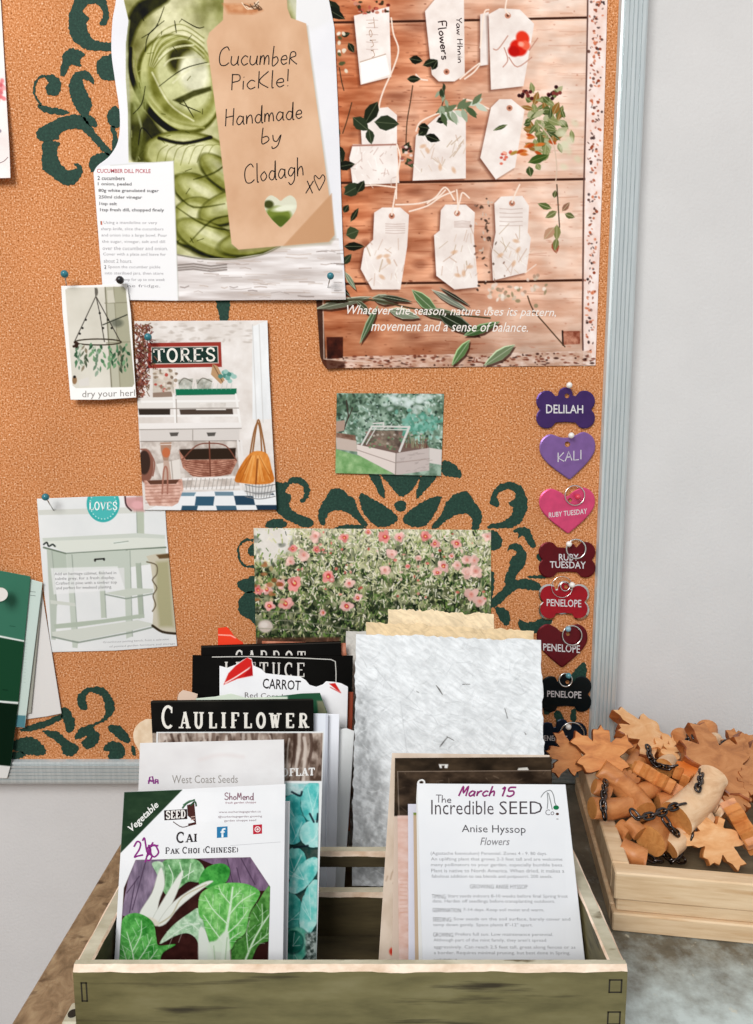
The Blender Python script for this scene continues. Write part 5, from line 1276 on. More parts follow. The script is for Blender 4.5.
# ---------------------------------------------------------------- push pins
def pin_mat(n, c): return flat_mat(n, c, .25, 0, .6)
M_TEAL, M_BLACK, M_PWHITE, M_STEEL = pin_mat('teal_plastic', (44, 120, 134)), pin_mat('black_plastic', (24, 24, 28)), pin_mat('white_plastic', (240, 236, 230)), flat_mat('pin_steel', (206, 206, 204), .25, 1.0)


def push_pin(tip, head, up, out, mat, label, r=.0023, oft=.002):
    """ball-headed map pin; tip and head in photo px, head standing 'out' from the board"""
    t = BOARD.pos(*tip, .0002); h = BOARD.pos(*head, out)
    root = empty('push_pin', tuple(t), label, 'push pin', 'push pins on the cork board')
    bm = bmesh.new(); ball(bm, h, r, u=24, v=16)
    bm_obj('head', bm, mat, root, smooth=True)
    bm = bmesh.new(); tube(bm, [t + (t - h) * .02, t + (h - t) * .9], .00045, seg=10)
    bm_obj('needle', bm, M_STEEL, root)
    return root


push_pin((327, 291), (330.5, 276), 0, .016, M_TEAL, 'teal ball headed pin in bottom right corner of pickle page', .0027)
push_pin((121, 284), (120, 280), 0, .011, M_BLACK, 'black ball headed pin in the recipe card text', .0030)
push_pin((67, 288), (64.5, 274), 0, .014, M_TEAL, 'teal ball headed pin at top of herb drying picture', .0029)
push_pin((149, 340), (148, 337), 0, .012, M_TEAL, 'teal ball headed pin beside the stores sign', .0029)
push_pin((54, 511), (45.5, 497), 0, .016, M_TEAL, 'teal ball headed pin at top corner of potting bench page', .0029)
# white plastic thumb pin at the left edge
root = empty('push_pin', tuple(BOARD.pos(-3, 594, .005)), 'white plastic push pin holding the green swatch at left edge', 'push pin', 'push pins on the cork board')
pp = lambda f: BOARD.pos(-3 + 3.2 * f, 594 + .6 * f, .0055 + .014 * f)
bm = bmesh.new(); tube(bm, [pp(0), pp(.25), pp(.3), pp(.42), pp(.7), pp(.82), pp(.88), pp(1)], [.005, .0048, .003, .0026, .0030, .0052, .0058, .0054], seg=24, bevel=.0008)
bm_obj('head', bm, M_PWHITE, root); bm = bmesh.new(); tube(bm, [pp(-.36), pp(0)], .0005, seg=8); bm_obj('needle', bm, M_STEEL, root)

# ---------------------------------------------------------------- pet tags
def anod(n, c, rough=.3): return flat_mat(n, c, rough, .55, .5, var=.06, vscale=120)
M_ENGR = flat_mat('engraved_silver', (226, 224, 226), .4, .3)
M_RING = flat_mat('steel_ring', (226, 224, 220), .18, 1.0)


def bone(cx, cy, w, h, tab=True):
    """bone outline with four lobes and a small hanging tab, px, y down"""
    a, b = w / 2, h / 2; lr = b * .56
    pts = []
    def lobe(x, y, a0, a1):
        for i in range(9): t = math.radians(a0 + (a1 - a0) * i / 8); pts.append((cx + x + lr * math.cos(t), cy + y + lr * math.sin(t)))
    lobe(a - lr, -b + lr, -118, 48); lobe(a - lr, b - lr, -48, 118)
    pts += [(cx + a * .34, cy + b * .70), (cx, cy + b * .66), (cx - a * .34, cy + b * .70)]
    lobe(-a + lr, b - lr, 62, 228); lobe(-a + lr, -b + lr, 132, 298)
    pts.append((cx - a * .34, cy - b * .70))
    if tab: pts += [(cx - a * .25, cy - b * .74), (cx - a * .235, cy - b * .92), (cx - a * .17, cy - b * 1.08), (cx - a * .06, cy - b * 1.17), (cx + a * .06, cy - b * 1.17), (cx + a * .17, cy - b * 1.08), (cx + a * .235, cy - b * .92), (cx + a * .25, cy - b * .74)]
    else: pts.append((cx, cy - b * .66))
    pts.append((cx + a * .34, cy - b * .70))
    return pts


def pet_tag(outline, hole, lines, mat, label, rim=None, ring=None, pin=None, rot=0, center=None, off=.0012, pinmat=None, pinlabel=None, hand=False, hr=2.0):
    cx, cy = center
    c, sn = math.cos(math.radians(rot)), math.sin(math.radians(rot))
    R = lambda p: (cx + (p[0] - cx) * c - (p[1] - cy) * sn, cy + (p[0] - cx) * sn + (p[1] - cy) * c)
    out = [R(p) for p in outline]
    base = BOARD.pos(cx, max(p[1] for p in out), off)
    root = empty('pet_tag', tuple(base), label, 'pet tag', 'pet tags pinned in a column')
    hp = [(hole[0] + hr * math.cos(i / 16 * 6.2832), hole[1] + hr * math.sin(i / 16 * 6.2832)) for i in range(16)]
    bm = bmesh.new()
    inset = [(cx + (x - cx) * (.955 if not rim else .93), cy + (y - cy) * (.945 if not rim else .91)) for x, y in out]
    T = .0014
    front = [bm.verts.new(p) for p in BOARD.pos([p[0] for p in inset], [p[1] for p in inset], off + T)]
    side = [bm.verts.new(p) for p in BOARD.pos([p[0] for p in out], [p[1] for p in out], off + T - .0004)]
    back = [bm.verts.new(p) for p in BOARD.pos([p[0] for p in out], [p[1] for p in out], off)]
    hf = [bm.verts.new(p) for p in BOARD.pos([p[0] for p in hp], [p[1] for p in hp], off + T)]
    hb = [bm.verts.new(p) for p in BOARD.pos([p[0] for p in hp], [p[1] for p in hp], off)]
    n = len(out)
    def loop_edges(vs): return [bm.edges.new((vs[i], vs[(i + 1) % len(vs)])) for i in range(len(vs))]
    for A_, B_ in ((front, hf), (back, hb)):
        bmesh.ops.triangle_fill(bm, use_beauty=True, edges=loop_edges(A_) + loop_edges(B_))
    for A_, B_, mi in ((front, side, 2 if rim else 0), (side, back, 2 if rim else 0)):
        for i in range(n):
            f = bm.faces.new((A_[i], A_[(i + 1) % n], B_[(i + 1) % n], B_[i])); f.material_index = mi
    for i in range(16): bm.faces.new((hf[i], hf[(i + 1) % 16], hb[(i + 1) % 16], hb[i])).material_index = 2
    bmesh.ops.recalc_face_normals(bm, faces=bm.faces)
    def addpoly(v2, faces):
        P3 = BOARD.pos(v2[:, 0], v2[:, 1], off + T + .00008); vs = [bm.verts.new(p) for p in P3]
        for f in faces:
            try: bm.faces.new([vs[i] for i in f]).material_index = 1
            except ValueError: pass
    for t, quad in lines:
        q = np.array(quad, float)
        if hand:
            H = np.linalg.norm(q[3] - q[0]); W = np.linalg.norm(q[1] - q[0]); adv = sum(HW[ch][1] for ch in t); x = 0
            for ch in t:
                for st in HW[ch][0]:
                    P = [q[0] + (q[1] - q[0]) * ((x + a) / adv) + (q[3] - q[0]) * (1 - b) for a, b in st]
                    v, f = ribbon(P, .95); addpoly(v, f)
                x += HW[ch][1]
        else:
            v, f = glyphs(t, 0, .012); a = v[:, :1]; b = 1 - v[:, 1:]
            addpoly((1 - a) * (1 - b) * q[0] + a * (1 - b) * q[1] + a * b * q[2] + (1 - a) * b * q[3], f)
    me = bpy.data.meshes.new('plate'); bm.to_mesh(me); bm.free()
    for m_ in (mat, M_ENGR, M_RING): me.materials.append(m_)
    link_mesh('plate', me, root)
    if ring:
        for rx, ry, rad, wire in ring:
            bm = bmesh.new(); pts = [BOARD.pos(rx + rad * math.cos(i / 36 * 6.2832), ry + rad * math.sin(i / 36 * 6.2832), off + T + .0012 + .0006 * math.sin(i / 36 * 6.2832)) for i in range(36)]
            tube(bm, pts, wire, seg=10, closed=True); bm_obj('split_ring', bm, M_RING, root)
    if pin:
        push_pin((pin[0] - .3, pin[1] + 2), pin, 0, .0075, pinmat or M_PWHITE, pinlabel, .0024)


PUR, LIL, PNK, DRED, BRED, BLK, NVY = (anod('purple_anodised', (72, 46, 108)), anod('lilac_anodised', (140, 104, 170), .35), anod('pink_anodised', (236, 84, 132)), anod('maroon_anodised', (104, 14, 26)), anod('red_anodised', (176, 22, 38)), anod('black_anodised', (18, 30, 34)), anod('navy_anodised', (22, 40, 60)))
ka = cr(500, 370, 5.12); kb = cr(500, 540, 4.45)
pet_tag(bone(565.5, 409.5, 59, 38), ka([(343, 132)])[0], [('DELILAH', ka([(236, 176), (426, 180), (426, 222), (236, 222)]))], PUR, 'purple bone shaped pet tag, topmost of the column', pin=ka([(355, 78)])[0], center=(565.5, 409.5), rot=0, pinlabel='white pin in the purple bone shaped tag', hr=2.4)
hk = heart(568, 456, 57, 46, .16)
pet_tag(hk, ka([(345, 380)])[0], [('KALI', ka([(292, 424), (424, 408), (424, 452), (292, 472)]))], LIL, 'lilac heart shaped pet tag under the purple bone', pin=ka([(365, 335)])[0], center=(568, 456), rot=-4, pinlabel='white pin in the lilac heart tag', hand=True, hr=2.8)
pet_tag(heart(567.3, 510.5, 57, 45, .3), (570, 500), [('RUBY TUESDAY', ka([(250, 730), (446, 708), (446, 736), (250, 756)]))], PNK, 'bright pink heart shaped pet tag with steel ring', ring=[(574.8, 495.4, 9.8, .00055)], center=(567.3, 510.5), rot=-2, pin=(578, 497), pinmat=pin_mat('pink_plastic', (214, 60, 84)), pinlabel='reddish pink pin in the pink heart tag')
pet_tag(bone(567, 559.8, 57, 36, False), (573, 546), [('RUBY', kb([(262, 62), (350, 62), (350, 92), (262, 92)])), ('TUESDAY', kb([(222, 94), (382, 96), (382, 128), (222, 124)]))], DRED, 'maroon bone shaped pet tag with ring and two engraved lines', ring=[(576, 549, 9.6, .0007)], pin=kb([(307, 18)])[0], center=(567, 559.8), pinlabel='white pin in the maroon bone shaped tag')
pet_tag(bone(564, 602, 51, 36), kb([(293, 208)])[0], [('PENELOPE', kb([(208, 262), (362, 266), (362, 300), (208, 294)]))], BRED, 'bright red bone shaped pet tag with silver rim', rim=True, ring=[(*kb([(290, 206)])[0], 4.6, .0005), (562, 587, 10.5, .0003)], pin=kb([(321, 200)])[0], center=(564, 602), pinlabel='white pin in the bright red silver rimmed tag')
pet_tag(heart(562, 645.5, 52, 43, .3), (568, 634), [('PENELOPE', kb([(192, 460), (356, 468), (356, 504), (192, 492)]))], DRED, 'maroon heart shaped pet tag with steel ring', ring=[(572, 635.5, 9.7, .00065)], pin=kb([(303, 396)])[0], center=(562, 645.5), pinmat=pin_mat('pale_blue_plastic', (140, 176, 190)), pinlabel='pale blue pin in the maroon heart tag')
pet_tag(bone(566, 694, 51, 36), kb([(300, 632)])[0], [('PENELOPE', kb([(210, 670), (362, 674), (362, 706), (210, 698)]))], BLK, 'black bone shaped pet tag with small ring', ring=[(565.5, 680, 6.5, .0007)], pin=kb([(305, 604)])[0], center=(566, 694), pinmat=pin_mat('light_teal_plastic', (90, 150, 160)), pinlabel='light teal pin in the black bone tag')
pet_tag(bone(562, 740, 50, 36), (569, 728), [('PENELOPE', kb([(183, 869), (300, 871), (300, 896), (183, 893)]))], NVY, 'navy blue pet tag partly hidden behind orange wooden leaf', ring=[(572, 734.5, 12, .0006)], pin=(568.5, 727), center=(562, 740), pinlabel='white pin in the navy blue tag')
# ================================================================== HANDMADE PAPER
def torn(a, b, n, amp, seed):
    r = random.Random(seed); pts = []
    for i in range(n + 1):
        t = i / n; f = min(1, 6 * t, 6 * (1 - t))
        nx, ny = -(b[1] - a[1]), b[0] - a[0]; l = math.hypot(nx, ny) or 1
        o = (r.uniform(-amp, amp) * .62 + amp * .5 * math.sin(t * 17 + seed) * math.sin(t * 7.3 + seed)) * f
        pts.append((a[0] + (b[0] - a[0]) * t + nx / l * o, a[1] + (b[1] - a[1]) * t + ny / l * o))
    return pts


def handmade(quad, y0, kk, col, seed, amp, label, fibres=(), curl=None, dens=1.1, rough=.0006, dark=None):
    TL, TR, BR, BL = quad
    Lf, Rt = torn(TL, BL, 60, amp, seed), torn(TR, BR, 60, amp, seed + 1)
    Tp, Bt = torn(TL, TR, 50, amp, seed + 2), torn(BL, BR, 50, amp, seed + 3)
    ph = seed * 1.7
    f = lambda x, y: (curl(x, y) if curl else 0) + rough * (vnoise(np.atleast_2d(x), np.atleast_2d(y), 16, seed, 3).reshape(np.shape(x)) - .5) * 2
    s = Sheet('handmade_paper', lean(y0, kk), left=Lf, right=Rt, top=Tp, bottom=Bt, dens=dens, bg=col, curl=f, thick=.0009)
    s.grain(None, np.array(col) * .975, np.minimum(np.array(col) * 1.02, 252), 12, 12, seed, 1, 2)
    r = random.Random(seed)
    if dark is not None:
        s.grain(dark, np.array(col) * .70, np.array(col) * .94, 4, 6, seed + 5, .8, 2.4, soft=16)  # grey crumple shading painted into this part of the sheet
    th = math.radians(34); u_ = s.X * math.cos(th) + s.Y * math.sin(th); v_ = -s.X * math.sin(th) + s.Y * math.cos(th)
    wv = vnoise(s.X, s.Y, 60, seed + 9, 2) * 16
    fn = vnoise(u_ + wv, (v_ + wv) * 4, 8, seed + 3, 3)[..., None]
    s.C *= .945 + .085 * np.clip((fn - .5) * 2.2 + .5, 0, 1)
    xs, ys = s.X, s.Y
    for i in range(170):
        x, y = r.uniform(xs.min(), xs.max()), r.uniform(ys.min(), ys.max()); a = r.gauss(.5, .7); l = r.uniform(4, 18)
        s.stroke(smooth([(x, y), (x + l * .5, y + l * .5 * math.tan(a * .6) + r.uniform(-2, 2)), (x + l, y + l * math.tan(a * .6))], 3), r.uniform(.4, .9), np.array(col) * r.choice([.82, .88, 1.06]), .8, .6)
    for q in fibres: s.stroke(smooth(q, 4) if len(q) > 2 else q, [.5, 1.2, .5], (64, 60, 56), .7, .95)
    return s.build(M_HAND, label, 'handmade paper', 'handmade paper sheets')


kh = cr(320, 590, 3.1375)
KP = .50
Y0H = .3945
wav = lambda x, y: -.0022 * np.clip((y - 820) / 60, 0, 1) + .002 * np.clip((392 - x) / 30, 0, 1) * np.sin(y / 21.)
handmade([(356, 634), (541, 640), (547, 886), (352, 886)], Y0H, KP, (226, 229, 231), 3, 1.6, 'large white handmade paper sheet with deckled edges and dark flecks, frontmost of its stack',
         [kh([(365, 300), (374, 312), (384, 328)]), kh([(447, 296), (470, 296)]), kh([(580, 372), (588, 402)]), kh([(400, 462), (385, 480), (376, 492)]), kh([(398, 460), (420, 472)]), kh([(303, 318), (310, 322)]), kh([(643, 448), (646, 454)])],
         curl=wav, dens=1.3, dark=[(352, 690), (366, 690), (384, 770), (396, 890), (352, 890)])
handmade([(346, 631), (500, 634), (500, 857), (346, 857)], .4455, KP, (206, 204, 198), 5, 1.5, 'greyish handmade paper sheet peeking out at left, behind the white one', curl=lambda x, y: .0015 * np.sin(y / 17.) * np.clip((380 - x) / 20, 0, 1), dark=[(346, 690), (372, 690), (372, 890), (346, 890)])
handmade([(366, 622), (534, 631), (520, 880), (372, 880)], Y0H + .0135, KP, (232, 208, 170), 7, 2.0, 'tan handmade paper sheet behind the white sheet, lower of two tan tops', curl=lambda x, y: .0012 * np.sin(x / 9.))
handmade([(388, 609), (494, 614), (500, 880), (392, 880)], Y0H + .0205, KP, (238, 218, 184), 9, 2.2, 'cream tan handmade paper sheet standing tallest at the back of stack', curl=lambda x, y: .0012 * np.sin(x / 11.))

# ================================================================== SEED PACKETS
def packet(y0, kk, quad, bg, dens=1.6, top=None, left=None, right=None, curl=None, thick=.0009, name='seed_packet', zfloor=.0065, bulge=.0012):
    """quad: TL, TR, and two points lower on the right and left edges; edges run on down to the crate floor"""
    P = lean(y0, kk)
    TL, TR, RB, LB = quad

    def down(a, b):                        # follow edge a->b until the plane meets the crate floor
        lo, hi = 0.3, 4.0
        for _ in range(40):
            m = (lo + hi) / 2; p = P.pos(a[0] + (b[0] - a[0]) * m, a[1] + (b[1] - a[1]) * m)
            if p[2] > zfloor: lo = m
            else: hi = m
        return (a[0] + (b[0] - a[0]) * lo, a[1] + (b[1] - a[1]) * lo)
    BL, BR = down(TL, LB), down(TR, RB)
    while P.pos(*BL)[0] < CX0 + CS + .0012: BL = (BL[0] + .5, BL[1])
    while P.pos(*BR)[0] > CX1 - CS - .0012: BR = (BR[0] - .5, BR[1])
    if curl is None:
        cx, w = (TL[0] + TR[0]) / 2, (TR[0] - TL[0]) / 2; yt, yb = TL[1], BL[1]
        curl = lambda x, y: bulge * np.clip(1 - ((x - cx) / w) ** 2, 0, 1) * np.clip((y - yt) / 30, 0, 1)
    sh = Sheet(name, P, left=(left or [TL]) + [BL], right=(right or [TR]) + [BR], top=top or [TL, TR], bottom=[BL, BR], dens=dens, bg=bg, thick=thick, curl=curl)
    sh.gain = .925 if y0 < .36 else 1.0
    return sh


GRP = 'seed packets in the crate'
KL = .35
WH = (236, 237, 240)
# ---- 1 front left: pak choi
s = packet(.3065, KL, [(124, 792), (285.5, 784), (283, 960), (112, 960)], (241, 242, 244), dens=2.0)
s.grain(None, (236, 237, 240), (246, 246, 248), 50, 50, 90)
k = cr(100, 740, 3.012)
s.poly(k([(73, 157), (248, 150), (62, 340)]), (44, 66, 48)); s.grain(k([(73, 157), (248, 150), (62, 340)]), (36, 56, 42), (70, 92, 68), 20, 8, 3, .6)
k2_ = cr(110, 840, 3.586)
ph = k2_([(92, 72), (503, 62), (574, 168), (566, 470), (30, 470), (50, 172)])
s.poly(ph, (62, 36, 34)); s.setclip(ph)
s.grain(k2_([(80, 60), (200, 60), (110, 290), (40, 270)]), (112, 98, 118), (160, 142, 164), 5, 14, 5, 1, 2); s.grain(k2_([(300, 60), (510, 55), (580, 180), (430, 190), (400, 100)]), (104, 84, 106), (144, 120, 146), 5, 14, 6, 1, 2)
for q in ([(130, 70), (80, 250)], [(105, 130), (60, 190)], [(420, 70), (442, 160)], [(470, 66), (520, 160)], [(90, 150), (70, 260)], [(455, 100), (470, 165)]): s.stroke(k2_(q), 1.0, (76, 60, 80), .8, .8)
s.grain(k2_([(150, 290), (340, 180), (330, 480), (170, 480)]), (54, 30, 28), (78, 46, 42), 6, 6, 7, .8)
def leafp(pts, c1, c2, seed, vein=(), vc=(226, 240, 222), rim=True):
    p = k2_(smooth(pts, 5, True)); s.poly([(x + .6, y + 1) for x, y in p], (34, 30, 24), 2, .5); s.grain(p, c1, c2, 8, 10, seed, 1, 2)
    s.grain(p, np.array(c1) * .8, np.minimum(np.array(c2) * 1.08, 250), 3, 3.5, seed + 40, .38, 2.4)
    for q, w_ in vein:
        s.stroke(k2_(smooth(q, 5)), w_ + 1.2, np.array(c2) * .98, 1.6, .5)
        s.stroke(k2_(smooth(q, 5)), [w_, w_ * .85, w_ * .45], vc, .8, .9)
        if w_ <= 1.3:
            a_, b_ = np.array(q[0]), np.array(q[-1]); d_ = b_ - a_
            for f_, sg in ((.35, 1), (.5, -1), (.65, 1), (.8, -1)):
                m_ = a_ + d_ * f_; e_ = m_ + d_ * .22 + sg * np.array((-d_[1], d_[0])) * .2
                s.stroke(k2_([tuple(m_), tuple(e_)]), .45, vc, .7, .65)
# upper head: pale stalks, ruffled tops
leafp([(188, 80), (240, 66), (310, 70), (340, 110), (320, 150), (280, 150), (240, 180), (205, 200), (180, 150)], (92, 150, 92), (176, 216, 170), 11)
leafp([(318, 150), (345, 100), (400, 84), (430, 105), (420, 145), (390, 170), (340, 170)], (44, 128, 52), (92, 176, 86), 12)
leafp([(150, 84), (186, 80), (196, 120), (186, 180), (160, 180), (170, 130)], (150, 190, 152), (206, 228, 200), 13)
for pts in ([(105, 265), (150, 190), (172, 120), (186, 100), (196, 160), (176, 220), (160, 300), (130, 290)], [(150, 290), (190, 215), (250, 120), (262, 118), (240, 190), (200, 270), (170, 304)], [(170, 302), (230, 220), (330, 155), (370, 148), (330, 176), (250, 240), (200, 300)]):
    p = k2_(smooth(pts, 4, True)); s.poly(p, (228, 230, 222), 1); s.stroke(p, .6, (176, 180, 168), .8, .6)
s.stroke(k2_(smooth([(165, 306), (220, 270), (260, 205), (345, 160)], 5)), 1.4, (196, 190, 166), .8)
s.blob(*k2_([(150, 292)])[0], 8, 3.4, (222, 216, 200), 25, 1.5)
for q in ([(210, 90), (226, 130), (220, 170)], [(250, 80), (262, 130)], [(290, 84), (280, 140)], [(240, 150), (300, 110)]): s.stroke(k2_(smooth(q, 4)), .9, (224, 238, 220), .7, .9)
# lower left leaf
leafp([(28, 470), (36, 330), (48, 280), (85, 262), (125, 272), (156, 300), (166, 350), (176, 378), (236, 374), (190, 404), (178, 440), (160, 470)], (52, 138, 54), (126, 200, 114), 14, [([(90, 470), (80, 400), (60, 330)], 1.2), ([(80, 400), (110, 340), (112, 290)], .9), ([(96, 440), (130, 390), (150, 350)], .9), ([(70, 470), (56, 420), (44, 380)], .8), ([(110, 470), (150, 420), (170, 392)], .9)])
# middle pale leaf and stalks
leafp([(178, 372), (220, 312), (285, 262), (322, 248), (346, 330), (362, 470), (322, 470), (316, 370), (280, 335), (230, 346)], (150, 196, 152), (214, 232, 210), 15, [([(320, 300), (270, 310), (200, 360)], .9), ([(325, 330), (290, 300), (260, 300)], .7)])
s.poly(k2_(smooth([(318, 330), (340, 320), (366, 400), (370, 475), (322, 475)], 4, True)), (226, 232, 222), 1.5)
# big front leaf with broad white midrib, dark leaf right
leafp([(440, 350), (480, 262), (520, 236), (560, 176), (585, 168), (585, 340), (530, 380), (490, 470), (440, 470)], (56, 112, 46), (112, 168, 92), 16, [([(470, 470), (520, 350), (575, 262)], 2.0), ([(520, 350), (545, 300), (545, 230)], .9), ([(500, 390), (575, 330)], .9), ([(496, 400), (490, 330), (500, 290)], .8)])
leafp([(318, 262), (322, 200), (358, 170), (420, 154), (490, 158), (536, 184), (528, 216), (500, 262), (486, 330), (452, 360), (430, 395), (372, 395), (345, 330), (334, 290)], (82, 172, 72), (158, 216, 138), 17, [([(398, 470), (412, 360), (430, 250), (440, 170)], 3.0), ([(420, 300), (370, 250), (340, 200)], 1.0), ([(426, 270), (470, 220), (520, 190)], 1.0), ([(432, 230), (400, 190), (390, 165)], .8), ([(414, 340), (460, 300), (495, 250)], 1.0), ([(408, 370), (370, 320), (335, 270)], 1.0), ([(434, 215), (470, 180)], .7), ([(405, 380), (440, 350), (470, 330)], .9)])
s.poly(k2_(smooth([(352, 376), (380, 360), (408, 330), (424, 330), (432, 400), (428, 480), (360, 480)], 4, True)), (224, 234, 218), 2, .95)
for q in ([(372, 380), (380, 470)], [(420, 350), (410, 470)]): s.stroke(k2_(q), 1.0, (170, 196, 160), .8, .8)
s.setclip(); s.layer = 2
s.text('Vegetable', None, (238, 238, 234), bold=.02, shear=.1, quad=k([(82, 262), (166, 182), (182, 204), (98, 284)]))
lg = k([(193, 212), (262, 208), (263, 238), (194, 242)]); s.opoly(lg, (48, 34, 34)); s.opoly(k([(262, 196), (284, 190), (290, 254), (266, 260)]), (84, 52, 48))
for q, w_, c_ in (([(248, 206), (262, 190), (286, 180)], 1.8, (70, 110, 84)), ([(250, 196), (268, 184), (280, 182)], 1.2, (120, 150, 126)), ([(220, 246), (246, 262), (268, 258)], .9, (100, 84, 80)), ([(272, 198), (286, 186), (290, 200)], 1.6, (56, 90, 66)), ([(274, 232), (286, 230)], 1.0, (190, 160, 150)), ([(274, 240), (286, 238)], 1.0, (190, 160, 150))): s.oline(k(q), w_, c_)
s.layer = 3
s.serif('SEED', k([(198, 214), (258, 211), (258, 234), (198, 238)]), 1.5, (240, 236, 232))
s.layer = 2
s.serif('CAI', k([(230, 278), (292, 276), (292, 306), (230, 310)]), 1.6, (62, 58, 60), big={0})
s.serif('PAK CHOI (CHINESE)', k([(196, 324), (416, 318), (416, 338), (196, 343)]), .95, (74, 70, 74), big={0, 4, 10})
s.hand('ShoMend', *k([(374, 180)])[0], 7, 30, .9, (150, 116, 128), 0)
for i, (x0, x1, y) in enumerate(((378, 470, 186), (358, 484, 214), (356, 488, 228), (374, 470, 240))): s.text(('fresh garden shoppe', 'www.ourheritagegarden.ca', '@ourheritagegarden growing', 'garden shoppe seed')[i], None, (150, 128, 136) if i else (156, 100, 116), quad=k([(x0, y), (x1, y - 2), (x1, y + 6), (x0, y + 8)]))
s.opoly(k([(352, 262), (384, 260), (384, 293), (352, 295)]), (58, 132, 178)); s.opoly(k([(461, 256), (488, 254), (488, 282), (461, 284)]), (196, 52, 70))
s.layer = 3
s.text('f', None, (240, 246, 250), bold=.02, quad=k([(363, 266), (378, 265), (378, 293), (363, 294)]))
for r_, c_ in ((3.0, (250, 236, 236)), (2.1, (196, 52, 70)), (1.1, (250, 236, 236))):
    cx_, cy_ = k([(474.5, 269)])[0]; s.layer += 1; s.opoly([(cx_ + r_ * math.cos(i / 16 * 6.283), cy_ - r_ * math.sin(i / 16 * 6.283)) for i in range(16)], c_)
s.layer = 2
for q in ([(102, 322), (112, 306), (122, 312), (118, 330), (104, 352), (112, 350), (130, 346)], [(128, 304), (134, 296), (140, 330), (146, 344), (152, 330), (146, 322), (140, 336)], [(160, 308), (148, 330), (136, 368)], [(140, 352), (148, 344), (156, 350), (150, 362), (142, 362)], [(152, 322), (164, 316), (172, 326), (176, 340), (164, 352), (154, 344), (152, 326)], [(144, 318), (176, 318)]): s.oline(k(q), 1.7, (150, 62, 140))
s.oline(k([(392, 318), (460, 313), (544, 307)]), .45, (206, 206, 210))
s.build(M_PRINT, 'white seed packet with bok choy picture and green corner, frontmost at left', 'seed packet', GRP)

# ---- 2 plain white sliver
s = packet(.3145, KL, [(130, 804), (290, 801), (287.5, 960), (120, 960)], (240, 241, 244), dens=.8)
s.build(M_PRINT, 'plain white packet showing as thin strip right of bok choy packet', 'seed packet', GRP)
# ---- 3 west coast
s = packet(.321, KL, [(140, 743), (284, 739.5), (284.5, 800), (138, 800)], (238, 236, 236), dens=1.4)
s.grain(None, (226, 223, 223), (243, 242, 242), 40, 26, 93, .8)
k = cr(100, 740, 3.012)
s.stroke(k(smooth([(300, 60), (360, 45), (430, 50)], 4)), 3, (226, 214, 212), 4, .5)
s.layer = 2
s.text('West Coast Seeds', None, (168, 163, 158), quad=k([(217, 106), (415, 106), (415, 129), (217, 131)]))
for q in ([(146, 132), (150, 112), (158, 110), (162, 132)], [(144, 124), (164, 122)], [(166, 132), (168, 118), (174, 120), (175, 132)], [(165, 126), (176, 125)], [(150, 120), (158, 126)]): s.oline(k(q), 1.5, (146, 74, 140), sm=False)
s.build(M_PRINT, 'pale seed packet with faint grey lettering and purple initials, directly behind bok choy packet', 'seed packet', GRP)
# ---- 4 DFLAT cabbage packet
s = packet(.3285, KL, [(156.5, 732), (324, 731.5), (316.5, 960), (150, 960)], (238, 240, 240), dens=1.9)
top4 = [(158, 733), (323, 733), (321.5, 781), (158, 781)]
s.grain(top4, (90, 72, 62), (196, 180, 168), 9, 12, 94, 1, 2.6); s.setclip(top4)
rr = random.Random(4)
for i in range(60):
    x = rr.uniform(158, 322); s.stroke(smooth([(x, 732 + rr.uniform(-4, 10)), (x + rr.uniform(-3, 3), 750), (x + rr.uniform(-10, 4), 770 + rr.uniform(0, 12))], 4), rr.uniform(1, 3.6), rr.choice([(222, 210, 200), (74, 56, 48), (150, 130, 118), (198, 184, 172), (106, 86, 76)]), 1.4, .75)
s.setclip()
low4 = [(158, 783), (319, 783), (315, 1040), (158, 1040)]
s.poly(low4, (196, 222, 222)); s.setclip(low4)
kx = cr(270, 780, 5.02)
s.grain([(270, 796), (322, 796), (316, 1000), (270, 1000)], (40, 70, 66), (92, 100, 92), 6, 6, 95, 1, 2)
for cx, cy, rx, ry, an, c1, c2 in ((130, 50, 60, 24, -10, (150, 206, 206), (206, 230, 230)), (130, 160, 74, 80, 10, (60, 168, 166), (130, 214, 210)), (215, 110, 50, 90, 0, (84, 190, 188), (160, 226, 222)), (130, 250, 40, 70, 20, (70, 176, 176), (150, 222, 218)), (220, 270, 60, 62, -10, (150, 220, 216), (206, 240, 236)), (120, 420, 50, 74, 10, (62, 166, 160), (140, 214, 206)), (170, 480, 92, 44, -52, (90, 196, 190), (186, 234, 228)),
                                   (110, 660, 50, 84, -12, (56, 150, 140), (120, 196, 184)), (205, 640, 42, 130, 12, (120, 210, 202), (186, 232, 226)), (120, 830, 62, 84, 20, (70, 160, 140), (130, 204, 180)), (115, 810, 40, 50, 10, (30, 104, 90), (70, 150, 130))):
    x, y = kx([(cx, cy)])[0]; rx *= 1.22; ry *= 1.12; s.blob(x + .6, y + 1.2, rx / 5.02 + .8, ry / 5.02 + .8, (24, 60, 60), an, 1.6, .6)
    q = [(x + rx / 5.02 * math.cos(t) * math.cos(math.radians(an)) - ry / 5.02 * math.sin(t) * math.sin(math.radians(an)), y + rx / 5.02 * math.cos(t) * math.sin(math.radians(an)) + ry / 5.02 * math.sin(t) * math.cos(math.radians(an))) for t in np.linspace(0, 6.2832, 22)[:-1]]
    s.grain(jag(q, .35, 2, int(cx)), c1, c2, 6, 7, int(cy), 1, 2.2)
    for j in range(3): a = rr.uniform(0, 6.28); s.stroke([(x, y + ry / 12), (x + rx / 6.2 * math.cos(a), y + ry / 6.2 * math.sin(a))], .6, (216, 244, 240), .7, .7)
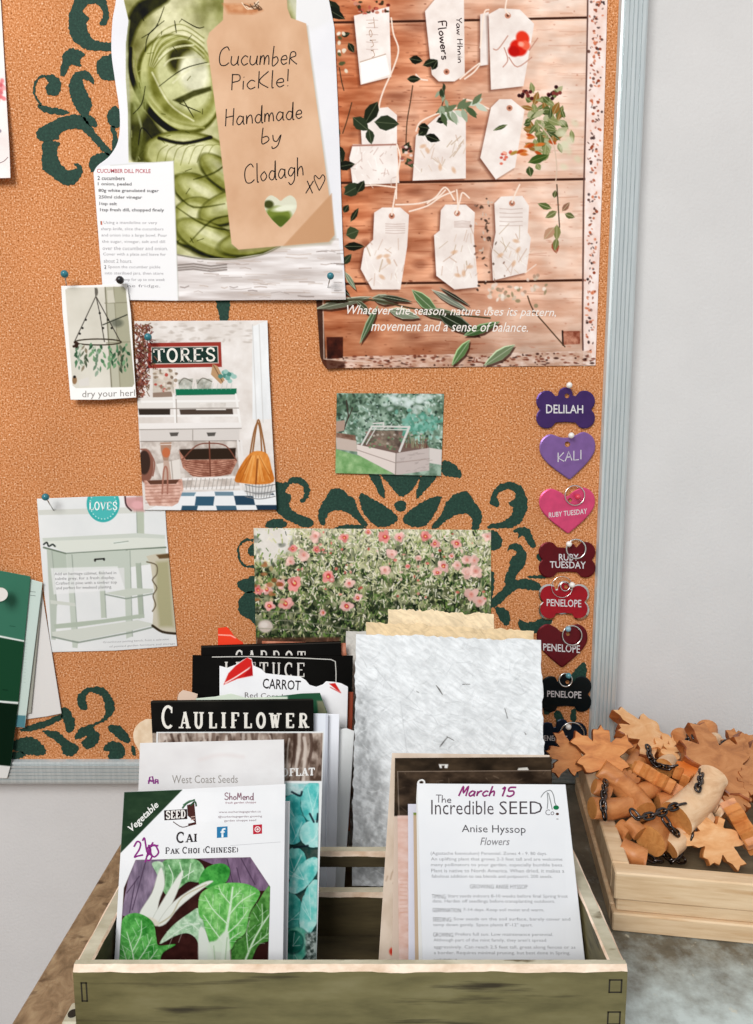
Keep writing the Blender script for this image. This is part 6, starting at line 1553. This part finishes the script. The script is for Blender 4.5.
for q in ([(110, 60), (150, 80), (160, 60)], [(200, 170), (220, 210)], [(240, 170), (236, 210)], [(120, 340), (190, 330)]): s.stroke(kx(smooth(q, 3)), 2.0, (30, 40, 50), 1, .85)
s.grain(kx([(175, 770), (235, 760), (235, 960), (180, 960)]), (60, 70, 66), (190, 200, 196), 3, 3, 6, .9, 2.6, soft=3)
s.setclip(); s.layer = 2
s.serif('DFLAT', k([(549, 86), (647, 84), (647, 106), (549, 109)]), 1.6, (240, 238, 236))
s.build(M_PRINT, 'seed packet with turquoise cabbage leaves and brown gauze top, behind pale packets', 'seed packet', GRP)

# ---- rear compartment -------------------------------------------------
k = cr(130, 600, 3.274)
KR = .45
R0 = .3905
# 5 cauliflower
s = packet(R0, KR, [(150.5, 700), (313.5, 699), (314, 760), (149, 760)], (14, 14, 14), dens=1.4, top=[(150.5, 703), (151.2, 701), (153, 700.3), (230, 699.6), (311.5, 698.6), (313, 699.2), (313.6, 701)], bulge=.0006)
s.grain(None, (14, 14, 13), (26, 24, 21), 30, 20, 100)
s.grain([(150, 733), (314, 733), (314, 900), (150, 900)], (120, 104, 92), (206, 196, 184), 8, 10, 3, 1, 2)
s.stroke([(151, 702), (313, 699.5)], .7, (96, 92, 84), .8, .7); s.layer = 2
s.serif('CAULIFLOWER', k([(104, 346), (578, 356), (578, 418), (104, 420)]), 2.5, (226, 222, 214), big={0}, gap=.5, small=.74)
s.build(M_PRINT, 'black seed packet lettered CAULIFLOWER in white slab capitals', 'seed packet', GRP)
# 5b green-edged torn packet behind cauliflower
s = packet(R0 + .0225, KR, [(196, 698), (327, 690), (330, 760), (196, 760)], (52, 96, 74), dens=1.3, top=k([(216, 322), (280, 316), (330, 306), (380, 320), (440, 318), (510, 312), (560, 306), (622, 304)]), right=[(k([(622, 304)])[0]), (327, 712)])
s.grain(None, (44, 86, 66), (70, 116, 90), 10, 10, 7); s.poly(k([(216, 318), (330, 302), (440, 316), (516, 316), (516, 340), (216, 340)]), (212, 222, 206), 1.4)
s.poly(k([(516, 306), (625, 300), (640, 370), (600, 370), (600, 326), (520, 326)]), (44, 88, 64), 1); s.poly(k([(612, 330), (632, 330), (646, 372), (616, 372)]), (150, 140, 116), 1.6, .8)
s.build(M_PRINT, 'torn green seed packet edge showing just above the CAULIFLOWER packet', 'seed packet', GRP)
# 5c kraft fold and round tan slip at the left
s = packet(R0 + .0262, KR, [(178, 690), (197, 692), (196, 760), (174, 760)], (214, 190, 172), dens=1.3, top=[(177, 701), (179, 693), (183, 690), (190, 691.5), (198, 694)], right=[(198, 694), (196, 702)])
s.build(M_PRINT, 'folded kraft paper corner above left end of CAULIFLOWER packet', 'seed packet', GRP)
# 6 two white packets, right of cauliflower
s = packet(R0 + .0060, KR, [(250, 713), (328, 713.5), (327, 846), (250, 846)], (228, 232, 240), dens=1.1)
s.blob(*cr(240, 640, 5.79)([(520, 585)])[0], 1.0, 1.2, (90, 110, 150)); s.stroke([(326.5, 714), (325.5, 846)], 1.2, (196, 200, 212), 1)
s.build(M_PRINT, 'bluish white packet with tiny blue dot, right of CAULIFLOWER', 'seed packet', GRP)
s = packet(R0 + .0112, KR, [(262, 713), (339.5, 714), (336.5, 846), (262, 846)], (236, 238, 244), dens=1.1)
s.build(M_PRINT, 'white packet standing just behind the one with tiny blue dot', 'seed packet', GRP)
s = packet(R0 + .0165, KR, [(280, 728), (354.5, 730), (347, 846), (280, 846)], (226, 228, 228), dens=1.1, top=[(280, 728), (341, 729), (346, 728), (354.5, 731)])
s.build(M_PRINT, 'short white packet furthest right, against the handmade paper', 'seed packet', GRP)
# 8 carrot torn packet
s = packet(R0 + .0340, KR, [(219.5, 666), (348, 687), (347, 730), (219.5, 730)], (236, 236, 238), dens=1.7, bulge=.0005,
           top=k([(293, 215), (318, 222), (345, 212), (370, 196), (385, 188), (398, 192), (404, 214), (430, 226), (445, 240), (500, 246), (556, 250), (575, 262), (588, 278), (610, 284), (632, 276), (642, 266), (668, 268), (690, 272), (714, 284)]))
s.grain(None, (228, 228, 230), (242, 242, 244), 30, 30, 9)
s.poly(k([(345, 216), (384, 188), (398, 196), (402, 248), (372, 254), (352, 258), (306, 278), (322, 240)]), (206, 44, 40)); s.stroke(k(smooth([(312, 272), (350, 250), (404, 214)], 4)), 1.2, (244, 226, 222)); s.poly(k([(372, 250), (400, 212), (402, 248)]), (176, 26, 30), .8)
s.poly(k([(652, 274), (672, 272), (690, 302), (676, 294)]), (206, 44, 40)); s.stroke(k([(656, 286), (690, 304)]), .8, (206, 80, 76))
s.layer = 2
s.text('CARROT', None, (52, 48, 50), bold=.012, quad=k([(435, 256), (560, 264), (558, 296), (434, 290)]))
s.text('Red Cored', None, (110, 104, 104), quad=k([(376, 302), (500, 308), (500, 324), (376, 320)]))
s.build(M_PRINT, 'torn white CARROT seed packet with red logo, in front of lettuce packet', 'seed packet', GRP)
# 8b brown-red packet strip
s = packet(R0 + .0385, KR, [(262, 690), (353.5, 692), (352, 732), (262, 732)], (150, 78, 58), dens=.9)
s.build(M_PRINT, 'reddish brown packet edge right of the CARROT packet', 'seed packet', GRP)
# 9 lettuce
s = packet(R0 + .0425, KR, [(192.5, 655), (353, 655.5), (352, 692), (192, 692)], (14, 14, 14), dens=1.4, bulge=.0004)
s.grain(None, (14, 13, 12), (20, 19, 17), 24, 16, 12)
s.layer = 2
s.oline([(212, 657), (250, 656.5), (300, 658), (331, 659.5), (335.3, 661.5), (336, 672), (336, 684)], .9, (200, 198, 192), sm=False)
s.serif('LETTUCE', k([(308, 202), (572, 206), (572, 252), (308, 248)]), 1.6, (214, 210, 204), gap=.4)
s.build(M_PRINT, 'black LETTUCE seed packet with thin white outline, behind the torn white one', 'seed packet', GRP)
# 10 black carrot
s = packet(R0 + .0470, KR, [(201, 645.5), (341, 641), (342, 690), (201, 690)], (14, 14, 14), dens=1.3, bulge=.0004)
s.grain(None, (14, 13, 12), (20, 19, 18), 24, 16, 14); s.stroke([(201, 647), (341, 642.5)], .8, (86, 80, 74), .8, .7)
s.layer = 2
s.serif('CARROT', k([(345, 164), (575, 168), (575, 214), (345, 212)]), 1.6, (214, 210, 204), gap=.5)
s.build(M_PRINT, 'black seed packet with white lettering tops, rearmost of the black ones', 'seed packet', GRP)
# 11 orange edge + red logo packet
s = packet(R0 + .0505, KR, [(262, 641), (346, 643), (347, 690), (262, 690)], (196, 132, 104), dens=1.0)
s.grain(None, (166, 100, 76), (220, 160, 136), 8, 8, 4)
s.build(M_PRINT, 'orange brown packet edge at right behind the black packets', 'seed packet', GRP)
s = packet(R0 + .0535, KR, [(218, 628), (243, 643), (243, 690), (218, 690)], (226, 70, 44), dens=1.6, top=k([(287, 92), (318, 88), (332, 104), (340, 118), (356, 130), (372, 140)]))
s.stroke(k([(290, 114), (330, 116), (345, 124)]), .9, (246, 200, 186), .8)
s.build(M_PRINT, 'torn bright red orange packet corner sticking up rearmost at left', 'seed packet', GRP)
# round tan slip


Pb = packet(R0 + .0300, KR, [(133.5, 735), (158, 730), (158, 760), (137, 760)], (222, 200, 172), dens=1.3, name='paper_slip', left=smooth([(146, 719), (138, 724), (133.5, 732), (134, 741), (137.5, 748), (142, 757)], 4), right=[(164, 719), (164, 757)], top=[(146, 719), (164, 719)])
Pb.grain(None, (210, 184, 154), (232, 214, 190), 7, 7, 8)
Pb.build(M_PRINT, 'rounded tan paper slip left of the CAULIFLOWER packet', 'paper slip')

# ---- right group, front compartment --------------------------------------
kq = cr(370, 740, 3.1375); k7 = cr(370, 740, 6.845)
A0, KA = .3065, .66
s = packet(A0, KA, [(417, 783.5), (565.5, 784.5), (591.5, 961), (422.5, 961)], (238, 240, 243), dens=1.5)
s.grain(None, (234, 236, 240), (243, 244, 246), 60, 60, 20)
s.layer = 2
s.hand('March', *kq([(276, 176)])[0], 10, 37, 1.7, (150, 60, 122), 0, .35); s.hand('15', *kq([(406, 177)])[0], 9, 16, 1.8, (150, 60, 122), 0, .3)
s.hand('The', *kq([(206, 196)])[0], 7.5, 16, .9, (120, 116, 120), 1)
s.text('Incredible', None, (86, 78, 82), bold=-.004, quad=kq([(192, 188), (388, 192), (388, 234), (192, 234)]))
s.text('SEED', None, (86, 78, 82), bold=-.006, quad=kq([(406, 192), (540, 192), (541, 232), (406, 234)]))
s.text('Co', None, (130, 126, 130), quad=kq([(550, 218), (578, 218), (578, 236), (550, 236)]))
for q in ([(536, 180), (548, 164), (566, 158), (576, 174), (580, 196), (586, 208)], [(556, 164), (558, 190), (556, 216)], [(560, 166), (568, 200), (572, 218)]): s.oline(kq(q), .8, (130, 134, 134))
for cx, cy, rx, ry, c_ in ((584, 212, 9, 7, (40, 124, 82)), (588, 232, 5, 4, (90, 60, 50)), (588, 248, 4, 2, (190, 190, 190))): x_, y_ = kq([(cx, cy)])[0]; s.opoly([(x_ + rx / 3.1 * math.cos(i / 14 * 6.283), y_ - ry / 3.1 * math.sin(i / 14 * 6.283)) for i in range(14)], c_)
s.text('Anise Hyssop', None, (92, 90, 94), quad=kq([(288, 266), (488, 268), (489, 300), (288, 296)])); s.text('Flowers', None, (130, 128, 132), shear=.25, quad=kq([(346, 306), (438, 307), (438, 330), (346, 330)]))
T = lambda t, x0, x1, y, h=13, c_=(164, 164, 168), b=0.0: s.text(t, None, c_, bold=b, quad=kq([(x0, y), (x1, y + 1), (x1 + h * .08, y + h + 1), (x0 + h * .03, y + h)]))
for i, (t, x0, x1) in enumerate((('(Agastache foeniculum) Perennial. Zones 4 - 9. 80 days.', 190, 555), ('An uplifting plant that grows 2-3 feet tall and are welcome', 191, 603), ('many pollinators to your garden, especially bumble bees.', 191, 606), ('Plant is native to North America. When dried, it makes a', 192, 609), ('fabulous addition to tea blends and potpourri. 200 seeds.', 193, 572))): T(t, x0, x1, 350 + i * 18)
T('GROWING ANISE HYSSOP', 313, 494, 453, 13, (96, 96, 100), -.012)
for t, x0, x1, y, hd, hx in (('Start seeds indoors 8-10 weeks before final Spring frost', 244, 620, 484, 'TIMING:', 194), ('date. Harden off seedlings before transplanting outdoors.', 196, 580, 500, None, 0), ('7-14 days. Keep soil moist and warm.', 292, 546, 527, 'GERMINATION:', 196), ('Sow seeds on the soil surface, barely cover and', 262, 628, 556, 'SEEDING:', 197), ('tamp down gently. Space plants 8"-12" apart.', 198, 510, 574, None, 0),
                             ('Prefers full sun. Low maintenance perennial.', 268, 574, 604, 'GROWING:', 198), ('Although part of the mint family, they aren\'t spread', 199, 552, 622, None, 0), ('aggressively. Can reach 2.5 feet tall, great along fences or as', 200, 644, 644, None, 0), ('a border. Requires minimal pruning, but best done in Spring.', 200, 628, 662, None, 0)):
    T(t, x0, x1, y)
    if hd: T(hd, hx, x0 - 5, y, 13, (70, 68, 74), -.012)
T('HARVESTING:', 201, 276, 686, 13, (70, 68, 74), -.012)
s.build(M_PRINT, 'white Anise Hyssop seed packet with purple handwritten date, frontmost at right', 'seed packet', GRP)
# packet with hang hole just behind
s = packet(A0 + .0058, KA, [(417, 782), (470, 784), (476, 961), (419, 961)], (240, 240, 238), dens=2.2, thick=.0006, left=smooth([(420, 779.6), (417.6, 781.5), (417, 786), (416.2, 800)], 4), right=[(432, 784), (440, 800)], top=smooth([(420, 779.6), (422.5, 779.2), (425, 781), (426, 784), (432, 784)], 4))
s.blob(*k7([(352, 290)])[0], 1.9, 1.4, (60, 46, 36)); s.build(M_PRINT, 'white packet with dark hang hole peeking behind Anise Hyssop packet', 'seed packet', GRP)
# tan strip with green top
s = packet(A0 + .0095, KA, [(413.3, 812.5), (520, 812), (530, 961), (415, 961)], (206, 182, 156), dens=1.4, thick=.0006); s.poly([(413, 812), (419, 812), (419, 815), (413, 815)], (130, 150, 80), 1); s.stroke([(418.6, 815), (420.6, 961)], 2.2, (238, 232, 214), 1)
s.build(M_PRINT, 'thin tan packet edge with green top, left of Anise Hyssop packet', 'seed packet', GRP)
s = packet(A0 + .0135, KA, [(408, 804), (510, 804), (520, 961), (408.5, 961)], (228, 228, 240), dens=1.2, thick=.0006)
s.build(M_PRINT, 'lavender white packet edge between the tan strip and pink one', 'seed packet', GRP)
# black headed pink packet
s = packet(A0 + .0180, KA, [(397, 771), (551, 770), (560, 961), (399, 961)], (66, 52, 42), dens=1.5, thick=.0006)
s.grain(None, (48, 38, 30), (92, 76, 62), 16, 8, 31, 1, 2); s.poly([(390, 815.5), (560, 815), (570, 1000), (390, 1000)], (232, 202, 190)); s.grain([(390, 816), (410, 816), (412, 1000), (390, 1000)], (222, 180, 164), (240, 216, 208), 12, 5, 5, .9)
s.stroke([(397, 771.4), (551, 770.4)], .8, (176, 160, 146), .8, .8); s.stroke([(397.6, 772), (399, 815)], .9, (160, 146, 134), .8, .7)
rr = random.Random(2)
for i in range(24): x, y = rr.uniform(400, 550), rr.uniform(773, 812); s.stroke([(x, y), (x + rr.uniform(-8, 8), y + rr.uniform(-5, 5))], .7, (150, 132, 116), .8, rr.uniform(.2, .6))
for i in range(9): s.stroke([(400, 880 + i * 4 + rr.uniform(-1, 1)), (407, 880 + i * 4)], .8, (206, 150, 124), .8, .5)
s.build(M_PRINT, 'black topped pink seed packet, directly behind the Anise Hyssop group', 'seed packet', GRP)
s = packet(A0 + .0235, KA, [(395, 758), (551.5, 757), (556, 961), (392, 961)], (60, 48, 38), dens=1.4, thick=.0006)
s.grain(None, (44, 36, 28), (80, 66, 52), 18, 8, 33, 1, 2)
s.poly([(380, 816), (404, 816), (404, 1000), (380, 1000)], (226, 206, 190), 1); s.poly(k7([(470, 166), (536, 166), (530, 192), (478, 192)]), (236, 234, 230), .8); s.poly(k7([(490, 176), (512, 174), (508, 194), (494, 194)]), (60, 48, 38), .8); s.poly(kq([(462, 96), (466, 88), (494, 86), (500, 98)]), (226, 222, 214), .8)
s.build(M_PRINT, 'brown black seed packet with clipped white letters along its top, right side', 'seed packet', GRP)
s = packet(A0 + .0285, KA, [(392, 753), (549.5, 755), (560, 961), (378.5, 961)], (230, 212, 194), dens=1.4, thick=.0006)
s.grain(None, (220, 200, 180), (242, 226, 210), 14, 24, 35)
for q in ([(175, 120), (150, 160), (140, 200)], [(190, 160), (160, 230)], [(120, 180), (110, 210)], [(180, 380), (160, 460)], [(185, 120), (175, 150)]): s.stroke(cr(370, 850, 6.845)(q), 1.2, (170, 140, 116), 1.6, .6)
s.blob(*cr(370, 850, 6.845)([(150, 695)])[0], 2.8, 3.8, (232, 108, 84), 0, 1.6); s.blob(*cr(370, 850, 6.845)([(146, 694)])[0], 1.5, 2.4, (214, 70, 56), 0, 1.2)
s.build(M_PRINT, 'beige kraft seed envelope with small orange dot, rearmost at right', 'seed packet', GRP)
# ================================================================== CARVED LEAF GARLAND
def carved(name, c1, c2, c3):
    return ramp_mat(name, [(.25, c1), (.5, c2), (.78, c3)], 55, (1, 1, 3.2), rough=.42, spec=.4, bump=.18, bdist=.0006, distort=.8)


M_LEAF = carved('orange_stained_wood', (168, 96, 44), (206, 132, 70), (226, 162, 98))
M_LEAFEDGE = carved('burnt_leaf_edge', (92, 42, 16), (142, 74, 34), (180, 108, 56))
M_BARK = carved('stained_branch_wood', (160, 92, 48), (198, 128, 74), (222, 158, 102))
M_PALE = carved('pale_branch_wood', (206, 160, 118), (228, 190, 150), (240, 212, 178))
M_CUT = ramp_mat('cut_branch_end', [(.3, (196, 126, 66)), (.7, (224, 160, 92))], 140, rough=.5, bump=.15, distort=2)
M_CHAIN = flat_mat('dark_chain_steel', (84, 78, 76), .22, 1.0)

MAPLE = [(0, 1), (.09, .86), (.22, .86), (.24, .66), (.25, .52), (.40, .66), (.54, .66), (.72, .78), (.74, .60), (.88, .46), (.72, .38), (.58, .24), (.47, .15), (.60, .06), (.72, -.10), (.56, -.16), (.46, -.34), (.28, -.32), (.14, -.26), (.085, -.30), (.09, -.52)]
OAK = [(0, 1), (.12, .96), (.16, .84), (.09, .70), (.22, .72), (.34, .66), (.32, .52), (.15, .42), (.32, .40), (.42, .28), (.36, .16), (.18, .10), (.28, .02), (.30, -.12), (.16, -.18), (.06, -.22), (.05, -.46)]
_gx = atz(660, 812, .0125)
garland = empty('leaf_garland', (float(_gx[0]), float(_gx[1]), .0127), 'garland of carved wooden leaves and branch pieces on dark chain, piled in tray', 'garland')


def W(px, py, z): return Vector(atz(px, py, z))


def leaf(c, tip, nrm, thick=.0062, width=1.0, shape=MAPLE, stem=True, mats=None, name='leaf', bend=.0):
    """c: leaf heart, tip: leaf tip (world), nrm: way the broad face looks"""
    c, tip = Vector(c), Vector(tip)
    y = tip - c; L = y.length; y.normalize()
    n = Vector(nrm); n = (n - y * n.dot(y)).normalized(); x = y.cross(n)
    half = shape if stem else shape[:-1]
    half = smooth(half, 2)
    out = half + [(-a, b) for a, b in half[::-1][:-1]] if abs(half[0][0]) < 1e-6 else half
    pt = lambda a, b, d: c + x * (a * L * width) + y * (b * L) + n * (d + bend * L * (a * a + (b - .3) ** 2))
    bm = bmesh.new(); ch = .0009
    m = len(out)
    cx, cy = 0, .25
    def ring(k, d): return [bm.verts.new(pt(a + (cx - a) * k, b + (cy - b) * k, d)) for a, b in out]
    f0, f1 = ring(.035, thick / 2), ring(0, thick / 2 - ch); b1, b0 = ring(0, -thick / 2 + ch), ring(.035, -thick / 2)
    for A_, B_, mi in ((f0, f1, 1), (f1, b1, 1), (b1, b0, 1)):
        for i in range(m):
            f = bm.faces.new((A_[i], A_[(i + 1) % m], B_[(i + 1) % m], B_[i])); f.material_index = mi
    for A_ in (f0, b0):
        for tri in tessellate_polygon([[Vector((a, b, 0)) for a, b in out]]):
            try: bm.faces.new([A_[i] for i in tri]).material_index = 0
            except ValueError: pass
    # shallow carved veins
    return bm_obj(name, bm, mats or [M_LEAF, M_LEAFEDGE], garland)


def branch(pts, rad, mats=None, forks=(), name='branch_piece', seg=18):
    """round branch piece with sawn ends; forks: (points, radii) stubs growing out of it"""
    bm = bmesh.new()
    r = random.Random(len(pts) + int(1e4 * pts[0][0]))
    def run(P, R):
        P = [Vector(p) for p in P]
        q, rr_ = [], []
        for i in range(len(P) - 1):
            for k in range(4):
                t = k / 4; q.append(P[i].lerp(P[i + 1], t)); rr_.append((R[i] + (R[i + 1] - R[i]) * t) * (1 + r.uniform(-.03, .03)))
        q.append(P[-1]); rr_.append(R[-1])
        tube(bm, q, rr_, seg=seg, cap_mi=1, bevel=min(R[0], R[-1]) * .12)
    run(pts, rad)
    for fp, fr_ in forks: run(fp, fr_)
    return bm_obj(name, bm, mats or [M_BARK, M_CUT], garland)


_link = None
def chain(pts, pitch=.0047, r=.0027, wire=.00085):
    """one object per link along a path, alternate links turned a quarter"""
    global _link
    P = [Vector(p) for p in pts]
    d = [0]
    for i in range(len(P) - 1): d.append(d[-1] + (P[i + 1] - P[i]).length)
    def at_(s_):
        for i in range(len(P) - 1):
            if s_ <= d[i + 1] or i == len(P) - 2: return P[i].lerp(P[i + 1], (s_ - d[i]) / max(1e-9, d[i + 1] - d[i]))
    n = max(2, int(d[-1] / pitch))
    for k in range(n):
        s0 = (k + .5) * d[-1] / n; p = at_(s0); t = (at_(min(d[-1], s0 + .002)) - at_(max(0, s0 - .002))).normalized()
        up = Vector((.2, -.7, .7)); up = (up - t * up.dot(t)).normalized(); sd = t.cross(up)
        if k % 2: up, sd = sd, -up
        if _link is None:
            bm = bmesh.new(); ring = [Vector((r * math.cos(a) * .72, (r * math.sin(a)) + (.0011 if math.sin(a) > 0 else -.0011), 0)) for a in [i / 20 * 2 * math.pi for i in range(20)]]
            tube(bm, ring, wire, seg=8, closed=True)
            me = bpy.data.meshes.new('chain_link'); bm.to_mesh(me); bm.free(); me.materials.append(M_CHAIN)
            _link = bpy.data.objects.new('chain_link', me); o = _link
        else:
            o = _link.copy()
        COL.objects.link(o); o.parent = garland
        M = Matrix((sd, t, up)).transposed().to_4x4(); M.translation = p - garland.location
        o.matrix_local = M


CAMV = lambda p: (Vector(CAM) - Vector(p)).normalized()
UP = Vector((0, 0, 1))
FRONT = Vector((0, -1, .25))
V = lambda px, py, y: Vector(aty(px, py, y))
LM2 = [carved('mid_brown_leaf_wood', (150, 92, 52), (188, 124, 74), (212, 152, 100)), M_LEAFEDGE]
LM3 = [carved('light_orange_leaf_wood', (206, 138, 78), (230, 172, 116), (244, 204, 158)), M_LEAF]
LM4 = [carved('bright_orange_leaf_wood', (196, 92, 28), (224, 122, 48), (240, 158, 88)), M_LEAF]
# --- leaves along the back and left, faces toward the viewer
leaf(V(573, 756, .497), V(545, 751, .500), (-.1, -.9, .45), .006, .95, MAPLE, stem=False)
leaf(V(602, 762, .484), V(600, 725, .499), (-.1, -.85, .5), .0068, 1.0, MAPLE)
leaf(V(652, 738, .535), V(615, 734, .530), (.05, -.30, 1), .0085, 1.1, MAPLE, stem=False, mats=[LM3[0], M_LEAFEDGE])
leaf(V(714, 770, .478), V(741, 748, .500), (-.25, -.7, .75), .009, 1.05, MAPLE, mats=LM2)
leaf(V(738, 752, .512), V(753, 738, .520), (.1, -.2, 1), .009, 1.0, MAPLE, stem=False, mats=LM2)
leaf(V(745, 785, .470), V(766, 790, .470), (.15, -.5, .9), .009, 1.0, MAPLE, mats=LM2)
leaf(V(668, 762, .500), V(672, 742, .515), (-.1, -.7, .8), .007, .9, OAK, mats=LM3)
leaf(V(686, 771, .480), V(702, 786, .466), (.25, -.45, .9), .011, .9, MAPLE, stem=False, mats=LM4)
# --- leaves seen edge-on (notched bars)
leaf(V(664, 784, .470), V(632, 766, .486), (.30, .50, .82), .0095, .85, MAPLE, stem=True, mats=LM3)
leaf(V(737, 818, .440), V(758, 853, .425), (.62, .25, .75), .0105, .80, MAPLE, stem=True, mats=LM3)
leaf(V(744, 770, .490), V(757, 742, .510), (.7, .2, .7), .010, .7, MAPLE, stem=False, mats=LM2)
# --- lower right leaf leaning inside the tray
leaf(V(716, 834, .4325), V(708, 866, .4225), (.0, -.8, .6), .0068, 1.15, MAPLE, mats=LM3)
leaf(V(662, 748, .520), V(690, 742, .525), (.0, -.4, 1), .008, 1.0, OAK, mats=LM3)
# --- branch pieces
branch([W(601, 768, .060), W(618, 782, .052), (W(634, 798, .047)), W(645, 812, .044)], [.0068, .0080, .0088, .0082], forks=[([W(632, 796, .047), W(648, 790, .049), W(655, 786, .050)], [.0070, .0062, .0056])])
branch([W(592, 808, .048), W(612, 809, .046), W(632, 806, .045)], [.0068, .0072, .0064])
branch([W(609, 792, .046), W(594, 786, .050)], [.0062, .0054])
branch([W(676, 819, .046), W(692, 806, .050), (W(704, 793, .055)), W(713, 776, .062)], [.0118, .0112, .0104, .0100], [M_PALE, M_CUT], forks=[([W(700, 800, .050), W(715, 805, .046), W(724, 812, .043)], [.0080, .0066, .0058]), ([W(694, 808, .049), W(706, 822, .040)], [.0085, .0070])], seg=22)
branch([W(650, 841, .034), W(660, 832, .034), W(669, 825, .034)], [.0105, .0092, .0078])
branch([W(622, 849, .034), W(634, 855, .033), W(646, 859, .032)], [.0070, .0072, .0062])
branch([W(668, 848, .030), W(677, 840, .033), W(686, 833, .036)], [.0074, .0072, .0050], [M_PALE, M_CUT])
branch([W(619, 826, .037), W(630, 835, .035)], [.0054, .0060])
branch([W(629, 822, .042), W(640, 834, .038)], [.0054, .0056])
branch([W(657, 802, .043), W(672, 802, .043)], [.0066, .0064])
branch([W(679, 734, .062), W(685, 747, .058), W(691, 758, .054)], [.0066, .0062, .0056])
branch([W(707, 727, .056), W(708, 742, .050)], [.0082, .0078])
branch([W(687, 786, .050), W(692, 776, .050)], [.0050, .0060])
branch([W(640, 757, .050), W(630, 771, .048)], [.0070, .0062])
branch([W(664, 768, .052), W(680, 752, .052)], [.0072, .0066], [M_PALE, M_CUT])
branch([W(727, 800, .036), W(738, 790, .034)], [.0062, .0058])
branch([W(638, 812, .026), W(662, 816, .026)], [.0080, .0080])
branch([W(690, 826, .022), W(720, 806, .022)], [.0080, .0080])
branch([W(650, 780, .026), W(690, 790, .026)], [.0090, .0090])
branch([W(700, 790, .024), W(740, 780, .026)], [.0090, .0085])
branch([W(612, 768, .030), W(640, 780, .028)], [.0085, .0085])
branch([W(735, 738, .048), W(748, 745, .044)], [.0072, .0066])
branch([W(636, 790, .040), W(628, 800, .040)], [.0062, .0056])
branch([W(700, 745, .056), W(716, 740, .054)], [.0066, .0060], [M_PALE, M_CUT])
branch([W(626, 744, .050), W(640, 752, .050)], [.0064, .0070])
leaf(V(728, 806, .452), V(748, 800, .462), (.1, -.5, .9), .008, .9, OAK, stem=False, mats=LM2)
leaf(V(690, 752, .508), V(706, 744, .52), (-.4, -.5, .8), .008, .9, OAK, stem=False)
leaf(V(636, 783, .470), V(622, 772, .48), (-.2, -.4, .9), .007, .9, OAK, stem=False, mats=LM2)
# --- chain
chain([W(606, 781, .058), W(604, 793, .060), W(603, 804, .058), W(605, 818, .050)])
chain([W(632, 811, .056), W(638, 818, .053), W(650, 816, .054), W(662, 812, .055), W(676, 806, .057), W(684, 804, .058)])
chain([W(648, 746, .062), W(650, 757, .060), W(656, 765, .058), W(668, 768, .060), W(676, 766, .062)])
chain([W(690, 734, .068), W(687, 745, .066), W(692, 752, .064), W(690, 762, .063)])
chain([W(702, 771, .066), W(700, 783, .066), W(697, 790, .065)])
chain([W(664, 818, .050), W(672, 830, .044), W(678, 834, .040)])
chain([W(694, 826, .042), W(690, 838, .036), W(684, 846, .028), W(672, 862, .022)])
chain([W(660, 840, .036), W(662, 852, .028), W(672, 860, .022), W(684, 860, .02)])
chain([W(646, 856, .028), W(655, 861, .024), W(662, 862, .022)])
chain([W(714, 800, .046), W(722, 806, .040), W(730, 814, .036), W(738, 818, .034)])
chain([W(716, 748, .064), W(728, 742, .064), W(740, 748, .062), W(750, 742, .060)])
chain([W(694, 738, .072), W(697, 731, .072), W(694, 726, .070)], r=.0042, wire=.0011)
# ================================================================== CAMERA AND LIGHT
cam = bpy.data.cameras.new('camera'); cam.sensor_fit = 'HORIZONTAL'; cam.sensor_width = 36.0
cam.lens = FPX / 753.0 * 36.0; cam.clip_start = .01; cam.clip_end = 50
co = bpy.data.objects.new('camera', cam); COL.objects.link(co)
co.location = tuple(CAM); co.rotation_euler = (math.radians(90) - PITCH, 0, 0)
SC.camera = co

w = bpy.data.worlds.new('room_light'); SC.world = w; w.use_nodes = True
nt = w.node_tree; N, L = nt.nodes, nt.links
bg = N['Background']
tc = N.new('ShaderNodeTexCoord'); sp_ = N.new('ShaderNodeSeparateXYZ'); L.new(tc.outputs['Generated'], sp_.inputs[0])
r = N.new('ShaderNodeValToRGB'); e = r.color_ramp.elements
e[0].position = .30; e[0].color = rgb((196, 172, 146)); e[1].position = .62; e[1].color = rgb((244, 248, 252))
mr = N.new('ShaderNodeMapRange'); mr.inputs['From Min'].default_value = -1; mr.inputs['From Max'].default_value = 1
L.new(sp_.outputs['Z'], mr.inputs['Value']); L.new(mr.outputs['Result'], r.inputs['Fac']); L.new(r.outputs['Color'], bg.inputs['Color'])
bg.inputs['Strength'].default_value = .62


def area(name, loc, target, size, power, col=(1, 1, 1), size_y=None):
    l = bpy.data.lights.new(name, 'AREA'); l.energy = power; l.size = size; l.color = col
    if size_y: l.shape = 'RECTANGLE'; l.size_y = size_y
    o = bpy.data.objects.new(name, l); COL.objects.link(o); o.location = loc
    o.rotation_euler = (Vector(target) - Vector(loc)).to_track_quat('-Z', 'Y').to_euler()
    return o


area('window_light', (-.5, -.85, 1.15), (0, .5, .25), .7, 22, (1, .985, .96))
SC.view_settings.view_transform = 'Standard'
SC.view_settings.look = 'None'
SC.view_settings.exposure = 0.0
